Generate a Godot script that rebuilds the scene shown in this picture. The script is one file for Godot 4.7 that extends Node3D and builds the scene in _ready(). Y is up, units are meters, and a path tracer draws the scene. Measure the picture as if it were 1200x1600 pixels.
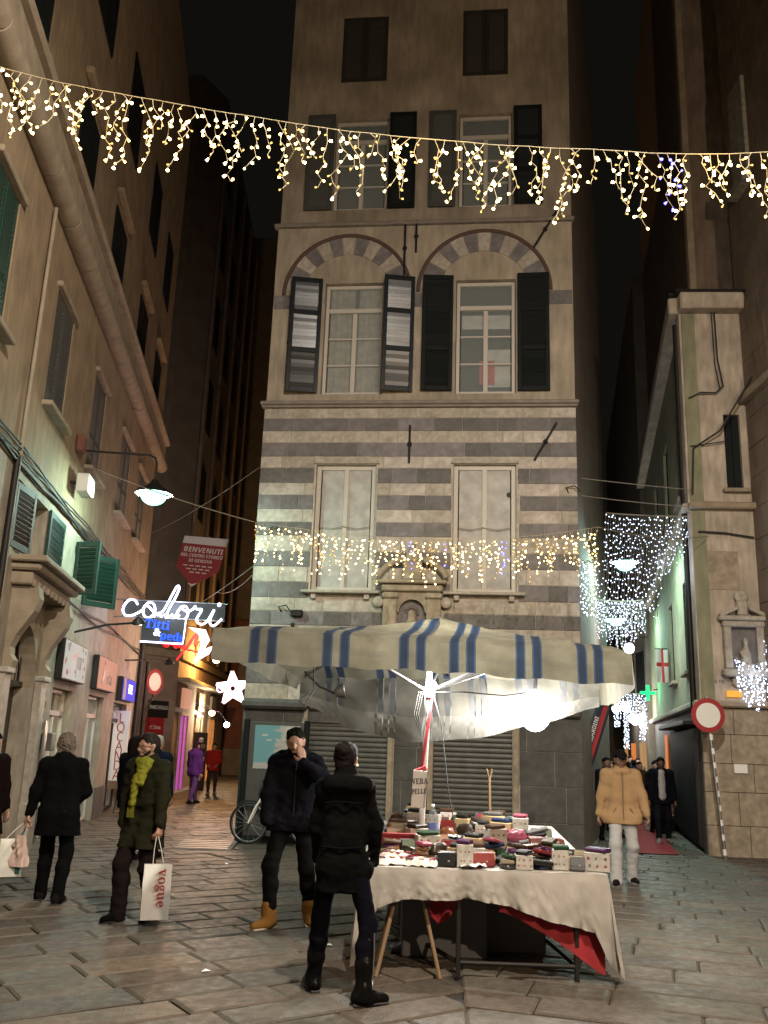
extends Node3D

# ---------------------------------------------------------------- geometry
class Geo:
	var v := PackedVector3Array()
	var n := PackedVector3Array()
	var c := PackedColorArray()
	var i := PackedInt32Array()
	var uv := PackedVector2Array()
	var col := Color.WHITE
	func tri(a: Vector3, b: Vector3, d: Vector3) -> void:
		var m := (b - a).cross(d - a).normalized()
		var s := v.size()
		v.append(a); v.append(b); v.append(d)
		for k in 3:
			n.append(m); c.append(col); uv.append(Vector2.ZERO)
		i.append(s); i.append(s + 2); i.append(s + 1)
	func quad(a: Vector3, b: Vector3, d: Vector3, e: Vector3) -> void:
		var m := (d - a).cross(e - b).normalized()
		var s := v.size()
		v.append(a); v.append(b); v.append(d); v.append(e)
		for k in 4:
			n.append(m); c.append(col)
		uv.append(Vector2(0, 1)); uv.append(Vector2(1, 1)); uv.append(Vector2(1, 0)); uv.append(Vector2(0, 0))
		for k in [0, 2, 1, 0, 3, 2]:
			i.append(s + k)
	func tri_out(a: Vector3, b: Vector3, d: Vector3, o: Vector3) -> void:
		if (b - a).cross(d - a).dot(a + b + d - o * 3.0) < 0.0:
			tri(a, d, b)
		else:
			tri(a, b, d)
	func quad_out(a: Vector3, b: Vector3, d: Vector3, e: Vector3, o: Vector3) -> void:
		if (d - a).cross(e - b).dot(a + b + d + e - o * 4.0) < 0.0:
			quad(a, e, d, b)
		else:
			quad(a, b, d, e)
	func box(o: Vector3, size: Vector3, b := Basis()) -> void:
		var h := size * 0.5
		var p := []
		for k in 8:
			p.append(o + b * Vector3(h.x * (1 if k & 1 else -1), h.y * (1 if k & 2 else -1), h.z * (1 if k & 4 else -1)))
		for f in [[4, 5, 7, 6], [1, 0, 2, 3], [5, 1, 3, 7], [0, 4, 6, 2], [6, 7, 3, 2], [0, 1, 5, 4]]:
			quad(p[f[0]], p[f[1]], p[f[2]], p[f[3]])
	func span(a: Vector3, b: Vector3) -> void:
		box((a + b) * 0.5, (b - a).abs())
	func cbox(o: Vector3, size: Vector3, ch: float, b := Basis()) -> void:
		var h := size * 0.5
		ch = minf(ch, 0.45 * minf(size.x, minf(size.y, size.z)))
		var p := {}
		for k in 8:
			var s := Vector3(1 if k & 1 else -1, 1 if k & 2 else -1, 1 if k & 4 else -1)
			for a in 3:
				var q := h - Vector3.ONE * ch
				q[a] = h[a]
				p[k * 3 + a] = o + b * (q * s)
		for a in 3:
			var b1 := 1 << ((a + 1) % 3)
			var b2 := 1 << ((a + 2) % 3)
			for s in 2:
				var base: int = (1 << a) * s
				quad_out(p[base * 3 + a], p[(base | b1) * 3 + a], p[(base | b1 | b2) * 3 + a], p[(base | b2) * 3 + a], o)
			# edges along axis a
			for s1 in 2:
				for s2 in 2:
					var k0: int = b1 * s1 + b2 * s2
					var k1: int = k0 | (1 << a)
					var x1 := (a + 1) % 3
					var x2 := (a + 2) % 3
					quad_out(p[k0 * 3 + x1], p[k1 * 3 + x1], p[k1 * 3 + x2], p[k0 * 3 + x2], o)
		for k in 8:
			tri_out(p[k * 3], p[k * 3 + 1], p[k * 3 + 2], o)
	func tube(path: Array, r: float, seg := 6, r2 := -1.0, caps := true) -> void:
		if r2 < 0.0: r2 = r
		var m := path.size()
		var t0: Vector3 = (path[1] - path[0]).normalized()
		var side := t0.cross(Vector3.UP)
		if side.length() < 0.1: side = t0.cross(Vector3.RIGHT)
		side = side.normalized()
		var s := v.size()
		for k in m:
			var t: Vector3 = (path[mini(k + 1, m - 1)] - path[maxi(k - 1, 0)]).normalized()
			side = (side - t * side.dot(t)).normalized()
			var up := t.cross(side)
			var rr := lerpf(r, r2, float(k) / (m - 1))
			for q in seg:
				var an := TAU * q / seg
				var d := side * cos(an) + up * sin(an)
				v.append(path[k] + d * rr); n.append(d); c.append(col); uv.append(Vector2(float(q) / seg, float(k) / m))
		for k in m - 1:
			for q in seg:
				var a := s + k * seg + q
				var b := s + k * seg + (q + 1) % seg
				for w in [a, b + seg, b, a, a + seg, b + seg]:
					i.append(w)
		if caps:
			for e in 2:
				var k0 := s + (m - 1) * seg * e
				var nn: Vector3 = (path[m - 1] - path[m - 2]).normalized() if e else (path[0] - path[1]).normalized()
				var s2 := v.size()
				for q in seg:
					v.append(v[k0 + q]); n.append(nn); c.append(col); uv.append(Vector2.ZERO)
				for q in range(1, seg - 1):
					if e:
						i.append(s2); i.append(s2 + q + 1); i.append(s2 + q)
					else:
						i.append(s2); i.append(s2 + q); i.append(s2 + q + 1)
	func lathe(prof: Array, seg := 12, x := Transform3D()) -> void:
		# profile of Vector2(radius, height) from bottom to top
		var s := v.size()
		for k in prof.size():
			var pa: Vector2 = prof[maxi(k - 1, 0)]
			var pb: Vector2 = prof[mini(k + 1, prof.size() - 1)]
			var d := pb - pa
			for q in seg:
				var an := TAU * q / seg
				var e := Vector3(cos(an), 0, sin(an))
				v.append(x * (e * prof[k].x + Vector3(0, prof[k].y, 0)))
				n.append((x.basis * (e * d.y - Vector3(0, d.x, 0))).normalized())
				c.append(col); uv.append(Vector2(float(q) / seg, float(k) / prof.size()))
		for k in prof.size() - 1:
			for q in seg:
				var a := s + k * seg + q
				var b := s + k * seg + (q + 1) % seg
				for w in [a, b, b + seg, a, b + seg, a + seg]:
					i.append(w)
	func prism(poly: PackedVector2Array, depth: float, x := Transform3D()) -> void:
		if Geometry2D.is_polygon_clockwise(poly): poly.reverse()
		var t := Geometry2D.triangulate_polygon(poly)
		for k in range(0, t.size(), 3):
			var a := poly[t[k]]; var b := poly[t[k + 1]]; var d := poly[t[k + 2]]
			if (b - a).cross(d - a) < 0.0:
				var w := b; b = d; d = w
			tri(x * Vector3(a.x, a.y, depth), x * Vector3(b.x, b.y, depth), x * Vector3(d.x, d.y, depth))
			tri(x * Vector3(a.x, a.y, 0), x * Vector3(d.x, d.y, 0), x * Vector3(b.x, b.y, 0))
		for k in poly.size():
			var a := poly[k]; var b := poly[(k + 1) % poly.size()]
			quad(x * Vector3(a.x, a.y, 0), x * Vector3(b.x, b.y, 0), x * Vector3(b.x, b.y, depth), x * Vector3(a.x, a.y, depth))
	func sheet(pts: Array, w: int, uvs := true) -> void:
		# smooth grid of points, w per row
		var rows := pts.size() / w
		var s := v.size()
		for r in rows:
			for q in w:
				var dx: Vector3 = pts[r * w + mini(q + 1, w - 1)] - pts[r * w + maxi(q - 1, 0)]
				var dy: Vector3 = pts[mini(r + 1, rows - 1) * w + q] - pts[maxi(r - 1, 0) * w + q]
				v.append(pts[r * w + q]); n.append(dy.cross(dx).normalized()); c.append(col)
				uv.append(Vector2(float(q) / (w - 1), float(r) / (rows - 1)))
		for r in rows - 1:
			for q in w - 1:
				var a := s + r * w + q
				for k in [a, a + 1, a + w + 1, a, a + w + 1, a + w]:
					i.append(k)
	func ball(o: Vector3, r: Vector3, seg := 10, rings := 6, b := Basis()) -> void:
		var prof := []
		for k in rings + 1:
			var an := PI * k / rings - PI / 2
			prof.append(Vector2(maxf(cos(an), 0.001), sin(an)))
		lathe(prof, seg, Transform3D(b * Basis.from_scale(r), o))
	func mesh() -> ArrayMesh:
		var a := []
		a.resize(Mesh.ARRAY_MAX)
		a[Mesh.ARRAY_VERTEX] = v; a[Mesh.ARRAY_NORMAL] = n; a[Mesh.ARRAY_COLOR] = c; a[Mesh.ARRAY_TEX_UV] = uv; a[Mesh.ARRAY_INDEX] = i
		var m := ArrayMesh.new()
		m.add_surface_from_arrays(Mesh.PRIMITIVE_TRIANGLES, a)
		return m

# ---------------------------------------------------------------- naming
var used := {}
var cam: Camera3D
var rng := RandomNumberGenerator.new()
var M := {}
var T := {}
var noise := FastNoiseLite.new()

func numbered(called: String) -> String:
	var k: int = used.get(called, 0)
	used[called] = k + 1
	return called if k == 0 else "%s_%03d" % [called, k]

func tag(o: Node3D, label: String, category: String, group := "") -> void:
	o.set_meta("label", label)
	o.set_meta("category", category)
	if group: o.set_meta("group", group)

func thing(called: String, label: String, category: String, at := Vector3.ZERO, turn := 0.0, group := "") -> Node3D:
	var o := Node3D.new()
	o.name = numbered(called)
	add_child(o)
	o.position = at
	o.rotation.y = turn
	tag(o, label, category, group)
	return o

func part(parent: Node3D, called: String, g: Variant, m: Material, at := Vector3.ZERO, b := Basis()) -> MeshInstance3D:
	var o := MeshInstance3D.new()
	var k: int = parent.get_meta("n_" + called, 0) if parent != self else 0
	if parent == self:
		o.name = numbered(called)
	else:
		parent.set_meta("n_" + called, k + 1)
		o.name = called if k == 0 else "%s_%03d" % [called, k]
	o.mesh = g.mesh() if g is Geo else g
	o.material_override = m
	o.transform = Transform3D(b, at)
	parent.add_child(o)
	return o

func struct(called: String, g: Variant, m: Material, at := Vector3.ZERO) -> MeshInstance3D:
	var o := part(self, called, g, m, at)
	o.set_meta("kind", "structure")
	return o

var unit_box: ArrayMesh
func pbox(parent: Node3D, called: String, o: Vector3, size: Vector3, m: Material, ch := 0.006, b := Basis()) -> MeshInstance3D:
	var g := Geo.new()
	if ch > 0.0: g.cbox(Vector3.ZERO, size, ch)
	else: g.box(Vector3.ZERO, size)
	return part(parent, called, g, m, o, b)

func text(parent: Node3D, called: String, s: String, size: float, m: Material, at: Vector3, b := Basis(), font := "Droid Sans", bold := false, depth := 0.004, stretch := 1.0) -> MeshInstance3D:
	var f := SystemFont.new()
	f.font_names = PackedStringArray([font])
	if bold: f.font_weight = 700
	var t := TextMesh.new()
	t.text = s
	t.font = f
	t.font_size = 32
	t.pixel_size = size / 32.0
	t.depth = depth
	t.curve_step = 2.0
	return part(parent, called, t, m, at, b * Basis.from_scale(Vector3(stretch, 1, 1)))

func gy(z: float) -> float:
	var t := clampf((-z - 10.0) / 16.0, 0, 1)
	return -0.25 * t * t * (3.0 - 2.0 * t)

# ---------------------------------------------------------------- materials
func noise_tex(key: String, freq: float, lo: float, hi: float, octaves := 4, size := 512, sd := 1, type := FastNoiseLite.TYPE_SIMPLEX_SMOOTH) -> void:
	var f := FastNoiseLite.new()
	f.seed = sd
	f.frequency = freq
	f.noise_type = type
	f.fractal_octaves = octaves
	var t := NoiseTexture2D.new()
	t.width = size; t.height = size
	t.seamless = true
	t.noise = f
	var r := Gradient.new()
	r.set_color(0, Color(lo, lo, lo)); r.set_color(1, Color(hi, hi, hi))
	t.color_ramp = r
	T[key] = t

func mt(key: String, r: float, g: float, b: float, rough := 0.8, tex := "", size := 1.0, bump := 0.0, world := true, metal := 0.0) -> StandardMaterial3D:
	var m := StandardMaterial3D.new()
	m.resource_name = key
	m.albedo_color = Color(r, g, b).linear_to_srgb()
	m.roughness = rough
	m.metallic = metal
	if tex:
		m.albedo_texture = T[tex]
		m.uv1_triplanar = true
		m.uv1_world_triplanar = world
		m.uv1_scale = Vector3.ONE / size
		if bump > 0.0:
			m.heightmap_enabled = true
			m.heightmap_texture = T["fine"]
			m.heightmap_scale = bump
	M[key] = m
	return m

func layer(key: String, tex: String, size: float, tall := 1.0) -> void:
	var m: StandardMaterial3D = M[key]
	m.detail_enabled = true
	m.detail_blend_mode = BaseMaterial3D.BLEND_MODE_MUL
	m.detail_albedo = T[tex]
	m.detail_uv_layer = BaseMaterial3D.DETAIL_UV_2
	m.uv2_triplanar = true
	m.uv2_world_triplanar = m.uv1_world_triplanar
	m.uv2_scale = v3(1.0, 1.0 / tall, 1.0) / size

func em(key: String, r: float, g: float, b: float, energy: float) -> StandardMaterial3D:
	var m := StandardMaterial3D.new()
	m.resource_name = key
	m.albedo_color = Color(0.2, 0.2, 0.2)
	m.emission_enabled = true
	m.emission = Color(r, g, b)
	m.emission_energy_multiplier = energy
	M[key] = m
	return m

func omni(called: String, at: Vector3, col: Color, e: float, size := 0.05) -> void:
	var l := OmniLight3D.new()
	l.name = numbered(called)
	l.position = at
	l.light_color = col
	l.light_energy = e
	l.light_size = size
	l.omni_range = 60.0
	l.omni_attenuation = 2.0
	l.shadow_enabled = true
	add_child(l)

func make_materials() -> void:
	noise_tex("cloud", 0.006, 0.72, 1.0, 5, 512, 3)
	noise_tex("stain", 0.010, 0.79, 1.0, 6, 512, 11)
	noise_tex("fine", 0.06, 0.78, 1.0, 4, 512, 7)
	noise_tex("vein", 0.014, 0.80, 1.0, 5, 512, 21)
	noise_tex("grain", 0.15, 0.7, 1.0, 2, 256, 5)
	noise_tex("patch", 0.02, 0.35, 1.0, 3, 256, 9)
	noise_tex("rough", 0.02, 0.46, 0.85, 4, 256, 19)
	noise_tex("streak", 0.02, 0.80, 1.0, 5, 512, 33)
	mt("plaster", 0.48, 0.41, 0.315, 0.9, "stain", 5.0, 1.0); layer("plaster", "streak", 1.6, 5.0)
	mt("plaster_top", 0.44, 0.37, 0.28, 0.9, "cloud", 6.0, 0.6); layer("plaster_top", "streak", 1.8, 5.0)
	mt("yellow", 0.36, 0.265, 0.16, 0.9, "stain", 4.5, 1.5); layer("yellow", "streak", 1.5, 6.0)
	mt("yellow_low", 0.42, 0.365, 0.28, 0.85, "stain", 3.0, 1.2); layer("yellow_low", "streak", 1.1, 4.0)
	mt("moulding", 0.42, 0.34, 0.24, 0.85, "stain", 2.0, 1.2); layer("moulding", "fine", 0.6)
	mt("pink", 0.40, 0.29, 0.24, 0.9, "stain", 3.5, 1.0); layer("pink", "fine", 1.0)
	mt("redhouse", 0.17, 0.065, 0.045, 0.9, "stain", 3.5, 1.0)
	mt("greyhouse", 0.16, 0.13, 0.10, 0.9, "stain", 5.0, 1.0)
	mt("brownhouse", 0.25, 0.185, 0.135, 0.9, "stain", 5.0, 1.0); layer("brownhouse", "streak", 1.6, 5.0)
	mt("beige", 0.60, 0.51, 0.41, 0.9, "stain", 4.0, 1.2); layer("beige", "streak", 1.3, 5.0)
	mt("greenwall", 0.33, 0.33, 0.21, 0.9, "stain", 4.0, 1.0); layer("greenwall", "streak", 1.5, 5.0)
	mt("sandstone", 0.46, 0.38, 0.28, 0.85, "vein", 1.2, 1.5); layer("sandstone", "stain", 2.0)
	mt("marble", 0.52, 0.47, 0.39, 0.6, "vein", 1.0, 0.4); layer("marble", "stain", 2.6)
	for k in 4:
		var q := 0.90 + 0.075 * k
		mt("light%d" % k, 0.55 * q, 0.49 * q, (0.405 + 0.01 * k) * q, 0.7, "vein", 0.9 + 0.1 * k, 0.5); layer("light%d" % k, "stain", 2.5)
		q = 0.80 + 0.19 * k
		mt("dark%d" % k, 0.175 * q, 0.160 * q, (0.152 + 0.004 * k) * q, 0.65, "vein", 0.8 + 0.15 * k, 0.5); layer("dark%d" % k, "stain", 2.2)
	mt("greystone", 0.105, 0.105, 0.098, 0.75, "vein", 1.3, 1.2); layer("greystone", "stain", 2.4)
	mt("ledge", 0.24, 0.21, 0.18, 0.8, "stain", 1.5, 0.8)
	mt("brick", 0.11, 0.065, 0.05, 0.9, "fine", 0.5, 1.0)
	mt("shutter_black", 0.009, 0.012, 0.013, 0.6, "fine", 0.4); M["shutter_black"].metallic_specular = 0.25
	mt("shutter_dark", 0.022, 0.019, 0.014, 0.7, "fine", 0.4)
	mt("shutter_gloss", 0.012, 0.016, 0.019, 0.31, "fine", 0.4)
	mt("shutter_green", 0.009, 0.042, 0.029, 0.5, "fine", 0.5)
	mt("shutter_grey", 0.06, 0.065, 0.06, 0.7, "fine", 0.5)
	mt("shutter_brown", 0.05, 0.028, 0.018, 0.7, "fine", 0.5)
	mt("frame", 0.56, 0.52, 0.46, 0.55, "fine", 0.7)
	mt("panel_white", 0.43, 0.42, 0.395, 0.6, "vein", 2.2)
	mt("curtain", 0.30, 0.28, 0.23, 0.9, "cloud", 0.8)
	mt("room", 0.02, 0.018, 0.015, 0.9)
	mt("iron", 0.02, 0.018, 0.016, 0.6, "", 1.0, 0, true, 0.6)
	mt("steel", 0.35, 0.35, 0.36, 0.35, "", 1.0, 0, true, 0.9)
	mt("white_metal", 0.6, 0.6, 0.58, 0.4)
	mt("roller", 0.115, 0.115, 0.105, 0.5, "stain", 1.5, 0, true, 0.3)
	mt("cable", 0.02, 0.02, 0.02, 0.7)
	mt("wire", 0.22, 0.20, 0.15, 0.7)
	mt("fairy_wire", 0.34, 0.30, 0.20, 0.6)
	mt("wood", 0.24, 0.15, 0.075, 0.7, "grain", 0.4)
	mt("door_wood", 0.06, 0.035, 0.02, 0.6, "grain", 0.6)
	mt("slab", 1, 1, 1, 0.5, "vein", 0.8, 2.2); layer("slab", "stain", 3.3)
	M["slab"].vertex_color_use_as_albedo = true
	M["slab"].roughness_texture = T["rough"]
	M["slab"].roughness = 1.0
	M["slab"].metallic_specular = 0.4
	mt("joint", 0.035, 0.032, 0.028, 0.95, "fine", 0.6)
	mt("carpet", 0.30, 0.012, 0.02, 0.95, "fine", 0.3)
	mt("black", 0.008, 0.008, 0.008, 0.6)
	mt("grey", 0.1, 0.1, 0.1, 0.7)
	mt("board_grey", 0.045, 0.047, 0.045, 0.6)
	mt("red", 0.30, 0.016, 0.02, 0.6)
	mt("white", 0.72, 0.72, 0.70, 0.5)
	mt("banner_white", 0.45, 0.42, 0.40, 0.8)
	mt("banner_red", 0.19, 0.016, 0.02, 0.8)
	mt("carton", 0.46, 0.43, 0.38, 0.6, "vein", 0.5)
	mt("ink", 0.03, 0.03, 0.05, 0.8)
	mt("plain", 1, 1, 1, 0.7); M["plain"].vertex_color_use_as_albedo = true
	mt("gloss", 1, 1, 1, 0.35); M["gloss"].vertex_color_use_as_albedo = true
	mt("skin", 1, 1, 1, 0.5, "fine", 0.12, 0, false); M["skin"].vertex_color_use_as_albedo = true; M["skin"].subsurf_scatter_enabled = true; M["skin"].subsurf_scatter_strength = 0.08
	mt("cloth", 1, 1, 1, 0.85, "fine", 0.25, 0.35, false); M["cloth"].vertex_color_use_as_albedo = true
	M["cloth"].metallic_specular = 0.16; M["cloth"].roughness = 0.95
	mt("hair", 1, 1, 1, 0.75, "grain", 0.05, 0.4, false); M["hair"].metallic_specular = 0.2; M["hair"].vertex_color_use_as_albedo = true
	mt("leather", 1, 1, 1, 0.28, "fine", 0.15, 0.1, false); M["leather"].vertex_color_use_as_albedo = true
	mt("boot_leather", 1, 1, 1, 0.30, "fine", 0.15, 0.15, false); M["boot_leather"].vertex_color_use_as_albedo = true; M["boot_leather"].metallic_specular = 0.22
	mt("canvas", 1, 1, 1, 0.85, "cloud", 1.1); M["canvas"].vertex_color_use_as_albedo = true
	M["canvas"].backlight_enabled = true; M["canvas"].backlight = Color(0.8, 0.8, 0.76)
	layer("canvas", "fine", 0.25)
	mt("tablecloth", 0.50, 0.46, 0.41, 0.9, "vein", 2.5, 0.0); layer("tablecloth", "fine", 0.12)
	mt("redcloth", 0.33, 0.012, 0.02, 0.8, "cloud", 0.7)
	var gl := mt("glass", 1, 1, 1, 0.05)
	gl.transparency = BaseMaterial3D.TRANSPARENCY_ALPHA
	gl.albedo_color = Color(0.8, 0.85, 0.85, 0.12)
	em("bulb_warm", 1.0, 0.84, 0.50, 9.0)
	em("bulb_warm_dim", 1.0, 0.80, 0.42, 2.2)
	em("bulb_warm_hot", 1.0, 0.88, 0.6, 16.0)
	em("bulb_cool", 0.30, 0.30, 1.0, 14.0)
	em("bulb_white", 0.82, 0.88, 1.0, 7.0)
	em("lamp_green", 0.66, 1.0, 0.93, 2.6)
	em("lamp_white", 1.0, 0.98, 0.95, 20.0)
	em("lamp_warm", 1.0, 0.85, 0.6, 8.0)
	em("neon_white", 0.86, 0.88, 1.0, 4.0)
	em("neon_blue", 0.02, 0.30, 1.0, 2.2)
	em("neon_red", 1.0, 0.04, 0.06, 1.6)
	em("neon_pink", 1.0, 0.80, 0.82, 3.5)
	em("neon_green", 0.0, 0.9, 0.45, 1.8)
	em("glow_warm", 1.0, 0.80, 0.5, 0.9)
	em("glow_dim", 1.0, 0.75, 0.45, 0.35)
	em("glow_cool", 0.62, 0.95, 1.0, 0.55)
	em("glow_sign", 1.0, 0.68, 0.55, 0.5)
	em("glow_blue", 0.08, 0.09, 0.85, 0.9)
	em("glow_white", 1.0, 0.95, 0.9, 0.42)
	em("glow_magenta", 0.95, 0.35, 0.85, 0.5)
	em("glow_orange", 1.0, 0.55, 0.2, 0.6)
	em("glow_yellow", 1.0, 0.7, 0.2, 0.9)

# ---------------------------------------------------------------- blobs: bodies, clothes
func blob(g: Geo, prims: Array, cell: float, k: float, cuts := [], namp := 0.0, nfreq := 9.0) -> void:
	# prims: [a, b, ra, rb]; cuts: [a, b, ra, rb] removed, or [point, normal] half spaces removed on the side of the normal
	var mg := 3.2 / k + cell * 1.5
	var lo := Vector3.ONE * 1e6
	var hi := -lo
	for p in prims:
		var r: float = maxf(p[2], p[3]) + mg
		lo = lo.min(p[0] - Vector3.ONE * r).min(p[1] - Vector3.ONE * r)
		hi = hi.max(p[0] + Vector3.ONE * r).max(p[1] + Vector3.ONE * r)
	var nx := int((hi.x - lo.x) / cell) + 2
	var ny := int((hi.y - lo.y) / cell) + 2
	var nz := int((hi.z - lo.z) / cell) + 2
	var total := nx * ny * nz
	var f := PackedFloat32Array()
	f.resize(total)
	for p in prims:
		var a: Vector3 = p[0]
		var ab: Vector3 = p[1] - a
		var l2 := maxf(ab.length_squared(), 1e-9)
		var ra: float = p[2]
		var dr: float = p[3] - ra
		var r := maxf(p[2], p[3]) + mg
		var b0: Vector3 = ((a.min(p[1]) - Vector3.ONE * r - lo) / cell).floor().max(Vector3.ZERO)
		var b1: Vector3 = ((a.max(p[1]) + Vector3.ONE * r - lo) / cell).ceil()
		var x1 := mini(int(b1.x), nx - 1)
		for z in range(int(b0.z), mini(int(b1.z), nz - 1) + 1):
			for y in range(int(b0.y), mini(int(b1.y), ny - 1) + 1):
				var q := lo + Vector3(b0.x, y, z) * cell - a
				var at := (z * ny + y) * nx
				for x in range(int(b0.x), x1 + 1):
					var t := clampf(q.dot(ab) / l2, 0.0, 1.0)
					var d := (q - ab * t).length() - ra - dr * t
					if d < mg:
						f[at + x] += exp(-k * d)
					q.x += cell
	var inside := PackedByteArray()
	inside.resize(total)
	for z in nz:
		for y in ny:
			var at := (z * ny + y) * nx
			for x in nx:
				var s := f[at + x]
				if s <= 1e-6:
					f[at + x] = mg
					continue
				var d := -log(s) / k
				var p := lo + Vector3(x, y, z) * cell
				if namp > 0.0 and absf(d) < cell * 3.0:
					d += namp * noise.get_noise_3d(p.x * nfreq, p.y * nfreq * 1.4, p.z * nfreq)
				for cu in cuts:
					if cu.size() == 2:
						d = maxf(d, (p - cu[0]).dot(cu[1]))
					else:
						var ab: Vector3 = cu[1] - cu[0]
						var t := clampf((p - cu[0]).dot(ab) / maxf(ab.length_squared(), 1e-9), 0, 1)
						d = maxf(d, lerpf(cu[2], cu[3], t) - (p - cu[0] - ab * t).length())
				f[at + x] = d
				if d < 0.0: inside[at + x] = 1
	var ids := PackedInt32Array()
	ids.resize(total)
	ids.fill(-1)
	var base := g.v.size()
	var sxy := nx * ny
	var off := [0, 1, nx, nx + 1, sxy, sxy + 1, sxy + nx, sxy + nx + 1]
	var pairs := [[0, 1], [2, 3], [4, 5], [6, 7], [0, 2], [1, 3], [4, 6], [5, 7], [0, 4], [1, 5], [2, 6], [3, 7]]
	for z in nz - 1:
		for y in ny - 1:
			var at := (z * ny + y) * nx
			for x in nx - 1:
				var o := at + x
				var s := inside[o] + inside[o + 1] + inside[o + nx] + inside[o + nx + 1] + inside[o + sxy] + inside[o + sxy + 1] + inside[o + sxy + nx] + inside[o + sxy + nx + 1]
				if s == 0 or s == 8: continue
				var acc := Vector3.ZERO
				var cnt := 0
				for e in pairs:
					var o0: int = o + off[e[0]]
					var o1: int = o + off[e[1]]
					if inside[o0] != inside[o1]:
						var t := f[o0] / (f[o0] - f[o1])
						var p0 := Vector3(e[0] & 1, (e[0] >> 1) & 1, e[0] >> 2)
						var p1 := Vector3(e[1] & 1, (e[1] >> 1) & 1, e[1] >> 2)
						acc += p0.lerp(p1, t)
						cnt += 1
				ids[o] = g.v.size()
				g.v.append(lo + (Vector3(x, y, z) + acc / cnt) * cell)
				g.n.append(Vector3.ZERO)
				g.c.append(g.col)
				g.uv.append(Vector2.ZERO)
	for z in range(1, nz - 1):
		for y in range(1, ny - 1):
			var at := (z * ny + y) * nx
			for x in range(1, nx - 1):
				var o := at + x
				var s := inside[o]
				if s != inside[o + 1]: _face(g, ids[o - nx - sxy], ids[o - sxy], ids[o], ids[o - nx], s == 1)
				if s != inside[o + nx]: _face(g, ids[o - 1 - sxy], ids[o - 1], ids[o], ids[o - sxy], s == 1)
				if s != inside[o + sxy]: _face(g, ids[o - 1 - nx], ids[o - nx], ids[o], ids[o - 1], s == 1)
	for q in range(base, g.v.size()):
		g.n[q] = g.n[q].normalized()

func _face(g: Geo, a: int, b: int, c: int, d: int, flip: bool) -> void:
	if a < 0 or b < 0 or c < 0 or d < 0: return
	if not flip:
		var t := b; b = d; d = t
	var m := (g.v[c] - g.v[a]).cross(g.v[d] - g.v[b])
	for q in [a, b, c, d]: g.n[q] += m
	for q in [a, c, b, a, d, c]: g.i.append(q)

func v3(x: float, y: float, z: float) -> Vector3:
	return Vector3(x, y, z)

func ik(a: Vector3, t: Vector3, l1: float, l2: float, pole: Vector3) -> Array:
	var d := t - a
	var l := minf(d.length(), (l1 + l2) * 0.999)
	d = d.normalized()
	var e := a + d * l
	var x := (l1 * l1 - l2 * l2 + l * l) / (2.0 * l)
	var h := sqrt(maxf(l1 * l1 - x * x, 0.0))
	var p := (pole - d * pole.dot(d)).normalized()
	return [a + d * x + p * h, e]

# ---------------------------------------------------------------- people
func hand(g: Geo, w: Vector3, along: Vector3, palm: Vector3, thumb_side: float, curl: float, cell: float, s: float) -> void:
	# w wrist, along fingers direction, palm normal (the side the fingers curl to)
	var side := along.cross(palm).normalized() * thumb_side
	palm = side.cross(along).normalized() * thumb_side
	var pr := []
	for q in 4:
		var o := (q - 1.5) * 0.019 * s
		var k0: Vector3 = w + along * (0.085 - absf(q - 1.2) * 0.006) * s - side * o
		pr.append([w + along * 0.012 * s - side * o * 0.6, k0, 0.0125 * s, 0.0105 * s])
		var ln: float = [0.068, 0.076, 0.070, 0.054][q] * s
		var dirv := along
		var p := k0
		for j in 3:
			dirv = (dirv + palm * curl * (0.55 + 0.15 * q)).normalized()
			var e: Vector3 = p + dirv * ln * [0.45, 0.3, 0.25][j]
			pr.append([p, e, (0.0092 - 0.0008 * j) * s, (0.0086 - 0.0008 * j) * s])
			p = e
	var t0 := w + along * 0.025 * s + side * 0.026 * s
	var t1 := t0 + (along * 0.6 + side * 0.75 + palm * 0.3).normalized() * 0.042 * s
	var t2 := t1 + (along * 0.85 + side * 0.2 + palm * (0.3 + curl)).normalized() * 0.034 * s
	pr.append([t0 - along * 0.01 * s - side * 0.008 * s, t1, 0.0135 * s, 0.0105 * s])
	pr.append([t1, t2, 0.010 * s, 0.0085 * s])
	blob(g, pr, cell, 170.0 if cell < 0.006 else 110.0)

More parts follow.
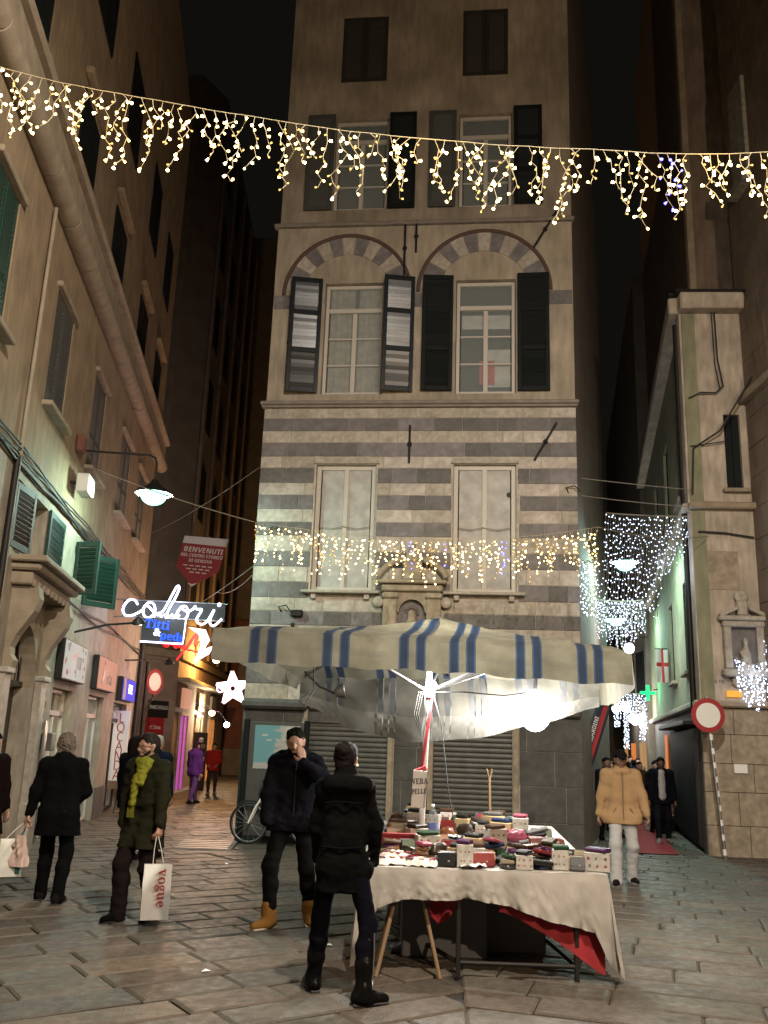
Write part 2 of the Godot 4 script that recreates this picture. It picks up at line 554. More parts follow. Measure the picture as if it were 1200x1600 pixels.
func human(called: String, label: String, at: Vector3, turn: float, P: Dictionary) -> Node3D:
	# the figure faces +z; x is its left
	var h: float = P.get("h", 1.75)
	var s := h / 1.75
	var cell: float = P.get("cell", 0.016)
	var o := thing(called, label, P.get("category", "person"), Vector3(at.x, gy(at.z), at.z), turn, P.get("group", ""))
	var lean: Vector3 = P.get("lean", Vector3.ZERO) * s
	var sway: Vector3 = P.get("sway", Vector3.ZERO) * s
	var pel := v3(0, 0.94, 0) * s + sway
	var ch := v3(0, 1.30, -0.01) * s + sway + lean * 0.7
	var nk := v3(0, 1.49, -0.015) * s + sway + lean
	var twist: float = P.get("twist", 0.0)
	var tw := Basis(Vector3.UP, twist)
	var sh := []
	var hip := []
	for k in 2:
		var d := 1.0 if k == 0 else -1.0
		sh.append(ch + tw * v3(0.178 * d, 0.115, 0) * s * v3(P.get("wide", 1.0), 1, 1))
		hip.append(pel + v3(0.088 * d, -0.02, 0) * s)
	var feet: Array = P.get("feet", [v3(0.11, 0, 0.02), v3(-0.11, 0, 0.0)])
	var toe: Array = P.get("toe", [0.2, -0.2])
	var lift: Array = P.get("lift", [0.0, 0.0])
	var hands: Array = P.get("hands", [v3(0.27, 0.80, 0.05), v3(-0.27, 0.80, 0.05)])
	var poles: Array = P.get("poles", [v3(0.35, -0.1, -1), v3(-0.35, -0.1, -1)])
	var el := []
	var wr := []
	var kn := []
	var an := []
	var td := []
	for k in 2:
		var a: Array = ik(sh[k], hands[k] * s, 0.285 * s, 0.255 * s, poles[k])
		el.append(a[0]); wr.append(a[1])
		var f: Vector3 = feet[k] * s
		var ank := f + v3(0, 0.085, -0.0) * s
		td.append(v3(sin(toe[k]), 0, cos(toe[k])))
		if lift[k] > 0.0:
			ank = f + v3(0, 0.085 + lift[k] * 0.16, 0) * s
		var b: Array = ik(hip[k], ank, 0.435 * s, 0.43 * s, td[k])
		kn.append(b[0]); an.append(b[1])
	var skin: Color = P.get("skin", Color(0.42, 0.24, 0.16))
	# ---- body: one mesh of head, neck, trunk and limbs
	var g := Geo.new()
	g.col = skin
	var hc: Vector3 = nk + v3(0, 0.125, 0.025) * s + P.get("head_off", Vector3.ZERO) * s
	var hb := Basis.from_euler(Vector3(P.get("nod", 0.0), P.get("look", 0.0), P.get("tilt", 0.0)))
	var hx := func(x: float, y: float, z: float) -> Vector3: return hc + hb * (v3(x, y, z) * s)
	var cc := [[ch + v3(-0.06, 0.05, 0) * s, pel + v3(-0.06, 0, 0) * s, 0.05 * s, 0.055 * s], [ch + v3(0.05, 0.05, 0) * s, pel + v3(0.05, 0, 0) * s, 0.05 * s, 0.055 * s], [ch + v3(0, 0.1, 0) * s, hc + hb * v3(0, -0.06, -0.02) * s, 0.06 * s, 0.052 * s]]
	for k in 2:
		cc.append([sh[k], el[k], 0.036 * s, 0.030 * s]); cc.append([el[k], wr[k], 0.030 * s, 0.025 * s])
		cc.append([hip[k], kn[k], 0.06 * s, 0.036 * s]); cc.append([kn[k], an[k], 0.036 * s, 0.028 * s])
		cc.append([sh[k], ch + v3(0, 0.08, 0) * s, 0.05 * s, 0.06 * s])
	blob(g, cc, maxf(cell * 1.6, 0.026), 35.0)
	var hcell: float = P.get("hcell", 0.0085)
	var head := [
		[hx.call(0, 0.035, -0.022), hx.call(0, 0.03, 0.012), 0.083 * s, 0.078 * s],
		[hx.call(0, 0.0, 0.03), hx.call(0, -0.05, 0.036), 0.058 * s, 0.048 * s],
		[hx.call(-0.03, -0.055, 0.02), hx.call(0, -0.088, 0.06), 0.036 * s, 0.024 * s],
		[hx.call(0.03, -0.055, 0.02), hx.call(0, -0.088, 0.06), 0.036 * s, 0.024 * s],
		[hx.call(0, 0.012, 0.088), hx.call(0, -0.03, 0.110), 0.009 * s, 0.0135 * s],
		[hx.call(-0.012, -0.033, 0.094), hx.call(0.012, -0.033, 0.094), 0.010 * s, 0.010 * s],
		[hx.call(-0.035, 0.024, 0.074), hx.call(0.035, 0.024, 0.074), 0.015 * s, 0.015 * s],
		[hx.call(-0.046, -0.018, 0.058), hx.call(-0.046, -0.018, 0.056), 0.024 * s, 0.024 * s],
		[hx.call(0.046, -0.018, 0.058), hx.call(0.046, -0.018, 0.056), 0.024 * s, 0.024 * s],
		[hx.call(-0.018, -0.062, 0.082), hx.call(0.018, -0.062, 0.082), 0.0085 * s, 0.0085 * s],
		[hx.call(-0.015, -0.073, 0.080), hx.call(0.015, -0.073, 0.080), 0.0085 * s, 0.0085 * s],
		[hx.call(-0.080, 0.015, -0.008), hx.call(-0.076, -0.03, 0.0), 0.013 * s, 0.010 * s],
		[hx.call(0.080, 0.015, -0.008), hx.call(0.076, -0.03, 0.0), 0.013 * s, 0.010 * s],
		[hx.call(0, -0.05, -0.02), nk + v3(0, -0.03, -0.005) * s, 0.055 * s, 0.06 * s]]
	blob(g, head, hcell, 130.0 if hcell < 0.01 else 90.0, [[hx.call(-0.031, 0.004, 0.096), hx.call(-0.031, 0.004, 0.094), 0.011 * s, 0.011 * s], [hx.call(0.031, 0.004, 0.096), hx.call(0.031, 0.004, 0.094), 0.011 * s, 0.011 * s]])
	var hcurl: Array = P.get("curl", [0.35, 0.35])
	var hdir: Array = P.get("hdir", [Vector3.ZERO, Vector3.ZERO])
	var palms: Array = P.get("palms", [v3(-1, 0, 0.2), v3(1, 0, 0.2)])
	g.col = P.get("glove", skin)
	for k in 2:
		if P.get("pocket", [false, false])[k]: continue
		var d: Vector3 = (wr[k] - el[k]).normalized()
		if hdir[k] != Vector3.ZERO: d = hdir[k].normalized()
		hand(g, wr[k], d, palms[k], 1.0 if k == 0 else -1.0, hcurl[k], P.get("handcell", 0.0065), s)
	part(o, "body", g, M["skin"])
	# eyes and hair
	if P.get("eyes", true):
		for k in [-1, 1]:
			var e := Geo.new()
			e.col = Color(0.35, 0.33, 0.3)
			e.ball(hx.call(0.031 * k, 0.004, 0.080), Vector3.ONE * 0.0115 * s, 8, 6)
			e.col = Color(0.01, 0.008, 0.006)
			e.ball(hx.call(0.031 * k, 0.003, 0.0875), Vector3.ONE * 0.0062 * s, 6, 4)
			part(o, "eye", e, M["gloss"])
	var hr := Geo.new()
	hr.col = P.get("hair", Color(0.012, 0.010, 0.009))
	var hp := [[hx.call(0, 0.045, -0.026), hx.call(0, 0.048, 0.012), 0.087 * s, 0.079 * s], [hx.call(0, 0.0, -0.034), hx.call(0, -0.025, -0.036), 0.078 * s, 0.064 * s], [hx.call(-0.03, 0.092, 0.03), hx.call(0.03, 0.095, 0.03), 0.032 * s, 0.032 * s], [hx.call(0, 0.10, -0.03), hx.call(0, 0.10, 0.02), 0.036 * s, 0.034 * s]]
	for e in P.get("hair_more", []):
		hp.append([hx.call(e[0], e[1], e[2]), hx.call(e[3], e[4], e[5]), e[6] * s, e[7] * s])
	var hcut := [[hx.call(-0.03, -0.03, 0.108), hx.call(0.03, -0.03, 0.108), 0.085 * s, 0.085 * s], [hx.call(0, 0.02, 0.135), hx.call(0, 0.03, 0.135), 0.078 * s, 0.078 * s], [hx.call(-0.09, -0.03, 0.03), hx.call(-0.09, -0.08, 0.0), 0.042 * s, 0.05 * s], [hx.call(0.09, -0.03, 0.03), hx.call(0.09, -0.08, 0.0), 0.042 * s, 0.05 * s], [hx.call(0, -0.16, 0.05), hx.call(0, -0.10, 0.09), 0.11 * s, 0.08 * s]]
	if P.get("hat", false) == false:
		blob(hr, hp, hcell, 90.0, hcut, P.get("hair_noise", 0.006), 34.0)
		if P.get("eyes", true):
			for k in [-1, 1]:
				hr.tube([hx.call(0.046 * k, 0.024, 0.083), hx.call(0.032 * k, 0.031, 0.089), hx.call(0.016 * k, 0.026, 0.089)], 0.0042 * s, 5)
		part(o, "hair", hr, M["hair"])
	for bz in P.get("beard", []):
		pass
	if P.get("beard_on", false):
		var bd := Geo.new()
		bd.col = hr.col
		blob(bd, [[hx.call(-0.052, -0.045, 0.03), hx.call(0, -0.092, 0.066), 0.024 * s, 0.026 * s], [hx.call(0.052, -0.045, 0.03), hx.call(0, -0.092, 0.066), 0.024 * s, 0.026 * s], [hx.call(-0.028, -0.05, 0.083), hx.call(0.028, -0.05, 0.083), 0.008 * s, 0.008 * s]], hcell, 110.0)
		part(o, "beard", bd, M["hair"])
	# ---- trousers, shoes
	var tr := Geo.new()
	tr.col = P.get("trousers", Color(0.010, 0.010, 0.012))
	var lw: float = P.get("leg", 1.0)
	var tp := [[pel + v3(-0.055, 0.06, 0) * s, pel + v3(-0.06, -0.03, -0.015) * s, 0.098 * s, 0.104 * s], [pel + v3(0.055, 0.06, 0) * s, pel + v3(0.06, -0.03, -0.015) * s, 0.098 * s, 0.104 * s]]
	var hem: float = P.get("trouser_hem", 0.03)
	for k in 2:
		tp.append([hip[k], kn[k], 0.088 * s * lerpf(1, lw, 0.5), 0.062 * s * lw])
		var calf: Vector3 = kn[k].lerp(an[k], 0.35) - td[k] * 0.012 * s
		tp.append([kn[k], calf, 0.060 * s * lw, 0.058 * s * lw])
		tp.append([calf, an[k] - v3(0, hem, 0) * s, 0.058 * s * lw, P.get("ankle", 0.046) * s * lw])
	blob(tr, tp, cell, 55.0, [], P.get("crease", 0.008), 8.0)
	part(o, "trousers", tr, M["cloth"])
	for k in 2:
		var b := Geo.new()
		b.col = P.get("shoes", Color(0.012, 0.011, 0.010))
		var f: Vector3 = an[k] - v3(0, 0.085, 0) * s
		var pit: float = lift[k]
		var t: Vector3 = (td[k] * cos(pit) - v3(0, sin(pit), 0)) if pit > 0 else td[k]
		var up := t.cross(td[k].cross(Vector3.UP)).normalized() * -1.0
		if up.y < 0: up = -up
		var sp := [[f + up * 0.045 * s - t * 0.045 * s, f + up * 0.045 * s + t * 0.03 * s, 0.044 * s, 0.046 * s], [f + up * 0.04 * s + t * 0.03 * s, f + up * 0.03 * s + t * 0.165 * s, 0.046 * s, 0.036 * s], [f + up * 0.05 * s, an[k] + up * 0.015 * s, 0.046 * s, 0.048 * s]]
		var boot: float = P.get("boot", 0.0)
		if boot > 0.0:
			var top: Vector3 = an[k].lerp(kn[k], boot)
			sp.append([an[k], an[k].lerp(kn[k], boot * 0.5) - td[k] * 0.004, 0.047 * s, P.get("boot_r", 0.057) * s])
			sp.append([an[k].lerp(kn[k], boot * 0.5) - td[k] * 0.004, top, P.get("boot_r", 0.057) * s, P.get("boot_r", 0.057) * s * 1.05])
		blob(b, sp, minf(cell, 0.013), 70.0, [[f, -up]], P.get("boot_crease", 0.002), 14.0)
		var shoe := part(o, "shoe", b, M["boot_leather"] if P.get("shiny", false) else M["cloth"])
		var so := Geo.new()
		so.col = P.get("sole", Color(0.012, 0.012, 0.012))
		var sb := Basis(up.cross(t).normalized(), up, t)
		so.cbox(f + up * 0.006 * s + t * 0.015 * s - t * 0.06 * s, v3(0.074, P.get("heel", 0.022) * 1.0, 0.075) * s, 0.006, sb)
		so.cbox(f + up * 0.006 * s + t * 0.105 * s, v3(0.084, 0.016, 0.17) * s, 0.006, sb)
		part(shoe, "sole", so, M["plain"])
	# ---- coat
	var co := Geo.new()
	co.col = P.get("coat", Color(0.010, 0.010, 0.011))
	var ch_hem: float = P.get("hem", 0.72) * s
	var fat: float = P.get("fat", 1.0)
	var cp := []
	var hz: Vector3 = (kn[0] + kn[1]) * 0.5
	for d in [-1.0, 1.0]:
		var wd: float = 0.078 * d * P.get("wide", 1.0)
		var top: Vector3 = ch + tw * v3(wd, 0.06, 0) * s
		var mid: Vector3 = pel.lerp(ch, 0.45) + v3(wd * 0.88, 0, 0) * s
		cp.append([top, mid, 0.112 * s * fat, 0.108 * s * fat])
		cp.append([mid, pel + v3(wd, -0.03, -0.01) * s, 0.108 * s * fat, 0.117 * s * fat])
		if ch_hem < 0.86 * s:
			var low := v3(pel.x + wd * 1.15 * s, ch_hem - 0.05 * s, lerpf(pel.z, hz.z, 0.5) - 0.01)
			cp.append([pel + v3(wd, -0.03, -0.01) * s, low, 0.117 * s * fat, P.get("flare", 0.125) * s * fat])
	for k in 2:
		var ar: float = P.get("arm", 1.0)
		cp.append([ch + v3(0, 0.10, -0.01) * s, sh[k], 0.085 * s * fat, 0.072 * s * ar])
		cp.append([sh[k], el[k], 0.072 * s * ar, 0.062 * s * ar])
		cp.append([el[k], wr[k] - (wr[k] - el[k]).normalized() * 0.012, 0.060 * s * ar, 0.046 * s * ar])
	if P.get("collar", 0.075) > 0.0:
		cp.append([ch + v3(0, 0.14, -0.01) * s, nk + v3(0, P.get("collar_up", 0.02), 0.0) * s, 0.085 * s, P.get("collar", 0.075) * s])
	for e in P.get("coat_more", []):
		cp.append([e[0] * s, e[1] * s, e[2] * s, e[3] * s])
	var cuts: Array = [[v3(0, ch_hem, 0), v3(0, -1, 0)]]
	for e in P.get("coat_cut", []):
		cuts.append([e[0] * s, e[1] * s, e[2] * s, e[3] * s])
	blob(co, cp, cell, P.get("coat_k", 60.0), cuts, P.get("fold", 0.010), P.get("fold_f", 7.0))
	part(o, P.get("coat_name", "coat"), co, M["cloth"])
	o.set_meta("hc", hc); o.set_meta("hb", hb); o.set_meta("wr", wr); o.set_meta("s", s); o.set_meta("nk", nk); o.set_meta("an", an); o.set_meta("ch", ch)
	return o

func cap(o: Node3D, col: Color, brim := 0.09, called := "cap") -> void:
	var hc: Vector3 = o.get_meta("hc")
	var hb: Basis = o.get_meta("hb")
	var s: float = o.get_meta("s")
	var g := Geo.new()
	g.col = col
	var x := func(a: float, b: float, c: float) -> Vector3: return hc + hb * (v3(a, b, c) * s)
	blob(g, [[x.call(0, 0.05, -0.022), x.call(0, 0.05, 0.012), 0.099 * s, 0.092 * s]], 0.010, 90.0, [[x.call(0, 0.045, 0), hb * v3(0, -1, 0.12)]], 0.003, 20.0)
	if brim > 0.0:
		blob(g, [[x.call(-0.04, 0.052, 0.08), x.call(-0.03, 0.046, 0.08 + brim), 0.012 * s, 0.009 * s], [x.call(0.04, 0.052, 0.08), x.call(0.03, 0.046, 0.08 + brim), 0.012 * s, 0.009 * s], [x.call(0, 0.056, 0.08), x.call(0, 0.049, 0.09 + brim), 0.012 * s, 0.009 * s]], 0.009, 60.0)
	part(o, called, g, M["cloth"])

func shopping_bag(called: String, label: String, at: Vector3, turn: float, size: Vector3, col: Color, grip: Vector3, crumple := 0.0) -> Node3D:
	# at: middle of the bag's bottom; grip: where the handles are held, in the bag's axes
	var o := thing(called, label, "bag", at, turn)
	var g := Geo.new()
	g.col = col
	var n := 7
	for side in 4:
		var pts := []
		for r in 7:
			var y := size.y * r / 6.0
			for q in n:
				var t := float(q) / (n - 1) - 0.5
				var sx := size.x * (1.0 - crumple * 0.5 * r / 6.0)
				var sz := size.z * (1.0 - 0.75 * pow(r / 6.0, 2.0) * (1.0 if crumple > 0.0 else 0.6))
				var p: Vector3
				match side:
					0: p = v3(t * sx, y, sz / 2)
					1: p = v3(sx / 2, y, -t * sz)
					2: p = v3(-t * sx, y, -sz / 2)
					3: p = v3(-sx / 2, y, t * sz)
				var w := noise.get_noise_3d(p.x * 60 + label.length(), p.y * 45, p.z * 60) * (0.008 + crumple * 0.05) * sin(PI * clampf(y / size.y * 0.9 + 0.08, 0, 1))
				p += v3(p.x, 0, p.z).normalized() * w
				pts.append(p)
		g.sheet(pts, n)
	g.box(v3(0, 0.002, 0), v3(size.x, 0.004, size.z))
	part(o, "sides", g, M["gloss"])
	for z in [-1.0, 1.0]:
		var hg := Geo.new()
		hg.col = col * 0.9
		var a := v3(-size.x * 0.2, size.y * 0.97, z * size.z * 0.1)
		hg.tube([a, a.lerp(grip, 0.5) + v3(-0.008, 0, z * 0.01), grip + v3(-0.006, 0, 0), grip + v3(0.006, 0, 0), v3(-a.x, a.y, a.z).lerp(grip, 0.5) + v3(0.008, 0, z * 0.01), v3(-a.x, a.y, a.z)], 0.0035, 5)
		part(o, "handle", hg, M["plain"])
	return o

# ---------------------------------------------------------------- building pieces
func wall(g: Geo, x0: float, x1: float, y0: float, y1: float, holes: Array, deep: float) -> void:
	# a wall face in the plane z = 0 with openings and their reveals
	var xs := [x0, x1]
	var ys := [y0, y1]
	for h in holes:
		for q in [h[0], h[1]]:
			if not xs.has(q): xs.append(q)
		for q in [h[2], h[3]]:
			if not ys.has(q): ys.append(q)
	xs.sort(); ys.sort()
	for a in xs.size() - 1:
		for b in ys.size() - 1:
			var mx: float = (xs[a] + xs[a + 1]) * 0.5
			var my: float = (ys[b] + ys[b + 1]) * 0.5
			var open := false
			for h in holes:
				if mx > h[0] and mx < h[1] and my > h[2] and my < h[3]: open = true
			if not open:
				g.quad(v3(xs[a], ys[b], 0), v3(xs[a + 1], ys[b], 0), v3(xs[a + 1], ys[b + 1], 0), v3(xs[a], ys[b + 1], 0))
	for h in holes:
		g.quad(v3(h[0], h[2], 0), v3(h[1], h[2], 0), v3(h[1], h[2], -deep), v3(h[0], h[2], -deep))
		g.quad(v3(h[0], h[3], -deep), v3(h[1], h[3], -deep), v3(h[1], h[3], 0), v3(h[0], h[3], 0))
		g.quad(v3(h[0], h[2], -deep), v3(h[0], h[3], -deep), v3(h[0], h[3], 0), v3(h[0], h[2], 0))
		g.quad(v3(h[1], h[2], 0), v3(h[1], h[3], 0), v3(h[1], h[3], -deep), v3(h[1], h[2], -deep))
	# edges
	g.quad(v3(x0, y0, -deep), v3(x0, y0, 0), v3(x0, y1, 0), v3(x0, y1, -deep))
	g.quad(v3(x1, y0, 0), v3(x1, y0, -deep), v3(x1, y1, -deep), v3(x1, y1, 0))
	g.quad(v3(x0, y1, 0), v3(x1, y1, 0), v3(x1, y1, -deep), v3(x0, y1, -deep))

func plan(g: Geo, pts: Array, y0: float, y1: float) -> void:
	var p := PackedVector2Array()
	for q in pts: p.append(Vector2(q.x, -q.y))
	g.prism(p, y1 - y0, Transform3D(Basis(Vector3.RIGHT, -PI / 2), v3(0, y0, 0)))

var slat_meshes := {}
func shutter(parent: Node3D, w: float, h: float, m: Material, at: Vector3, turn := 0.0, rails := [0.0, 0.34, 0.67, 1.0], pitch := 0.085, tilt := 0.6, slats := true, low_tilt := -1.0) -> MeshInstance3D:
	# hinged at its left edge (x = 0), lower edge y = 0
	var g := Geo.new()
	g.cbox(v3(0.04, h / 2, 0), v3(0.08, h, 0.045), 0.006)
	g.cbox(v3(w - 0.04, h / 2, 0), v3(0.08, h, 0.045), 0.006)
	for r in rails:
		g.cbox(v3(w / 2, clampf(r * h, 0.05, h - 0.05), 0), v3(w - 0.158, 0.1, 0.041), 0.006)
	var o := part(parent, "shutter", g, m, at, Basis(Vector3.UP, turn))
	var key := "%.2f" % w
	if not slat_meshes.has(key):
		var sg := Geo.new()
		sg.cbox(Vector3.ZERO, v3(w - 0.15, pitch * 1.02, 0.012), 0.003)
		slat_meshes[key] = sg.mesh()
	var all := Geo.new()
	for q in rails.size() - 1:
		var a: float = clampf(rails[q] * h, 0.05, h - 0.05) + 0.06
		var b: float = clampf(rails[q + 1] * h, 0.05, h - 0.05) - 0.06
		var n := int((b - a) / pitch) + 1
		for k in n:
			var y := a + (k + 0.5) * (b - a) / n
			var bs := Basis(Vector3.RIGHT, (low_tilt if q == 0 and low_tilt > 0.0 else tilt) + rng.randf_range(-0.06, 0.06)) * Basis(Vector3.BACK, rng.randf_range(-0.012, 0.012))
			if slats: part(o, "slat", slat_meshes[key], m, v3(w / 2, y, 0), bs)
			else: all.box(v3(w / 2, y, 0), v3(w - 0.15, pitch, 0.012), bs)
	if not slats:
		part(o, "slats", all, m).set_meta("kind", "stuff")
	return o

func window(parent: Node3D, x0: float, x1: float, y0: float, y1: float, z: float, cols: int, rows: int, frame: Material, pane: Material, transom := 0.0, fw := 0.07) -> MeshInstance3D:
	var g := Geo.new()
	var top := y1
	g.cbox(v3(x0 + fw / 2, (y0 + y1) / 2, z), v3(fw, y1 - y0, 0.06), 0.006)
	g.cbox(v3(x1 - fw / 2, (y0 + y1) / 2, z), v3(fw, y1 - y0, 0.06), 0.006)
	g.cbox(v3((x0 + x1) / 2, y0 + fw / 2, z), v3(x1 - x0 - 2 * fw, fw, 0.056), 0.006)
	g.cbox(v3((x0 + x1) / 2, y1 - fw / 2, z), v3(x1 - x0 - 2 * fw, fw, 0.056), 0.006)
	if transom > 0.0:
		top = y1 - transom
		g.cbox(v3((x0 + x1) / 2, top, z), v3(x1 - x0 - 2 * fw, 0.09, 0.066), 0.006)
	var o := part(parent, "window", g, frame)
	var mg := Geo.new()
	for c in range(1, cols):
		var x := lerpf(x0 + fw, x1 - fw, float(c) / cols)
		mg.cbox(v3(x, (y0 + top) / 2, z + 0.004), v3(0.09, top - y0 - 0.12, 0.05), 0.006)
	for r in range(1, rows):
		var y := lerpf(y0 + fw, top - 0.04, float(r) / rows)
		mg.cbox(v3((x0 + x1) / 2, y, z - 0.002), v3(x1 - x0 - 0.16, 0.03, 0.04), 0.004)
	if cols > 1 or rows > 1:
		part(o, "glazing_bar", mg, frame)
	for c in cols:
		for r in rows:
			var a := lerpf(x0 + fw, x1 - fw, float(c) / cols) + 0.02
			var b := lerpf(x0 + fw, x1 - fw, (c + 1.0) / cols) - 0.02
			var e := lerpf(y0 + fw, top - 0.04, float(r) / rows) + 0.005
			var f := lerpf(y0 + fw, top - 0.04, (r + 1.0) / rows) - 0.005
			var q := Geo.new()
			q.box(v3((a + b) / 2, (e + f) / 2, z - 0.008), v3(b - a, f - e, 0.006))
			part(o, "pane", q, pane)
	if transom > 0.0:
		var q := Geo.new()
		q.box(v3((x0 + x1) / 2, (top + y1) / 2, z - 0.008), v3(x1 - x0 - 2.2 * fw, transom - 0.1, 0.006))
		part(o, "pane", q, pane)
	return o

func roller(parent: Node3D, x0: float, x1: float, y0: float, y1: float, z: float, m: Material, called := "roller_shutter") -> void:
	var g := Geo.new()
	g.span(v3(x0, y1 - 0.05, z - 0.04), v3(x1, y1, z + 0.02))
	var o := part(parent, called, g, m)
	var pitch := 0.088
	var n := int((y1 - 0.05 - y0) / pitch)
	var sg := Geo.new()
	var prof := [[-0.002, 0.0], [0.012, 0.012], [0.016, 0.04], [0.012, 0.07], [-0.002, 0.084]]
	for k in prof.size() - 1:
		sg.quad(v3(x0, prof[k][1], prof[k][0]), v3(x1, prof[k][1], prof[k][0]), v3(x1, prof[k + 1][1], prof[k + 1][0]), v3(x0, prof[k + 1][1], prof[k + 1][0]))
	sg.quad(v3(x1, 0, -0.01), v3(x0, 0, -0.01), v3(x0, 0.084, -0.01), v3(x1, 0.084, -0.01))
	var mm := sg.mesh()
	for k in n:
		part(o, "slat", mm, m, v3(0, y1 - 0.05 - (k + 1) * pitch, z))

func row_blocks(parent: Node3D, called: String, y0: float, y1: float, x0: float, x1: float, gaps: Array, mats: String, lmin: float, lmax: float, proud: float, thick := 0.05) -> void:
	var x := x0
	while x < x1 - 0.02:
		var e := minf(x + rng.randf_range(lmin, lmax), x1)
		if x1 - e < 0.14: e = x1
		var pieces := [[x, e]]
		for gp in gaps:
			if y1 > gp[2] + 0.02 and y0 < gp[3] - 0.02:
				var out := []
				for p in pieces:
					if p[1] <= gp[0] or p[0] >= gp[1]: out.append(p)
					else:
						if gp[0] - p[0] > 0.05: out.append([p[0], gp[0]])
						if p[1] - gp[1] > 0.05: out.append([gp[1], p[1]])
				pieces = out
		for p in pieces:
			var w: float = p[1] - p[0]
			var m: Material = M[mats + ("%d" % rng.randi_range(0, 3) if M.has(mats + "0") else "")]
			var d := proud + rng.randf_range(-0.002, 0.004)
			pbox(parent, called, v3(p[0] + w / 2, (y0 + y1) / 2, d - thick / 2), v3(w - 0.009, y1 - y0 - 0.008, thick), m, 0.007)
		x = e

func bar(parent: Node3D, called: String, a: Vector3, b: Vector3, r: float, m: Material) -> void:
	var g := Geo.new()
	g.tube([a, a.lerp(b, 0.5), b], r, 6)
	g.ball(a.lerp(b, 0.5), Vector3.ONE * r * 2.2, 6, 4)
	part(parent, called, g, m)

func sag(a: Vector3, b: Vector3, d: float, n := 14) -> Array:
	var p := []
	for k in n + 1:
		var t := float(k) / n
		p.append(a.lerp(b, t) - v3(0, d * 4.0 * t * (1 - t), 0))
	return p

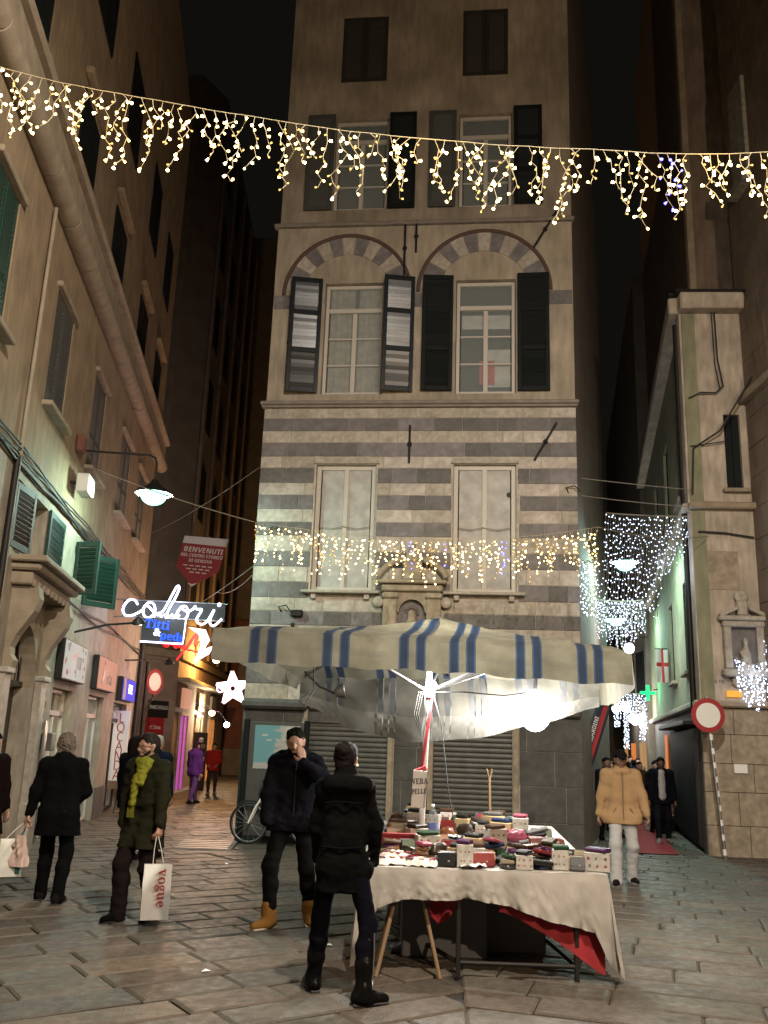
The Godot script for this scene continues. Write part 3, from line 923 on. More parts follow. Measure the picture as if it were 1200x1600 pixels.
# ---------------------------------------------------------------- the striped house in the middle
func striped_house() -> void:
	var o := thing("striped_house", "tall narrow house with grey and cream marble stripes below and plain plaster above", "house", v3(-2.46, 0, -16.75), deg_to_rad(-6.3))
	var W := 6.1
	var lowholes := [[1.21, 2.68, -0.4, 1.97], [3.5, 4.88, -0.4, 1.95], [1.13, 2.30, 4.37, 6.84], [3.78, 4.96, 4.38, 6.85]]
	var midholes := [[1.12, 2.35, 8.29, 10.71], [3.78, 4.96, 8.29, 10.73]]
	var topholes := [[1.15, 2.32, 12.42, 14.62], [3.79, 4.90, 12.42, 14.64], [1.2, 2.2, 15.56, 17.25], [3.84, 4.81, 15.59, 17.29]]
	var g := Geo.new()
	wall(g, 0.03, W - 0.02, -0.6, 8.05, lowholes, 0.3)
	part(o, "lower_wall", g, M["light1"])
	g = Geo.new()
	wall(g, 0.05, W - 0.02, 8.05, 12.02, midholes, 0.3)
	part(o, "wall", g, M["plaster"])
	g = Geo.new()
	wall(g, 0.08, W - 0.02, 12.02, 22.0, topholes, 0.3)
	part(o, "upper_wall", g, M["plaster_top"], v3(0, 0, -0.03))
	g = Geo.new()
	plan(g, [Vector2(0.04, -0.34), Vector2(W - 0.03, -0.34), Vector2(7.8, -9.0), Vector2(-0.5, -9.0)], -0.6, 22.0)
	part(o, "side_walls", g, M["brownhouse"])
	# ledges
	g = Geo.new()
	g.cbox(v3(W / 2, 8.085, 0.03), v3(W + 0.10, 0.075, 0.18), 0.02)
	g.cbox(v3(W / 2, 8.02, 0.02), v3(W + 0.04, 0.05, 0.12), 0.01)
	part(o, "ledge", g, M["ledge"])
	g = Geo.new()
	g.cbox(v3(W / 2, 12.03, 0.02), v3(W + 0.06, 0.085, 0.16), 0.02)
	part(o, "ledge", g, M["ledge"])
	# marble courses
	var tops := [7.785, 7.28, 6.765, 6.225, 5.69, 5.12, 4.53, 3.98, 3.42, 2.92]
	var bots := [7.52, 7.0, 6.465, 5.94, 5.42, 4.82, 4.23, 3.72, 3.15, 2.64]
	var gaps := [[1.10, 2.33, 4.3, 6.88], [3.75, 4.99, 4.3, 6.88], [2.5, 3.64, 3.4, 4.55]]
	for k in tops.size():
		row_blocks(o, "dark_marble_block", bots[k], tops[k], 0.02, W - 0.005, gaps, "dark", 0.3, 0.75, 0.012)
	var ups := [7.985] + bots
	for k in tops.size():
		row_blocks(o, "light_marble_block", tops[k], ups[k], 0.02, W - 0.005, gaps, "light", 0.35, 0.9, 0.010)
	row_blocks(o, "light_marble_block", 2.36, 2.64, 0.02, W - 0.005, gaps, "light", 0.35, 0.9, 0.010)
	# grey band at the springing of the arches
	row_blocks(o, "dark_marble_block", 10.15, 10.46, 0.06, 0.45, [], "dark", 0.2, 0.3, 0.012)
	row_blocks(o, "dark_marble_block", 10.15, 10.46, 2.93, 3.12, [], "dark", 0.3, 0.3, 0.012)
	row_blocks(o, "dark_marble_block", 10.16, 10.47, 5.58, W - 0.03, [], "dark", 0.3, 0.5, 0.012)
	# arches of alternating stones
	for a in [[1.56, 10.46, 1.30], [4.33, 10.48, 1.32]]:
		var n := 13
		for k in n:
			var t0 := PI * (0.02 + 0.96 * k / n) + 0.008
			var t1 := PI * (0.02 + 0.96 * (k + 1) / n) - 0.008
			var poly := PackedVector2Array()
			for q in 5: poly.append(Vector2(cos(lerpf(t0, t1, q / 4.0)), sin(lerpf(t0, t1, q / 4.0)) * 1.02) * a[2] * 0.965)
			for q in 5: poly.append(Vector2(cos(lerpf(t1, t0, q / 4.0)), sin(lerpf(t1, t0, q / 4.0))) * 0.89)
			g = Geo.new()
			g.prism(poly, 0.03 + rng.randf_range(0, 0.004), Transform3D(Basis(), v3(a[0], a[1], -0.015)))
			part(o, "arch_stone", g, M[("dark%d" if k % 2 == 1 else "light%d") % (rng.randi_range(2, 3) if k % 2 == 1 else rng.randi_range(0, 2))])
		g = Geo.new()
		var rim := []
		for q in 33:
			var t := PI * (0.0 + q / 32.0)
			rim.append(v3(a[0] + cos(t) * a[2], a[1] + sin(t) * a[2] * 1.02, 0.005))
		g.tube(rim, 0.042, 6)
		part(o, "brick_rim", g, M["brick"])
	# big windows of the first floor
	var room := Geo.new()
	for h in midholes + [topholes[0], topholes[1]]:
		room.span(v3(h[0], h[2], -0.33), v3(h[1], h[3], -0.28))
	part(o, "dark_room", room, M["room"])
	window(o, 1.13, 2.34, 8.30, 10.70, -0.13, 2, 3, M["frame"], M["glass"], 0.56)
	window(o, 3.79, 4.95, 8.30, 10.72, -0.13, 2, 3, M["frame"], M["glass"], 0.56)
	g = Geo.new()
	for w in [[1.22, 1.72], [1.80, 2.26]]:
		var pts := []
		for r in 5:
			for q in 15:
				pts.append(v3(lerpf(w[0], w[1], q / 14.0), lerpf(10.66, 8.34, r / 4.0), -0.20 + 0.012 * sin(q * 1.9 + r * 0.2)))
		g.sheet(pts, 15)
	part(o, "curtain", g, M["curtain"])
	g = Geo.new()
	g.span(v3(3.9, 9.75, -0.26), v3(4.85, 10.05, -0.22)); g.span(v3(4.42, 8.5, -0.25), v3(4.86, 9.3, -0.21))
	part(o, "curtain", g, M["panel_white"])
	g = Geo.new()
	g.span(v3(4.25, 8.55, -0.20), v3(4.55, 9.05, -0.18))
	part(o, "red_chair_back", g, M["red"])
	window(o, 1.16, 2.31, 12.43, 14.61, -0.15, 2, 3, M["frame"], M["glass"], 0.5)
	window(o, 3.80, 4.89, 12.43, 14.63, -0.15, 2, 3, M["frame"], M["glass"], 0.5)
	# shutters; the left one of the first pair catches the lamp
	var sb: Material = M["shutter_black"]
	shutter(o, 0.63, 2.48, M["shutter_gloss"], v3(0.455, 8.30, 0.20), 0.22, [0.0, 0.36, 0.69, 1.0], 0.085, 0.21, true, 0.34)
	shutter(o, 0.62, 2.48, M["shutter_gloss"], v3(2.345, 8.31, 0.19), 0.22, [0.0, 0.36, 0.69, 1.0], 0.085, 0.24, true, 0.32)
	shutter(o, 0.61, 2.48, sb, v3(3.115, 8.33, 0.10), 0.09, [0.0, 0.36, 0.69, 1.0], 0.085, 0.6)
	shutter(o, 0.62, 2.51, sb, v3(4.99, 8.32, 0.05), -0.02, [0.0, 0.36, 0.69, 1.0], 0.085, 0.6)
	shutter(o, 0.58, 2.31, M["shutter_grey"], v3(0.565, 12.40, 0.03), 0.0)
	shutter(o, 0.57, 2.30, sb, v3(2.32, 12.40, 0.03), 0.0)
	shutter(o, 0.56, 2.30, M["shutter_grey"], v3(3.17, 12.40, 0.03), 0.0)
	shutter(o, 0.58, 2.33, sb, v3(4.93, 12.42, 0.03), 0.0)
	for w in [[1.2, 2.2, 15.56, 17.25], [3.84, 4.81, 15.59, 17.29]]:
		for k in 2:
			shutter(o, (w[1] - w[0]) / 2 - 0.006, w[3] - w[2] - 0.02, M["shutter_dark"], v3(w[0] + k * (w[1] - w[0]) / 2 + 0.003, w[2] + 0.01, -0.05), 0.0, [0.0, 1.0], 0.085, 0.35)
	# tall white closed windows of the marble storey
	for w in [[1.13, 2.30, 4.37, 6.84], [3.78, 4.96, 4.38, 6.85]]:
		var f := window(o, w[0] + 0.005, w[1] - 0.005, w[2] + 0.005, w[3] - 0.005, -0.12, 2, 1, M["frame"], M["panel_white"], 0.0, 0.085)
		var q := Geo.new()
		q.cbox(v3((w[0] + w[1]) / 2, w[3] + 0.035, 0.015), v3(w[1] - w[0] + 0.1, 0.05, 0.07), 0.01)
		q.cbox(v3((w[0] + w[1]) / 2, w[2] - 0.03, 0.06), v3(w[1] - w[0] + 0.3, 0.055, 0.22), 0.012)
		for d in [-0.5, 0.5]: q.cbox(v3((w[0] + w[1]) / 2 + d, w[2] - 0.11, 0.04), v3(0.1, 0.1, 0.14), 0.01)
		part(f, "sill", q, M["marble"])
		var wire := Geo.new()
		for d in [0, 1]:
			var xa: float = lerpf(w[0] + 0.08, w[1] - 0.08, 0.5 * d)
			wire.tube([v3(xa, 5.62, -0.07), v3(xa + 0.25, 5.58, -0.07), v3(xa + 0.5, 5.63, -0.07)], 0.008, 5)
		part(f, "wire", wire, M["wire"])
	g = Geo.new()
	g.lathe([Vector2(0.001, 0), Vector2(0.045, 0), Vector2(0.045, 0.02), Vector2(0.001, 0.02)], 12, Transform3D(Basis(Vector3.RIGHT, PI / 2), v3(4.83, 6.28, -0.115)))
	part(o, "vent_hole", g, M["black"])
	# iron anchors
	for b in [[2.72, 12.05, 2.72, 10.85], [2.95, 12.08, 2.95, 11.35], [5.78, 12.2, 5.32, 11.4], [2.93, 7.62, 2.93, 6.86], [5.72, 7.66, 5.30, 6.92], [0.44, 9.55, 0.44, 9.25]]:
		bar(o, "iron_anchor", v3(b[0], b[1], 0.06), v3(b[2], b[3], 0.05), 0.022, M["iron"])
	g = Geo.new()
	for b in [[5.93, 6.28], [0.62, 3.95], [0.35, 5.45]]:
		g.tube([v3(b[0], b[1], 0), v3(b[0] - 0.05, b[1] + 0.1, 0.06), v3(b[0] + 0.1, b[1] + 0.12, 0.12), v3(b[0] + 0.2, b[1], 0.14)], 0.012, 5)
	part(o, "iron_bracket", g, M["iron"])
	# pipe left of the beam and a small old iron fitting
	g = Geo.new()
	g.tube([v3(0.85, 3.75, 0.05), v3(0.85, 3.3, 0.05), v3(0.85, 2.7, 0.05)], 0.035, 8)
	g.cbox(v3(0.92, 3.93, 0.06), v3(0.22, 0.13, 0.1), 0.02)
	part(o, "pipe", g, M["iron"])
	# ground floor: dark stone, pale posts, roller shutters
	g = Geo.new()
	g.cbox(v3(0.62, 2.27, 0.06), v3(1.22, 0.17, 0.22), 0.05)
	part(o, "beam", g, M["greystone"])
	g = Geo.new()
	g.cbox(v3(3.66, 2.27, 0.03), v3(4.84, 0.16, 0.16), 0.03)
	part(o, "beam", g, M["greystone"])
	for b in [[-0.4, 0.42], [0.42, 1.02], [1.02, 1.6], [1.6, 2.19]]:
		row_blocks(o, "grey_stone_block", b[0], b[1], 0.02, W, [[1.15, 2.8, -1, 2.2], [3.40, 5.0, -1, 2.2]], "greystone", 0.5, 0.9, 0.015)
	for x in [1.175, 2.735, 3.45, 4.94]:
		pbox(o, "door_post", v3(x, 0.8, 0.0), v3(0.1, 2.5, 0.12), M["sandstone"], 0.012)
	g = Geo.new()
	g.span(v3(1.22, 1.98, -0.1), v3(2.68, 2.18, 0.02)); g.span(v3(3.5, 1.96, -0.1), v3(4.89, 2.18, 0.02))
	part(o, "lintel", g, M["greystone"])
	roller(o, 1.225, 2.68, -0.2, 1.97, -0.06, M["roller"])
	roller(o, 3.505, 4.88, -0.2, 1.95, -0.06, M["roller"])
	# wall shrine above the stall
	g = Geo.new()
	g.cbox(v3(2.66, 3.85, 0.08), v3(0.26, 1.0, 0.2), 0.02); g.cbox(v3(3.46, 3.85, 0.08), v3(0.26, 1.0, 0.2), 0.02)
	g.cbox(v3(3.06, 4.42, 0.10), v3(1.12, 0.12, 0.24), 0.02); g.cbox(v3(3.06, 4.53, 0.13), v3(1.26, 0.07, 0.32), 0.02)
	for x in [2.66, 3.46]: g.cbox(v3(x, 4.28, 0.11), v3(0.3, 0.1, 0.24), 0.02)
	var arch := PackedVector2Array([Vector2(-0.28, 0.42), Vector2(-0.28, 0)])
	for q in 13: arch.append(Vector2(-cos(PI * q / 12.0) * 0.24, sin(PI * q / 12.0) * 0.24))
	arch.append(Vector2(0.28, 0)); arch.append(Vector2(0.28, 0.42))
	g.prism(arch, 0.14, Transform3D(Basis(), v3(3.06, 3.98, 0.0)))
	var so := part(o, "shrine", g, M["sandstone"])
	for d in [-1.0, 1.0]:
		g = Geo.new()
		var rim := []
		for q in 9:
			var t := lerpf(0.30, 1.15, q / 8.0)
			rim.append(v3(3.06 + d * (0.66 * cos(t)), 4.47 + 0.52 * sin(t), 0.14))
		g.tube(rim, 0.06, 7)
		g.ball(rim[8], Vector3.ONE * 0.085, 8, 6)
		part(so, "pediment_scroll", g, M["sandstone"])
		g = Geo.new()
		g.lathe([Vector2(0.001, -0.05), Vector2(0.09, -0.05), Vector2(0.11, 0), Vector2(0.09, 0.05), Vector2(0.001, 0.05)], 10, Transform3D(Basis(Vector3.RIGHT, PI / 2), v3(3.06 + d * 0.62, 4.17, 0.1)))
		part(so, "side_scroll", g, M["marble"])
	g = Geo.new()
	g.cbox(v3(3.06, 4.74, 0.12), v3(0.34, 0.36, 0.2), 0.03); g.cbox(v3(3.06, 5.02, 0.1), v3(0.26, 0.26, 0.14), 0.05); g.ball(v3(3.06, 5.2, 0.1), Vector3.ONE * 0.07, 8, 6)
	part(so, "crest", g, M["sandstone"])
	g = Geo.new()
	g.span(v3(2.78, 3.3, 0.015), v3(3.34, 4.3, 0.02))
	part(so, "niche", g, M["dark3"])
	g = Geo.new()
	blob(g, [[v3(3.06, 3.55, 0.09), v3(3.06, 3.8, 0.09), 0.13, 0.1], [v3(3.06, 3.93, 0.1), v3(3.06, 3.97, 0.1), 0.07, 0.065]], 0.02, 50.0)
	for q in 11:
		var t := PI * (q - 0.5) / 10.0
		g.tube([v3(3.06 + cos(t) * 0.09, 3.98 + sin(t) * 0.09, 0.06), v3(3.06 + cos(t) * 0.15, 3.98 + sin(t) * 0.15, 0.06)], 0.012, 4, 0.003)
	part(so, "bust", g, M["sandstone"])

# ---------------------------------------------------------------- the yellow building along the left
var LB: Node3D
func lb(u: float, v: float, n := 0.0) -> Vector3:
	return LB.transform * v3(u, v, n)

func left_building() -> void:
	var o := thing("yellow_building", "long yellow plaster building with shops on the left", "building", v3(-5.15, 0, -13.2), deg_to_rad(97.2))
	LB = o
	var big := []
	for u in [[-4.05, -3.05], [-0.78, 0.42], [2.5, 3.68], [5.9, 7.3], [8.7, 10.1]]:
		big.append([u[0], u[1], 6.38, 8.2])
	for u in [[-4.05, -3.0], [-0.85, 0.42], [2.46, 3.76], [6.2, 7.5], [9.4, 10.6]]:
		big.append([u[0], u[1], 10.05, 11.75])
		big.append([u[0] + 0.1, u[1] + 0.2, 13.5, 15.4])
	big.append([-7.6, -6.4, 6.38, 8.2]); big.append([-7.6, -6.4, 10.05, 11.75])
	var low := [[-1.5, 0.25, 4.05, 4.98], [2.46, 3.44, 4.0, 4.85], [-0.95, 0.72, -0.5, 3.2], [2.05, 3.7, -0.5, 2.38], [5.3, 7.1, -0.5, 2.40], [8.5, 10.7, -0.5, 2.36], [-6.6, -5.0, -0.5, 2.6], [-4.2, -2.7, 3.9, 5.0]]
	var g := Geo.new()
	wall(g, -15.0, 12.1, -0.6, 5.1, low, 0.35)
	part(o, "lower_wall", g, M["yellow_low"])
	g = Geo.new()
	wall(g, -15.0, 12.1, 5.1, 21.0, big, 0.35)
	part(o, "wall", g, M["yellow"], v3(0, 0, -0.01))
	g = Geo.new()
	plan(g, [Vector2(-15.0, -0.45), Vector2(12.07, -0.45), Vector2(12.07, -6), Vector2(-15.0, -6)], -0.6, 21.0)
	part(o, "back_wall", g, M["brownhouse"])
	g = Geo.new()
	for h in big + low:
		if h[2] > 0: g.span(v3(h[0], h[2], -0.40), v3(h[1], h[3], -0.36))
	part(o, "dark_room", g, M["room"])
	# stone roll moulding with its joints, and the ledge above
	for k in 16:
		var u0 := -9.0 + k * 1.32
		g = Geo.new()
		g.tube([v3(u0, 9.22, 0.10), v3(u0 + 0.66, 9.22, 0.10), v3(u0 + 1.30, 9.22, 0.10)], 0.17, 14)
		part(o, "roll_moulding", g, M["moulding"], v3(0, rng.randf_range(-0.012, 0.012), 0))
	g = Geo.new()
	g.cbox(v3(1.5, 9.66, 0.07), v3(21.2, 0.42, 0.2), 0.03)
	g.cbox(v3(1.5, 9.93, 0.12), v3(21.2, 0.13, 0.34), 0.04)
	part(o, "ledge", g, M["moulding"])
	# shuttered windows
	for k in 6:
		var h: Array = [big[0], big[1], big[2], big[3], big[4]][mini(k, 4)]
		if k < 5:
			var u: Array = [[-4.05, -3.05], [-0.78, 0.42], [2.5, 3.68], [5.9, 7.3], [8.7, 10.1]][k]
			var w: float = (u[1] - u[0]) / 2
			for d in 2:
				shutter(o, w - 0.01, 1.8, M["shutter_green"] if k == 0 else M["shutter_grey"], v3(u[0] + d * w + 0.005, 6.39, -0.05), 0.0, [0.0, 0.36, 1.0], 0.075, 0.6, k < 3)
			var q := Geo.new()
			q.cbox(v3((u[0] + u[1]) / 2, 6.33, 0.05), v3(u[1] - u[0] + 0.22, 0.08, 0.2), 0.015)
			part(o, "window_sill", q, M["moulding"])
			q = Geo.new()
			q.cbox(v3((u[0] + u[1]) / 2, 8.25, 0.02), v3(u[1] - u[0] + 0.2, 0.09, 0.1), 0.015)
			part(o, "window_head", q, M["moulding"])
	for u in [[-4.05, -3.0], [-0.85, 0.42], [2.46, 3.76], [6.2, 7.5], [9.4, 10.6]]:
		var w: float = (u[1] - u[0]) / 2
		for d in 2:
			shutter(o, w - 0.01, 1.68, M["shutter_black"], v3(u[0] + d * w + 0.005, 10.06, 0.0), 0.0, [0.0, 0.5, 1.0], 0.09, 0.6, false)
		var q := Geo.new()
		q.cbox(v3((u[0] + u[1]) / 2, 12.0, 0.06), v3(u[1] - u[0] + 0.3, 0.12, 0.16), 0.03)
		part(o, "window_hood", q, M["yellow"])
		for d in 2:
			shutter(o, w - 0.01, 1.88, M["shutter_black"], v3(u[0] + 0.1 + d * (w + 0.05) + 0.005, 13.51, 0.0), 0.0, [0.0, 0.5, 1.0], 0.09, 0.6, false)
	# small windows over the shops
	var gr: Material = M["shutter_green"]
	shutter(o, 0.72, 0.90, M["shutter_brown"], v3(-1.5, 4.05, -0.02), -0.12, [0.0, 1.0], 0.07, 0.6)
	shutter(o, 1.05, 1.0, gr, v3(0.30, 3.99, 0.03), 0.0, [0.0, 1.0], 0.08, 0.6)
	shutter(o, 0.5, 0.95, gr, v3(2.46, 3.99, 0.02), -2.0, [0.0, 1.0], 0.08, 0.6)
	shutter(o, 0.75, 0.98, gr, v3(3.44, 3.96, 0.02), -0.75, [0.0, 1.0], 0.08, 0.6)
	window(o, -1.48, 0.23, 4.07, 4.96, -0.2, 2, 1, M["frame"], M["glass"])
	window(o, 2.48, 3.42, 4.02, 4.83, -0.12, 2, 1, M["frame"], M["curtain"])
	# portal
	g = Geo.new()
	g.cbox(v3(0.0, 3.93, 0.26), v3(2.75, 0.09, 0.62), 0.02); g.cbox(v3(0.0, 3.83, 0.22), v3(2.6, 0.1, 0.5), 0.03); g.cbox(v3(0.0, 3.68, 0.16), v3(2.45, 0.18, 0.36), 0.02)
	for q in 9: g.cbox(v3(-1.1 + q * 0.27, 3.62, 0.34), v3(0.12, 0.09, 0.06), 0.01)
	var po := part(o, "portal", g, M["moulding"], Vector3.ZERO, Basis.from_scale(v3(1, 1, 0.82)))
	for u in [-1.12, 0.92]:
		var pr := PackedVector2Array([Vector2(0, 3.58), Vector2(0.42, 3.58), Vector2(0.46, 3.42), Vector2(0.40, 3.25), Vector2(0.28, 3.08), Vector2(0.16, 2.92), Vector2(0.09, 2.76), Vector2(0.10, 2.66), Vector2(0.17, 2.58), Vector2(0.14, 2.48), Vector2(0, 2.48)])
		g = Geo.new()
		g.prism(pr, 0.26, Transform3D(Basis(v3(0, 0, 1), v3(0, 1, 0), v3(-1, 0, 0)), v3(u + 0.26, 0, 0)))
		part(po, "bracket", g, M["moulding"])
	for u in [-1.15, 0.98]:
		g = Geo.new()
		g.cbox(v3(u, 1.52, 0.05), v3(0.34, 1.9, 0.16), 0.015); g.cbox(v3(u, 0.2, 0.08), v3(0.42, 0.85, 0.24), 0.02); g.cbox(v3(u, 2.44, 0.07), v3(0.4, 0.08, 0.22), 0.015)
		part(po, "pilaster", g, M["marble"])
	arch_infill(po, -0.95, 0.72, 2.3, 3.2, M["moulding"])
	g = Geo.new()
	for d in 2:
		g.cbox(v3(-0.53 + d * 0.83, 0.95, -0.3), v3(0.80, 2.7, 0.06), 0.01)
		for r in 3: g.cbox(v3(-0.53 + d * 0.83, 0.25 + r * 0.78, -0.265), v3(0.56, 0.6, 0.03), 0.012)
	part(o, "door", g, M["door_wood"])
	g = Geo.new()
	g.span(v3(-0.95, 2.3, -0.24), v3(0.72, 2.38, -0.16))
	for k in 7: g.tube([v3(-0.83 + k * 0.24, 2.36, -0.2), v3(-0.83 + k * 0.24, 3.2, -0.2)], 0.014, 5)
	part(o, "fanlight_grille", g, M["door_wood"])
	# ground floor plinth stones
	row_blocks(o, "plinth_stone", -0.4, 0.5, -5.0, 12.1, [[-1.4, 1.25, -1, 1], [2.05, 3.7, -1, 1], [5.3, 7.1, -1, 1], [8.5, 10.7, -1, 1]], "greystone", 0.5, 0.95, 0.02)
	# shops
	shop(o, 2.05, 3.7, 2.38, M["glow_warm"], 0)
	shop(o, 5.3, 7.1, 2.40, M["glow_cool"], 1)
	shop(o, 8.5, 10.7, 2.36, M["glow_white"], 2)
	# cables along the wall
	for k in 5:
		g = Geo.new()
		var pts := []
		for q in 40:
			var u := -9.0 + q * 21.0 / 39.0
			pts.append(v3(u, 5.16 + 0.05 * k + 0.03 * sin(u * 1.3 + k) + 0.012 * sin(u * 4.1 + 2 * k), 0.04 + 0.02 * (k % 2)))
		g.tube(pts, 0.014 if k else 0.028, 5)
		part(o, "cable", g, M["cable"])
	for k in 2:
		g = Geo.new()
		var pts := []
		for q in 24:
			var u := 1.9 + q * 10.2 / 23.0
			pts.append(v3(u, 3.80 + 0.07 * k + 0.05 * sin(u * 0.9 + 2 * k), 0.05))
		g.tube(pts, 0.02, 5)
		part(o, "cable", g, M["cable"])
	g = Geo.new()
	g.tube([v3(-1.75, 2.4, 0.04), v3(-1.75, 5.2, 0.04), v3(-1.7, 9.0, 0.05)], 0.03, 6)
	part(o, "wall_pipe", g, M["moulding"])
	g = Geo.new()
	g.tube([v3(-1.9, 1.0, 0.05), v3(-1.9, 3.2, 0.05), v3(-1.86, 5.2, 0.05)], 0.045, 6)
	part(o, "wall_pipe", g, M["iron"])
	g = Geo.new()
	g.tube([v3(11.9, -0.3, 0.09), v3(11.9, 2.2, 0.09), v3(11.9, 5.2, 0.09)], 0.07, 8)
	part(o, "drain_pipe", g, M["iron"])
	# plates and boxes on the door surround
	for k in 4: pbox(o, "number_plate", v3(1.5 + 0.06 * (k % 2), 2.25 - 0.17 * k, 0.012), v3(0.1, 0.1, 0.02), M["cable"], 0.004)
	pbox(o, "intercom_panel", v3(1.22, 1.45, 0.145), v3(0.2, 0.75, 0.03), M["steel"], 0.008)
	pbox(o, "letter_box", v3(1.75, 1.5, 0.09), v3(0.3, 0.28, 0.16), M["roller"], 0.012)

func arch_infill(parent: Node3D, x0: float, x1: float, y0: float, y1: float, m: Material) -> void:
	var c := (x0 + x1) / 2
	var r := (x1 - x0) / 2
	for d in [-1.0, 1.0]:
		var poly := PackedVector2Array([Vector2(c + d * r, y1), Vector2(c + d * r, y0)])
		for q in range(1, 9):
			var t := PI / 2 * q / 8.0
			poly.append(Vector2(c + d * cos(t) * r * 0.999, y0 + sin(t) * (y1 - y0) * 0.98))
		poly.append(Vector2(c, y1))
		var g := Geo.new()
		g.prism(poly, 0.30, Transform3D(Basis(), v3(0, 0, -0.29)))
		part(parent, "arch_spandrel", g, m)

func shop(o: Node3D, u0: float, u1: float, top: float, glow: Material, k: int) -> void:
	# a glazed shop front set back in its opening, with the lit room behind
	var g := Geo.new()
	g.span(v3(u0, -0.4, -1.6), v3(u1, -0.15, -0.2))
	g.span(v3(u0, top - 0.05, -1.6), v3(u1, top, -0.36))
	part(o, "shop_floor", g, M["grey"])
	g = Geo.new()
	g.span(v3(u0 + 0.05, -0.15, -1.62), v3(u1 - 0.05, top - 0.05, -1.58))
	part(o, "lit_shop_window_back", g, glow)
	g = Geo.new()
	g.span(v3(u0 - 0.02, -0.15, -1.6), v3(u0 + 0.02, top, -0.36)); g.span(v3(u1 - 0.02, -0.15, -1.6), v3(u1 + 0.02, top, -0.36))
	part(o, "shop_side_wall", g, M["white"])
	g = Geo.new()
	for e in 3:
		var y := 0.3 + e * 0.55
		g.span(v3(u0 + 0.1, y, -1.5), v3(u1 - 0.5, y + 0.03, -1.2))
		for q in 6: g.cbox(v3(u0 + 0.25 + q * (u1 - u0 - 0.8) / 6.0, y + 0.15, -1.35), v3(0.12, rng.randf_range(0.16, 0.28), 0.14), 0.01)
	part(o, "shop_shelves", g, M["curtain"])
	var w := window(o, u0 + 0.01, u1 - 0.01, -0.15, top - 0.01, -0.15, 2, 1, M["frame"] if k != 2 else M["iron"], M["glass"], 0.4, 0.06)
	omni("shop_window_light", o.transform * v3(u0 + 0.45 * (u1 - u0), top - 0.6, -0.55), [Color(1, 0.85, 0.6), Color(0.75, 0.97, 1.0), Color(1.0, 0.92, 0.8)][k], 3.0, 0.15)
	w.name = "shop_front" if k == 0 else "shop_front_%03d" % k

# ---------------------------------------------------------------- the other buildings
func frame_node(parent: Node3D, at: Vector3, deg: float) -> Transform3D:
	return parent.transform.affine_inverse() * Transform3D(Basis(Vector3.UP, deg_to_rad(deg)), at)

func facade(parent: Node3D, x: Transform3D, x0: float, x1: float, y0: float, y1: float, holes: Array, m: Material, win: Material, called := "wall") -> void:
	# a wall with dark shuttered openings, set in the axes x of the parent
	var g := Geo.new()
	wall(g, x0, x1, y0, y1, holes, 0.25)
	part(parent, called, g, m, x.origin, x.basis)
	for h in holes:
		g = Geo.new()
		g.span(v3(h[0], h[2], -0.12), v3(h[1], h[3], -0.10))
		var w: float = (h[1] - h[0]) / 2
		for d in 2:
			var c := v3(h[0] + w * (d + 0.5), (h[2] + h[3]) / 2, -0.09)
			g.cbox(c + v3(-w / 2 + 0.05, 0, 0), v3(0.07, h[3] - h[2] - 0.02, 0.04), 0.006)
			g.cbox(c + v3(w / 2 - 0.05, 0, 0), v3(0.07, h[3] - h[2] - 0.02, 0.04), 0.006)
			var n := int((h[3] - h[2]) / 0.11)
			for k in n: g.box(v3(c.x, h[2] + (k + 0.5) * (h[3] - h[2]) / n, -0.09), v3(w - 0.16, 0.09, 0.012), Basis(Vector3.RIGHT, 0.6))
		part(parent, "window", g, win, x.origin, x.basis)
		g = Geo.new()
		g.cbox(v3((h[0] + h[1]) / 2, h[2] - 0.05, 0.05), v3(h[1] - h[0] + 0.2, 0.08, 0.16), 0.015)
		part(parent, "window_sill", g, M["moulding"], x.origin, x.basis)

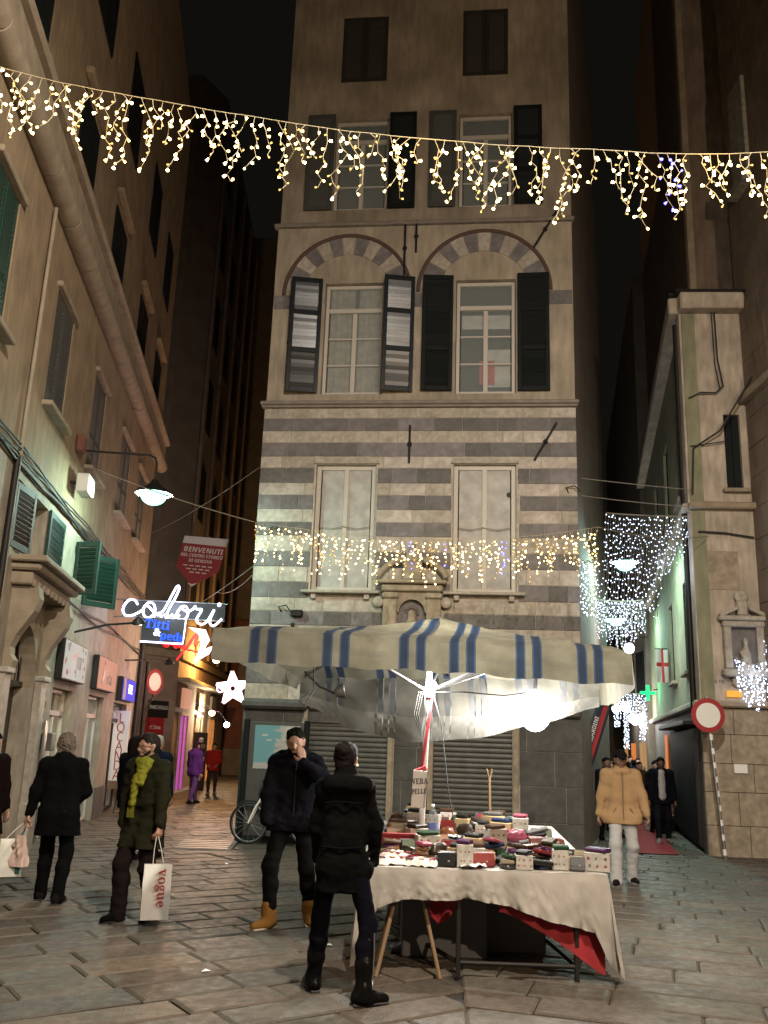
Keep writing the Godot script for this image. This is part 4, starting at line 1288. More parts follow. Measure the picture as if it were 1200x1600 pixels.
func far_buildings() -> void:
	# pink corner house at the mouth of the left lane
	var P0 := Vector2(-7.75, -30.2)
	var P1 := Vector2(-6.95, -31.6)
	var P2 := Vector2(-7.35, -44.0)
	var o := thing("pink_corner_house", "pinkish corner house with small shops at the mouth of the left lane", "house")
	var g := Geo.new()
	plan(g, [Vector2(-12, -30.2), P0, P1, P2, Vector2(-12, -44)], -0.8, 4.2)
	part(o, "ground_storey", g, M["pink"])
	g = Geo.new()
	plan(g, [Vector2(-12, -30.1), P0 + Vector2(0.1, 0.1), P1 + Vector2(0.12, 0.0), P2 + Vector2(0.12, 0), Vector2(-12, -44)], 4.2, 4.45)
	part(o, "ledge", g, M["moulding"])
	g = Geo.new()
	plan(g, [Vector2(-12, -30.25), P0 + Vector2(0, -0.05), P1 + Vector2(-0.02, -0.05), P2 + Vector2(-0.02, 0), Vector2(-12, -44)], 4.45, 27.0)
	part(o, "upper_wall", g, M["greyhouse"])
	var yaw := rad_to_deg(atan2(P1.x - P2.x, -(P1.y - P2.y))) # lane side, axis running away
	var sx := Transform3D(Basis(Vector3.UP, deg_to_rad(90.0 + 1.85)), v3(P1.x, 0, P1.y))
	for k in 4:
		for r in 6:
			g = Geo.new()
			g.span(v3(1.0 + k * 2.9, 6.0 + r * 3.5, 0.005), v3(2.1 + k * 2.9, 8.1 + r * 3.5, 0.03))
			part(o, "window", g, M["shutter_black"], sx.origin, sx.basis)
	for k in 5:
		g = Geo.new()
		g.cbox(v3(0.3 + k * 2.9, 15.6, 0.05), v3(0.35, 22.0, 0.12), 0.03)
		part(o, "pilaster", g, M["brownhouse"], sx.origin, sx.basis)
	for k in 3:
		# small shops on the lane side
		var a := 0.9 + k * 3.4
		g = Geo.new()
		g.span(v3(a, -0.5, 0.004), v3(a + 1.5, 2.3, 0.03))
		var gm: Material = [M["glow_magenta"], M["roller"], M["glow_orange"]][k]
		part(o, "lit_shop_window" if k != 1 else "roller_shutter", g, gm, sx.origin, sx.basis)
		g = Geo.new()
		for e in [a - 0.06, a + 0.72, a + 1.5]: g.span(v3(e, -0.5, 0.0), v3(e + 0.06, 2.36, 0.08))
		g.span(v3(a - 0.06, 2.3, 0.0), v3(a + 1.56, 2.42, 0.1))
		part(o, "shop_frame", g, M["sandstone"], sx.origin, sx.basis)
		g = Geo.new()
		g.span(v3(a, 2.55, 0.02), v3(a + 1.5, 3.25, 0.12))
		part(o, "shop_sign_light" if k == 0 else "shop_sign", g, M["glow_sign"] if k == 0 else M["moulding"], sx.origin, sx.basis)
	g = Geo.new()
	g.cbox(v3(5.5, 3.5, 0.2), v3(11, 0.14, 0.5), 0.03)
	part(o, "shop_ledge", g, M["moulding"], sx.origin, sx.basis)
	# printed boards on the chamfered corner
	var cx := Transform3D(Basis(Vector3.UP, atan2((P1 - P0).x, (P1 - P0).y) - PI / 2), v3(P0.x, 0, P0.y))
	var bd := thing("parking_board", "black and red printed board with a white arrow on the pink corner", "sign", cx * v3(0.72, 0, 0.03), cx.basis.get_euler().y)
	pbox(bd, "black_panel", v3(0.05, 2.45, 0), v3(0.95, 0.55, 0.03), M["black"], 0.004)
	pbox(bd, "red_panel", v3(-0.05, 1.75, 0), v3(0.85, 0.84, 0.03), M["red"], 0.004)
	text(bd, "lettering", "PARCHEGGI", 0.16, M["white"], v3(0.05, 2.5, 0.018))
	text(bd, "lettering", "di Zona", 0.16, M["white"], v3(-0.05, 1.85, 0.018))
	g = Geo.new()
	g.prism(PackedVector2Array([Vector2(-0.32, 0), Vector2(-0.12, 0.14), Vector2(-0.12, 0.08), Vector2(0.3, 0.08), Vector2(0.3, -0.08), Vector2(-0.12, -0.08), Vector2(-0.12, -0.14)]), 0.004, Transform3D(Basis(), v3(-0.05, 1.5, 0.016)))
	part(bd, "arrow", g, M["white"])
	# red house closing the left lane
	o = thing("red_house", "dark red house closing the left lane", "house")
	g = Geo.new()
	plan(g, [Vector2(-9, -47), Vector2(-2.0, -46.5), Vector2(-2.0, -52), Vector2(-9, -52)], -0.8, 7.5)
	part(o, "wall", g, M["redhouse"])
	g = Geo.new()
	plan(g, [Vector2(-9, -47.2), Vector2(-1.9, -46.7), Vector2(-1.9, -52), Vector2(-9, -52)], 7.5, 30.0)
	part(o, "upper_wall", g, M["greyhouse"])
	g = Geo.new()
	for k in 3: g.span(v3(-7.2 + k * 1.5, 3.4, -46.75), v3(-6.4 + k * 1.5, 5.2, -46.6))
	g.span(v3(-9, -0.8, -46.8), v3(-2, 1.0, -46.42))
	part(o, "dark_base_and_windows", g, M["greyhouse"])
	# corner house on the right
	o = thing("cream_corner_house", "cream corner house with a wall shrine on its narrow front at right", "house", v3(6.04, 0, -17.02), deg_to_rad(-4))
	facade(o, Transform3D(), -0.02, 1.2, 2.62, 6.3, [], M["beige"], M["shutter_black"])
	facade(o, Transform3D(Basis(), v3(0, 0, -0.06)), -0.04, 1.2, 6.42, 10.55, [[0.74, 1.06, 6.76, 8.32]], M["beige"], M["shutter_black"], "upper_wall")
	var st := frame_node(o, v3(6.04, 0, -17.02), -103.0)
	facade(o, st, -13.5, -0.0, 2.5, 10.5, [[-2.2, -1.2, 6.9, 9.2], [-5.6, -4.5, 6.9, 9.2], [-9, -7.9, 6.9, 9.2], [-2.3, -1.4, 3.3, 5.2], [-6, -5, 3.3, 5.2]], M["greenwall"], M["shutter_black"], "side_wall")
	g = Geo.new()
	plan(g, [Vector2(0.1, -0.3), Vector2(1.25, -0.3), Vector2(5, -13.3), Vector2(3.0, -13.3)], -0.6, 10.9)
	part(o, "core", g, M["brownhouse"])
	# cornices
	for e in [[10.72, 0.36, 0.22], [6.37, 0.14, 0.14], [2.57, 0.13, 0.10]]:
		g = Geo.new()
		g.cbox(v3(0.58, e[0], e[2] / 2 - 0.02), v3(1.30, e[1], e[2] + 0.1), 0.03)
		part(o, "cornice", g, M["moulding"] if e[0] < 10 else M["beige"])
		g = Geo.new()
		g.cbox(v3(-6.75, e[0], e[2] / 2 - 0.02), v3(13.5, e[1], e[2] + 0.1), 0.03)
		part(o, "cornice", g, M["beige"], st.origin, st.basis)
	g = Geo.new()
	g.cbox(v3(0.55, 10.93, 0.0), v3(1.42, 0.06, 0.5), 0.01)
	part(o, "roof_edge", g, M["iron"])
	g = Geo.new()
	g.cbox(v3(-6.75, 10.93, 0.0), v3(13.7, 0.06, 0.5), 0.01)
	part(o, "roof_edge", g, M["iron"], st.origin, st.basis)
	var bl := [-0.5, 0.42, 1.0, 1.5, 2.02, 2.5]
	for k in bl.size() - 1:
		row_blocks(o, "stone_block", bl[k], bl[k + 1], -0.02, 1.2, [], "sandstone", 0.5, 0.9, 0.02 if k else 0.05, 0.1)
	g = Geo.new()
	g.span(v3(0.0, -0.6, -0.3), v3(1.2, 2.5, -0.06))
	part(o, "backing", g, M["greystone"])
	# dark ribbed shop shutters along the lane side
	g = Geo.new()
	g.span(v3(-13.5, -0.6, -0.3), v3(-0.03, 2.5, -0.05))
	part(o, "shop_wall", g, M["greystone"], st.origin, st.basis)
	for k in 26:
		pbox(o, "shutter_panel", st * v3(-0.5 - k * 0.24, 1.05, 0.02), v3(0.215, 2.2, 0.06), M["shutter_black"] if k > 2 else M["shutter_brown"], 0.02, st.basis)
	g = Geo.new()
	g.cbox(v3(-3.5, 2.22, 0.12), v3(6.4, 0.08, 0.4), 0.015)
	part(o, "shop_canopy", g, M["iron"], st.origin, st.basis)
	g = Geo.new()
	g.span(v3(-8.7, -0.3, 0.0), v3(-8.0, 2.1, 0.02))
	part(o, "lit_shop_window", g, M["glow_orange"], st.origin, st.basis)
	g = Geo.new()
	g.tube([st * v3(-0.35, 2.5, 0.1), st * v3(-0.35, 6, 0.1), st * v3(-0.3, 10.4, 0.1)], 0.06, 8)
	part(o, "drain_pipe", g, M["iron"])
	g = Geo.new()
	g.tube([v3(0.66, 10.6, 0.03), v3(0.67, 9.5, 0.03), v3(0.75, 8.9, 0.03), v3(0.6, 8.75, 0.03), v3(0.3, 8.75, 0.04), v3(0.05, 8.62, 0.05)], 0.018, 5)
	g.tube([v3(0.6, 10.6, 0.03), v3(0.61, 9.4, 0.03), v3(0.68, 8.85, 0.03)], 0.014, 5)
	part(o, "cable", g, M["cable"])
	g = Geo.new()
	g.tube([v3(1.2, 8.95, 0.4), v3(0.6, 7.9, 0.14), v3(0.08, 7.55, 0.08), v3(0.02, 6.6, 0.06)], 0.022, 5)
	g.tube([v3(0.03, 7.6, 0.05), v3(0.4, 7.66, 0.04), v3(0.74, 7.72, 0.02)], 0.012, 5)
	g.tube([v3(0.1, 5.85, 0.05), v3(0.6, 5.83, 0.05), v3(1.15, 5.75, 0.05)], 0.02, 5)
	part(o, "cable", g, M["cable"])
	pbox(o, "faded_fresco", v3(0.46, 5.1, 0.002), v3(0.76, 0.76, 0.02), M["sandstone"], 0.004)
	pbox(o, "white_notice", v3(0.63, 1.42, 0.05), v3(0.24, 0.16, 0.01), M["white"], 0.003)
	text(o, "house_number", "4 1N", 0.09, M["ink"], v3(0.35, 2.98, 0.004))
	pbox(o, "yellow_plate", v3(0.60, 2.76, 0.03), v3(0.27, 0.12, 0.04), M["glow_yellow"], 0.006).name = "lit_yellow_sign"
	# shrine on the corner house
	var sh := thing("wall_shrine", "pale stone wall shrine with a small statue in its niche on the cream corner house", "shrine", o.transform * v3(0.82, 0, 0), deg_to_rad(-4))
	g = Geo.new()
	g.cbox(v3(0, 4.16, 0.1), v3(0.9, 0.09, 0.26), 0.02); g.cbox(v3(0, 4.06, 0.07), v3(0.78, 0.12, 0.2), 0.02)
	g.cbox(v3(-0.3, 3.62, 0.06), v3(0.14, 0.8, 0.16), 0.015); g.cbox(v3(0.3, 3.62, 0.06), v3(0.14, 0.8, 0.16), 0.015)
	g.cbox(v3(0, 3.14, 0.1), v3(0.86, 0.14, 0.26), 0.03); g.cbox(v3(0, 2.98, 0.06), v3(0.5, 0.2, 0.16), 0.05)
	part(sh, "frame", g, M["marble"])
	for d in [-1.0, 1.0]:
		g = Geo.new()
		g.cbox(v3(d * 0.27, 4.28, 0.1), v3(0.36, 0.08, 0.24), 0.02, Basis(Vector3.BACK, -d * 0.45))
		part(sh, "pediment", g, M["marble"])
	g = Geo.new()
	g.cbox(v3(0, 4.36, 0.08), v3(0.2, 0.3, 0.16), 0.03)
	g.lathe([Vector2(0.001, -0.03), Vector2(0.11, -0.03), Vector2(0.13, 0), Vector2(0.11, 0.03), Vector2(0.001, 0.03)], 14, Transform3D(Basis(Vector3.RIGHT, PI / 2), v3(0, 4.58, 0.08)))
	part(sh, "crest", g, M["marble"])
	g = Geo.new()
	g.span(v3(-0.24, 3.2, 0.005), v3(0.24, 4.02, 0.012))
	part(sh, "niche", g, M["dark2"])
	g = Geo.new()
	blob(g, [[v3(0.02, 3.22, 0.1), v3(0.02, 3.5, 0.09), 0.13, 0.075], [v3(0.02, 3.5, 0.09), v3(0.02, 3.62, 0.1), 0.08, 0.05], [v3(0.02, 3.72, 0.1), v3(0.02, 3.75, 0.1), 0.05, 0.05], [v3(-0.07, 3.52, 0.1), v3(-0.02, 3.42, 0.17), 0.035, 0.03]], 0.016, 60.0, [], 0.008, 14.0)
	part(sh, "statue", g, M["marble"])
	# near building at the right edge
	o = thing("near_stone_house", "brown stone house cut by the right edge of the view", "house", v3(7.22, 0, -16.95), deg_to_rad(-90))
	for k in 18:
		row_blocks(o, "stone_block", -0.5 + k * 0.62, 0.12 + k * 0.62, 0.0, 5.2, [], "brownhouse", 0.9, 1.6, 0.0, 0.1)
	g = Geo.new()
	g.span(v3(-0.3, -0.6, -5), v3(18, 24.0, -0.06))
	part(o, "wall", g, M["brownhouse"])
	g = Geo.new()
	g.span(v3(0.2, 13.2, -0.06), v3(0.9, 15.6, 0.02)); g.span(v3(0.15, 13.05, -0.06), v3(0.95, 13.2, 0.15))
	part(o, "window", g, M["curtain"])
	g = Geo.new()
	g.cbox(v3(6, 8.6, 0.06), v3(12, 0.16, 0.2), 0.03)
	part(o, "ledge", g, M["moulding"])
	# tall houses above and behind
	o = thing("brown_tower_house", "tall brown house rising behind the cream corner house", "house")
	g = Geo.new()
	plan(g, [Vector2(6.75, -18.2), Vector2(12, -18.2), Vector2(12, -30), Vector2(9.3, -30)], -0.6, 27.0)
	part(o, "wall", g, M["brownhouse"])
	g = Geo.new()
	g.cbox(v3(6.78, 18.5, -18.3), v3(0.16, 15, 0.2), 0.02)
	part(o, "corner_strip", g, M["moulding"])
	o = thing("far_lane_house", "dark house further along the right side of the right lane", "house")
	g = Geo.new()
	plan(g, [Vector2(9.0, -30.4), Vector2(14, -30), Vector2(17, -52), Vector2(13.4, -52)], -0.8, 19.0)
	part(o, "wall", g, M["greyhouse"])
	g = Geo.new()
	for k in 4:
		g = Geo.new()
		g.span(v3(9.35 + k * 0.9, 3.2, -31.2 - k * 4.3), v3(9.15 + k * 0.9, 5.0, -32.2 - k * 4.3))
		part(o, "window", g, M["shutter_black"])
	for k in 3:
		g = Geo.new()
		g.span(v3(9.1 + k * 0.98, -0.3, -31.5 - k * 4.6), v3(9.3 + k * 0.98, 1.9, -31.9 - k * 4.6))
		part(o, "lit_shop_window", g, [M["glow_dim"], M["glow_orange"], M["glow_dim"]][k])
	o = thing("lane_left_house", "grey house along the left side of the right lane behind the striped house", "house")
	g = Geo.new()
	plan(g, [Vector2(5.6, -25.5), Vector2(11.4, -46), Vector2(4, -46), Vector2(2.5, -26.5)], -0.8, 13.0)
	part(o, "wall", g, M["greyhouse"])
	for k in 3:
		g = Geo.new()
		var a := Vector3(5.6, 0, -25.5).lerp(Vector3(11.4, 0, -46), 0.06 + 0.2 * k)
		g.box(a + v3(0, 0.9, 0), v3(0.12, 2.2, 0.4), Basis(Vector3.UP, -0.276))
		part(o, "lit_shop_window", g, M["glow_orange"] if k == 0 else M["glow_dim"])
	for k in 9:
		var a := Vector3(5.6, 0, -25.5).lerp(Vector3(11.4, 0, -46), 0.02 + 0.1 * k)
		pbox(o, "door_frame", a + v3(0.02, 1.1, 0), v3(0.3, 2.9, 0.22), M["door_wood"], 0.02, Basis(Vector3.UP, -0.276))
		if k % 2 == 0: pbox(o, "awning", a + v3(0.25, 2.45, -0.9), v3(0.7, 0.08, 1.5), [M["iron"], M["redhouse"], M["shutter_green"]][k % 3], 0.02, Basis(Vector3.UP, -0.276) * Basis(Vector3.BACK, -0.3))
	o = thing("lane_end_house", "house closing the far end of the right lane", "house")
	g = Geo.new()
	g.span(v3(8.5, -0.8, -56), v3(20, 16, -53))
	part(o, "wall", g, M["brownhouse"])
	for k in 3:
		g = Geo.new()
		g.span(v3(11.6 + k * 1.1, 0.6, -53), v3(12.0 + k * 1.1, 1.6, -52.9))
		part(o, "lit_shop_window", g, M["glow_warm"])

# ---------------------------------------------------------------- lamps
func street_lamp(label: String, at: Vector3, arm_from: Vector3, glow: String, col: Color, e: float, r := 0.23) -> void:
	var o := thing("street_lamp", label, "street lamp", at, 0.0, "hanging street lamps")
	var g := Geo.new()
	g.lathe([Vector2(0.05, 0.26), Vector2(0.08, 0.2), Vector2(0.16, 0.13), Vector2(r + 0.09, 0.03), Vector2(r + 0.10, 0.0), Vector2(r + 0.09, 0.0)], 20)
	part(o, "shade", g, M["iron"])
	g = Geo.new()
	g.lathe([Vector2(r + 0.09, 0.0), Vector2(r + 0.05, 0.02), Vector2(0.16, 0.085), Vector2(0.02, 0.12)], 20)
	part(o, "reflector", g, M["white_metal"])
	g = Geo.new()
	var pr := []
	for k in 8:
		var t := k / 7.0 * PI / 2
		pr.append(Vector2(maxf(r * sin(t), 0.001), -0.85 * r * cos(t)))
	pr.append(Vector2(r * 0.9, 0.03)); pr.append(Vector2(0.001, 0.06))
	g.lathe(pr, 20)
	part(o, "lamp_bowl", g, M[glow])
	if arm_from != Vector3.ZERO:
		g = Geo.new()
		var a := arm_from - at
		var top := v3(0, a.y, 0)
		g.tube([a, a.lerp(top, 0.5), top + (a - top).normalized() * 0.12, top + v3(0, -0.04, 0) + (a - top).normalized() * 0.03, top - v3(0, 0.14, 0), v3(0, 0.24, 0)], 0.02, 6)
		part(o, "arm", g, M["iron"])
	omni("street_lamp_light", at + v3(0, -0.03, 0), col, e, 0.12)

func lamps() -> void:
	street_lamp("glowing greenish street lamp on a thin arm from the yellow building", v3(-4.02, 5.72, -15.09), lb(1.73, 6.42), "lamp_green", Color(0.82, 1.0, 0.93), 12.5)
	street_lamp("glowing street lamp hanging behind the curtain of white lights in the right lane", v3(5.52, 5.80, -20.0), Vector3.ZERO, "lamp_green", Color(0.80, 1.0, 0.93), 9.0)
	street_lamp("smaller far street lamp over the right lane, below the first one", v3(7.12, 5.46, -27.0), Vector3.ZERO, "lamp_green", Color(0.80, 1.0, 0.93), 10.0)
	# lamp out of view overhead, placed to light the facades from the front
	street_lamp("street lamp on a wire over the middle of the square", v3(1.3, 9.3, -2.2), Vector3.ZERO, "lamp_warm", Color(1.0, 0.955, 0.895), 125.0)
	var g := Geo.new()
	g.tube(sag(v3(-3.7, 9.9, -2.2), v3(1.3, 9.56, -2.2), 0.15, 8), 0.008, 4)
	g.tube(sag(v3(1.3, 9.56, -2.2), v3(7.1, 9.9, -2.2), 0.15, 8), 0.008, 4)
	tag(part(self, "wire", g, M["cable"]), "wire that carries the lamp over the middle of the square", "wire")
	g = Geo.new()
	g.tube(sag(v3(4.0, 6.25, -18.8), v3(5.52, 6.06, -20.0), 0.02, 5), 0.008, 4)
	g.tube(sag(v3(5.52, 6.06, -20.0), v3(7.3, 6.3, -21.5), 0.02, 5), 0.008, 4)
	tag(part(self, "wire", g, M["cable"]), "wire that carries the nearer lamp of the right lane", "wire")
	g = Geo.new()
	g.tube(sag(v3(6.0, 5.9, -26.6), v3(8.3, 5.9, -27.4), 0.15, 8), 0.008, 4)
	tag(part(self, "wire", g, M["cable"]), "wire that carries the farther lamp of the right lane", "wire")
	# globe lamps in the right lane; the last is out of view
	var spots := [v3(5.83, 3.97, -21.0), v3(8.0, 3.0, -29.5), v3(8.3, 2.6, -29.5), v3(9.4, 3.2, -36.0), v3(9.2, 2.75, -33), v3(7.9, 2.5, -33.0), v3(6.35, 6.6, 3.0)]
	var names := ["round white lamp right beside the corner of the striped canopy", "bright white lamp in the right lane just left of the green cross", "bright lamp below the green cross in the right lane", "far bright lamp deep in the right lane, upper one", "lamp over a shop door on the right side of the right lane", "lamp over a shop door on the left side of the right lane", "globe lamp on the house wall behind the viewer"]
	for k in spots.size():
		var o := thing("globe_lamp", names[k], "lamp", spots[k], 0.0)
		g = Geo.new()
		g.ball(Vector3.ZERO, Vector3.ONE * (0.12 if k == 0 else 0.16), 12, 8)
		part(o, "globe", g, M["lamp_white"]).name = "lamp_globe"
		g = Geo.new()
		g.tube([v3(0, 0.1, 0), v3(0.1, 0.25, 0), v3(0.5, 0.3, -0.2)], 0.015, 5)
		part(o, "bracket", g, M["iron"])
		omni("globe_lamp_light", spots[k], Color(1, 0.89, 0.76) if k == 6 else Color(1, 0.97, 0.92), 75.0 if k == 6 else (1.5 if k else 1.0), 0.1)  # last one: unseen lamp behind the viewer, lights the upper walls
	# left lane
	var ll := [[v3(-4.55, 3.72, -25.4), "bare warm bulb at the left end of the striped canopy", 0.8, 0.1, "lamp_warm"], [v3(-3.9, 1.95, -24.0), "small white lamp on the post beside the map board", 0.5, 0.07, "lamp_white"], [v3(-6.55, 2.5, -36.5), "lamp over a shop door in the left lane", 1.4, 0.12, "lamp_warm"]]
	for e in ll:
		var o := thing("bulb_lamp", e[1], "lamp", e[0])
		g = Geo.new()
		g.ball(Vector3.ZERO, v3(e[3] * 1.1, e[3], e[3]), 10, 7)
		part(o, "bulb", g, M[e[4]])
		g = Geo.new()
		g.tube([v3(0, e[3] * 0.8, 0), v3(-0.2, 0.3, 0), v3(-0.9, 0.5, -0.3)], 0.01, 4)
		part(o, "cord", g, M["cable"])
		omni("bulb_lamp_light", e[0], Color(1, 0.9, 0.75), e[2] * 6.0, 0.06)
	# warm lamp, its source unseen, placed to light the pink house's lane side
	var fl := thing("wall_floodlight", "warm floodlight washing the lane side of the pink corner house", "lamp", v3(-6.2, 4.6, -34.5))
	g = Geo.new()
	g.ball(Vector3.ZERO, Vector3.ONE * 0.08, 8, 6)
	part(fl, "bulb", g, M["lamp_warm"])
	g = Geo.new()
	g.tube([v3(0, 0.1, 0), v3(-0.3, 0.2, 0), v3(-0.95, 0.1, 0)], 0.015, 5)
	part(fl, "bracket", g, M["iron"])
	omni("wall_floodlight_light", v3(-6.2, 4.6, -34.5), Color(1, 0.72, 0.38), 22.0, 0.08)

# ---------------------------------------------------------------- strings of lights
func bulb_mesh(s: float) -> ArrayMesh:
	var g := Geo.new()
	g.lathe([Vector2(0.001, -1.0), Vector2(0.62, -0.92), Vector2(0.5, -0.3), Vector2(0.32, 0.4), Vector2(0.001, 0.5)], 6, Transform3D(Basis.from_scale(Vector3.ONE * s), Vector3.ZERO))
	return g.mesh()

func icicles(label: String, path: Array, n: int, dmin: float, dmax: float, s: float, step: float, wander: float, cool: Array, sd: int) -> void:
	rng.seed = sd
	var cv := Curve3D.new()
	for k in path.size():
		var tan_: Vector3 = (path[mini(k + 1, path.size() - 1)] - path[maxi(k - 1, 0)]) / 6.0
		cv.add_point(path[k], -tan_, tan_)
	var o := thing("icicle_light_string", label, "fairy lights", path[0])
	var g := Geo.new()
	var pts := []
	var ln := cv.get_baked_length()
	for k in 90: pts.append(cv.sample_baked(ln * k / 89.0) - path[0] + v3(0, rng.randf_range(-0.004, 0.004), 0))
	g.tube(pts, s * 0.19, 5)
	part(o, "cable", g, M["fairy_wire"])
	var bm := bulb_mesh(s)
	for k in n:
		var at: Vector3 = cv.sample_baked(ln * (k + 0.5 + rng.randf_range(-0.2, 0.2)) / n) - path[0]
		var cyc: float = 0.5 + 0.5 * sin(k * 1.9 + sd) * sin(k * 0.73)
		var drop := lerpf(dmin, dmax, clampf(cyc + rng.randf_range(-0.2, 0.25), 0, 1))
		var p := at
		var line := [p]
		var ends := []
		var x := rng.randf_range(-1, 1)
		while at.y - p.y < drop:
			x = clampf(x * 0.2 + rng.randf_range(-1.2, 1.2), -1.3, 1.3)
			p += v3(x * wander, -step * rng.randf_range(0.6, 1.2), rng.randf_range(-1, 1) * wander * 0.7)
			line.append(p)
			ends.append([p, v3(rng.randf_range(-1, 1), rng.randf_range(-0.9, 0.35), rng.randf_range(-0.6, 0.8)).normalized()])
		if line.size() < 2: continue
		g = Geo.new()
		g.tube(line, s * 0.15, 4)
		for e in ends: g.tube([e[0], e[0] + e[1] * s * 1.0], s * 0.18, 4)
		var st := part(o, "strand", g, M["fairy_wire"])
		for e in ends:
			var y: Vector3 = -e[1]
			var xx := y.cross(v3(0.3, 0.2, 1)).normalized()
			var z := rng.randf()
			var bmat: Material = M["bulb_warm_dim"] if z < 0.35 else (M["bulb_warm"] if z < 0.7 else M["bulb_warm_hot"])
			if cool.has(k) and rng.randf() < 0.5: bmat = M["bulb_cool"]
			var bs: float = 0.75 if z < 0.35 else (1.0 if z < 0.7 else 1.15)
			part(st, "bulb", bm, bmat, e[0] + e[1] * s * 1.2, Basis(xx, y, xx.cross(y)).scaled_local(v3(bs, bs, bs)))

func bulb_cloud(called: String, label: String, at: Vector3, turn: float, lines: Array, gap: float, s: float, m: Material, jitter: float) -> void:
	# lines: [top, bottom] of each hanging wire
	var o := thing(called, label, "fairy lights", at, turn)
	var g := Geo.new()
	var w := Geo.new()
	for l in lines:
		var d: Vector3 = l[1] - l[0]
		var n := int(d.length() / gap)
		if n < 1: continue
		w.tube([l[0], l[0] + d * 0.5 + v3(0.01, 0, 0.02), l[1]], 0.005, 3)
		for k in n:
			var p: Vector3 = l[0] + d * (k + rng.randf_range(0.2, 1.0)) / n + v3(rng.randf_range(-1, 1), rng.randf_range(-0.5, 0.5), rng.randf_range(-1, 1)) * jitter
			var r := s * rng.randf_range(0.7, 1.35)
			var c := [p + v3(r, 0, 0), p + v3(0, 0, r), p - v3(r, 0, 0), p - v3(0, 0, r)]
			for q in 4:
				g.tri(c[q], p + v3(0, r * 1.2, 0), c[(q + 1) % 4])
				g.tri(c[(q + 1) % 4], p - v3(0, r * 1.2, 0), c[q])
	var b := part(o, "light_bulbs", g, m)
	b.set_meta("kind", "stuff")
	part(o, "hanging_wires", w, M["wire"]).set_meta("kind", "stuff")
	w = Geo.new()
	var ends := []
	for l in lines: ends.append(l[0])
	if ends.size() > 2:
		w.tube(ends, 0.012, 4)
		part(o, "top_cable", w, M["wire"])

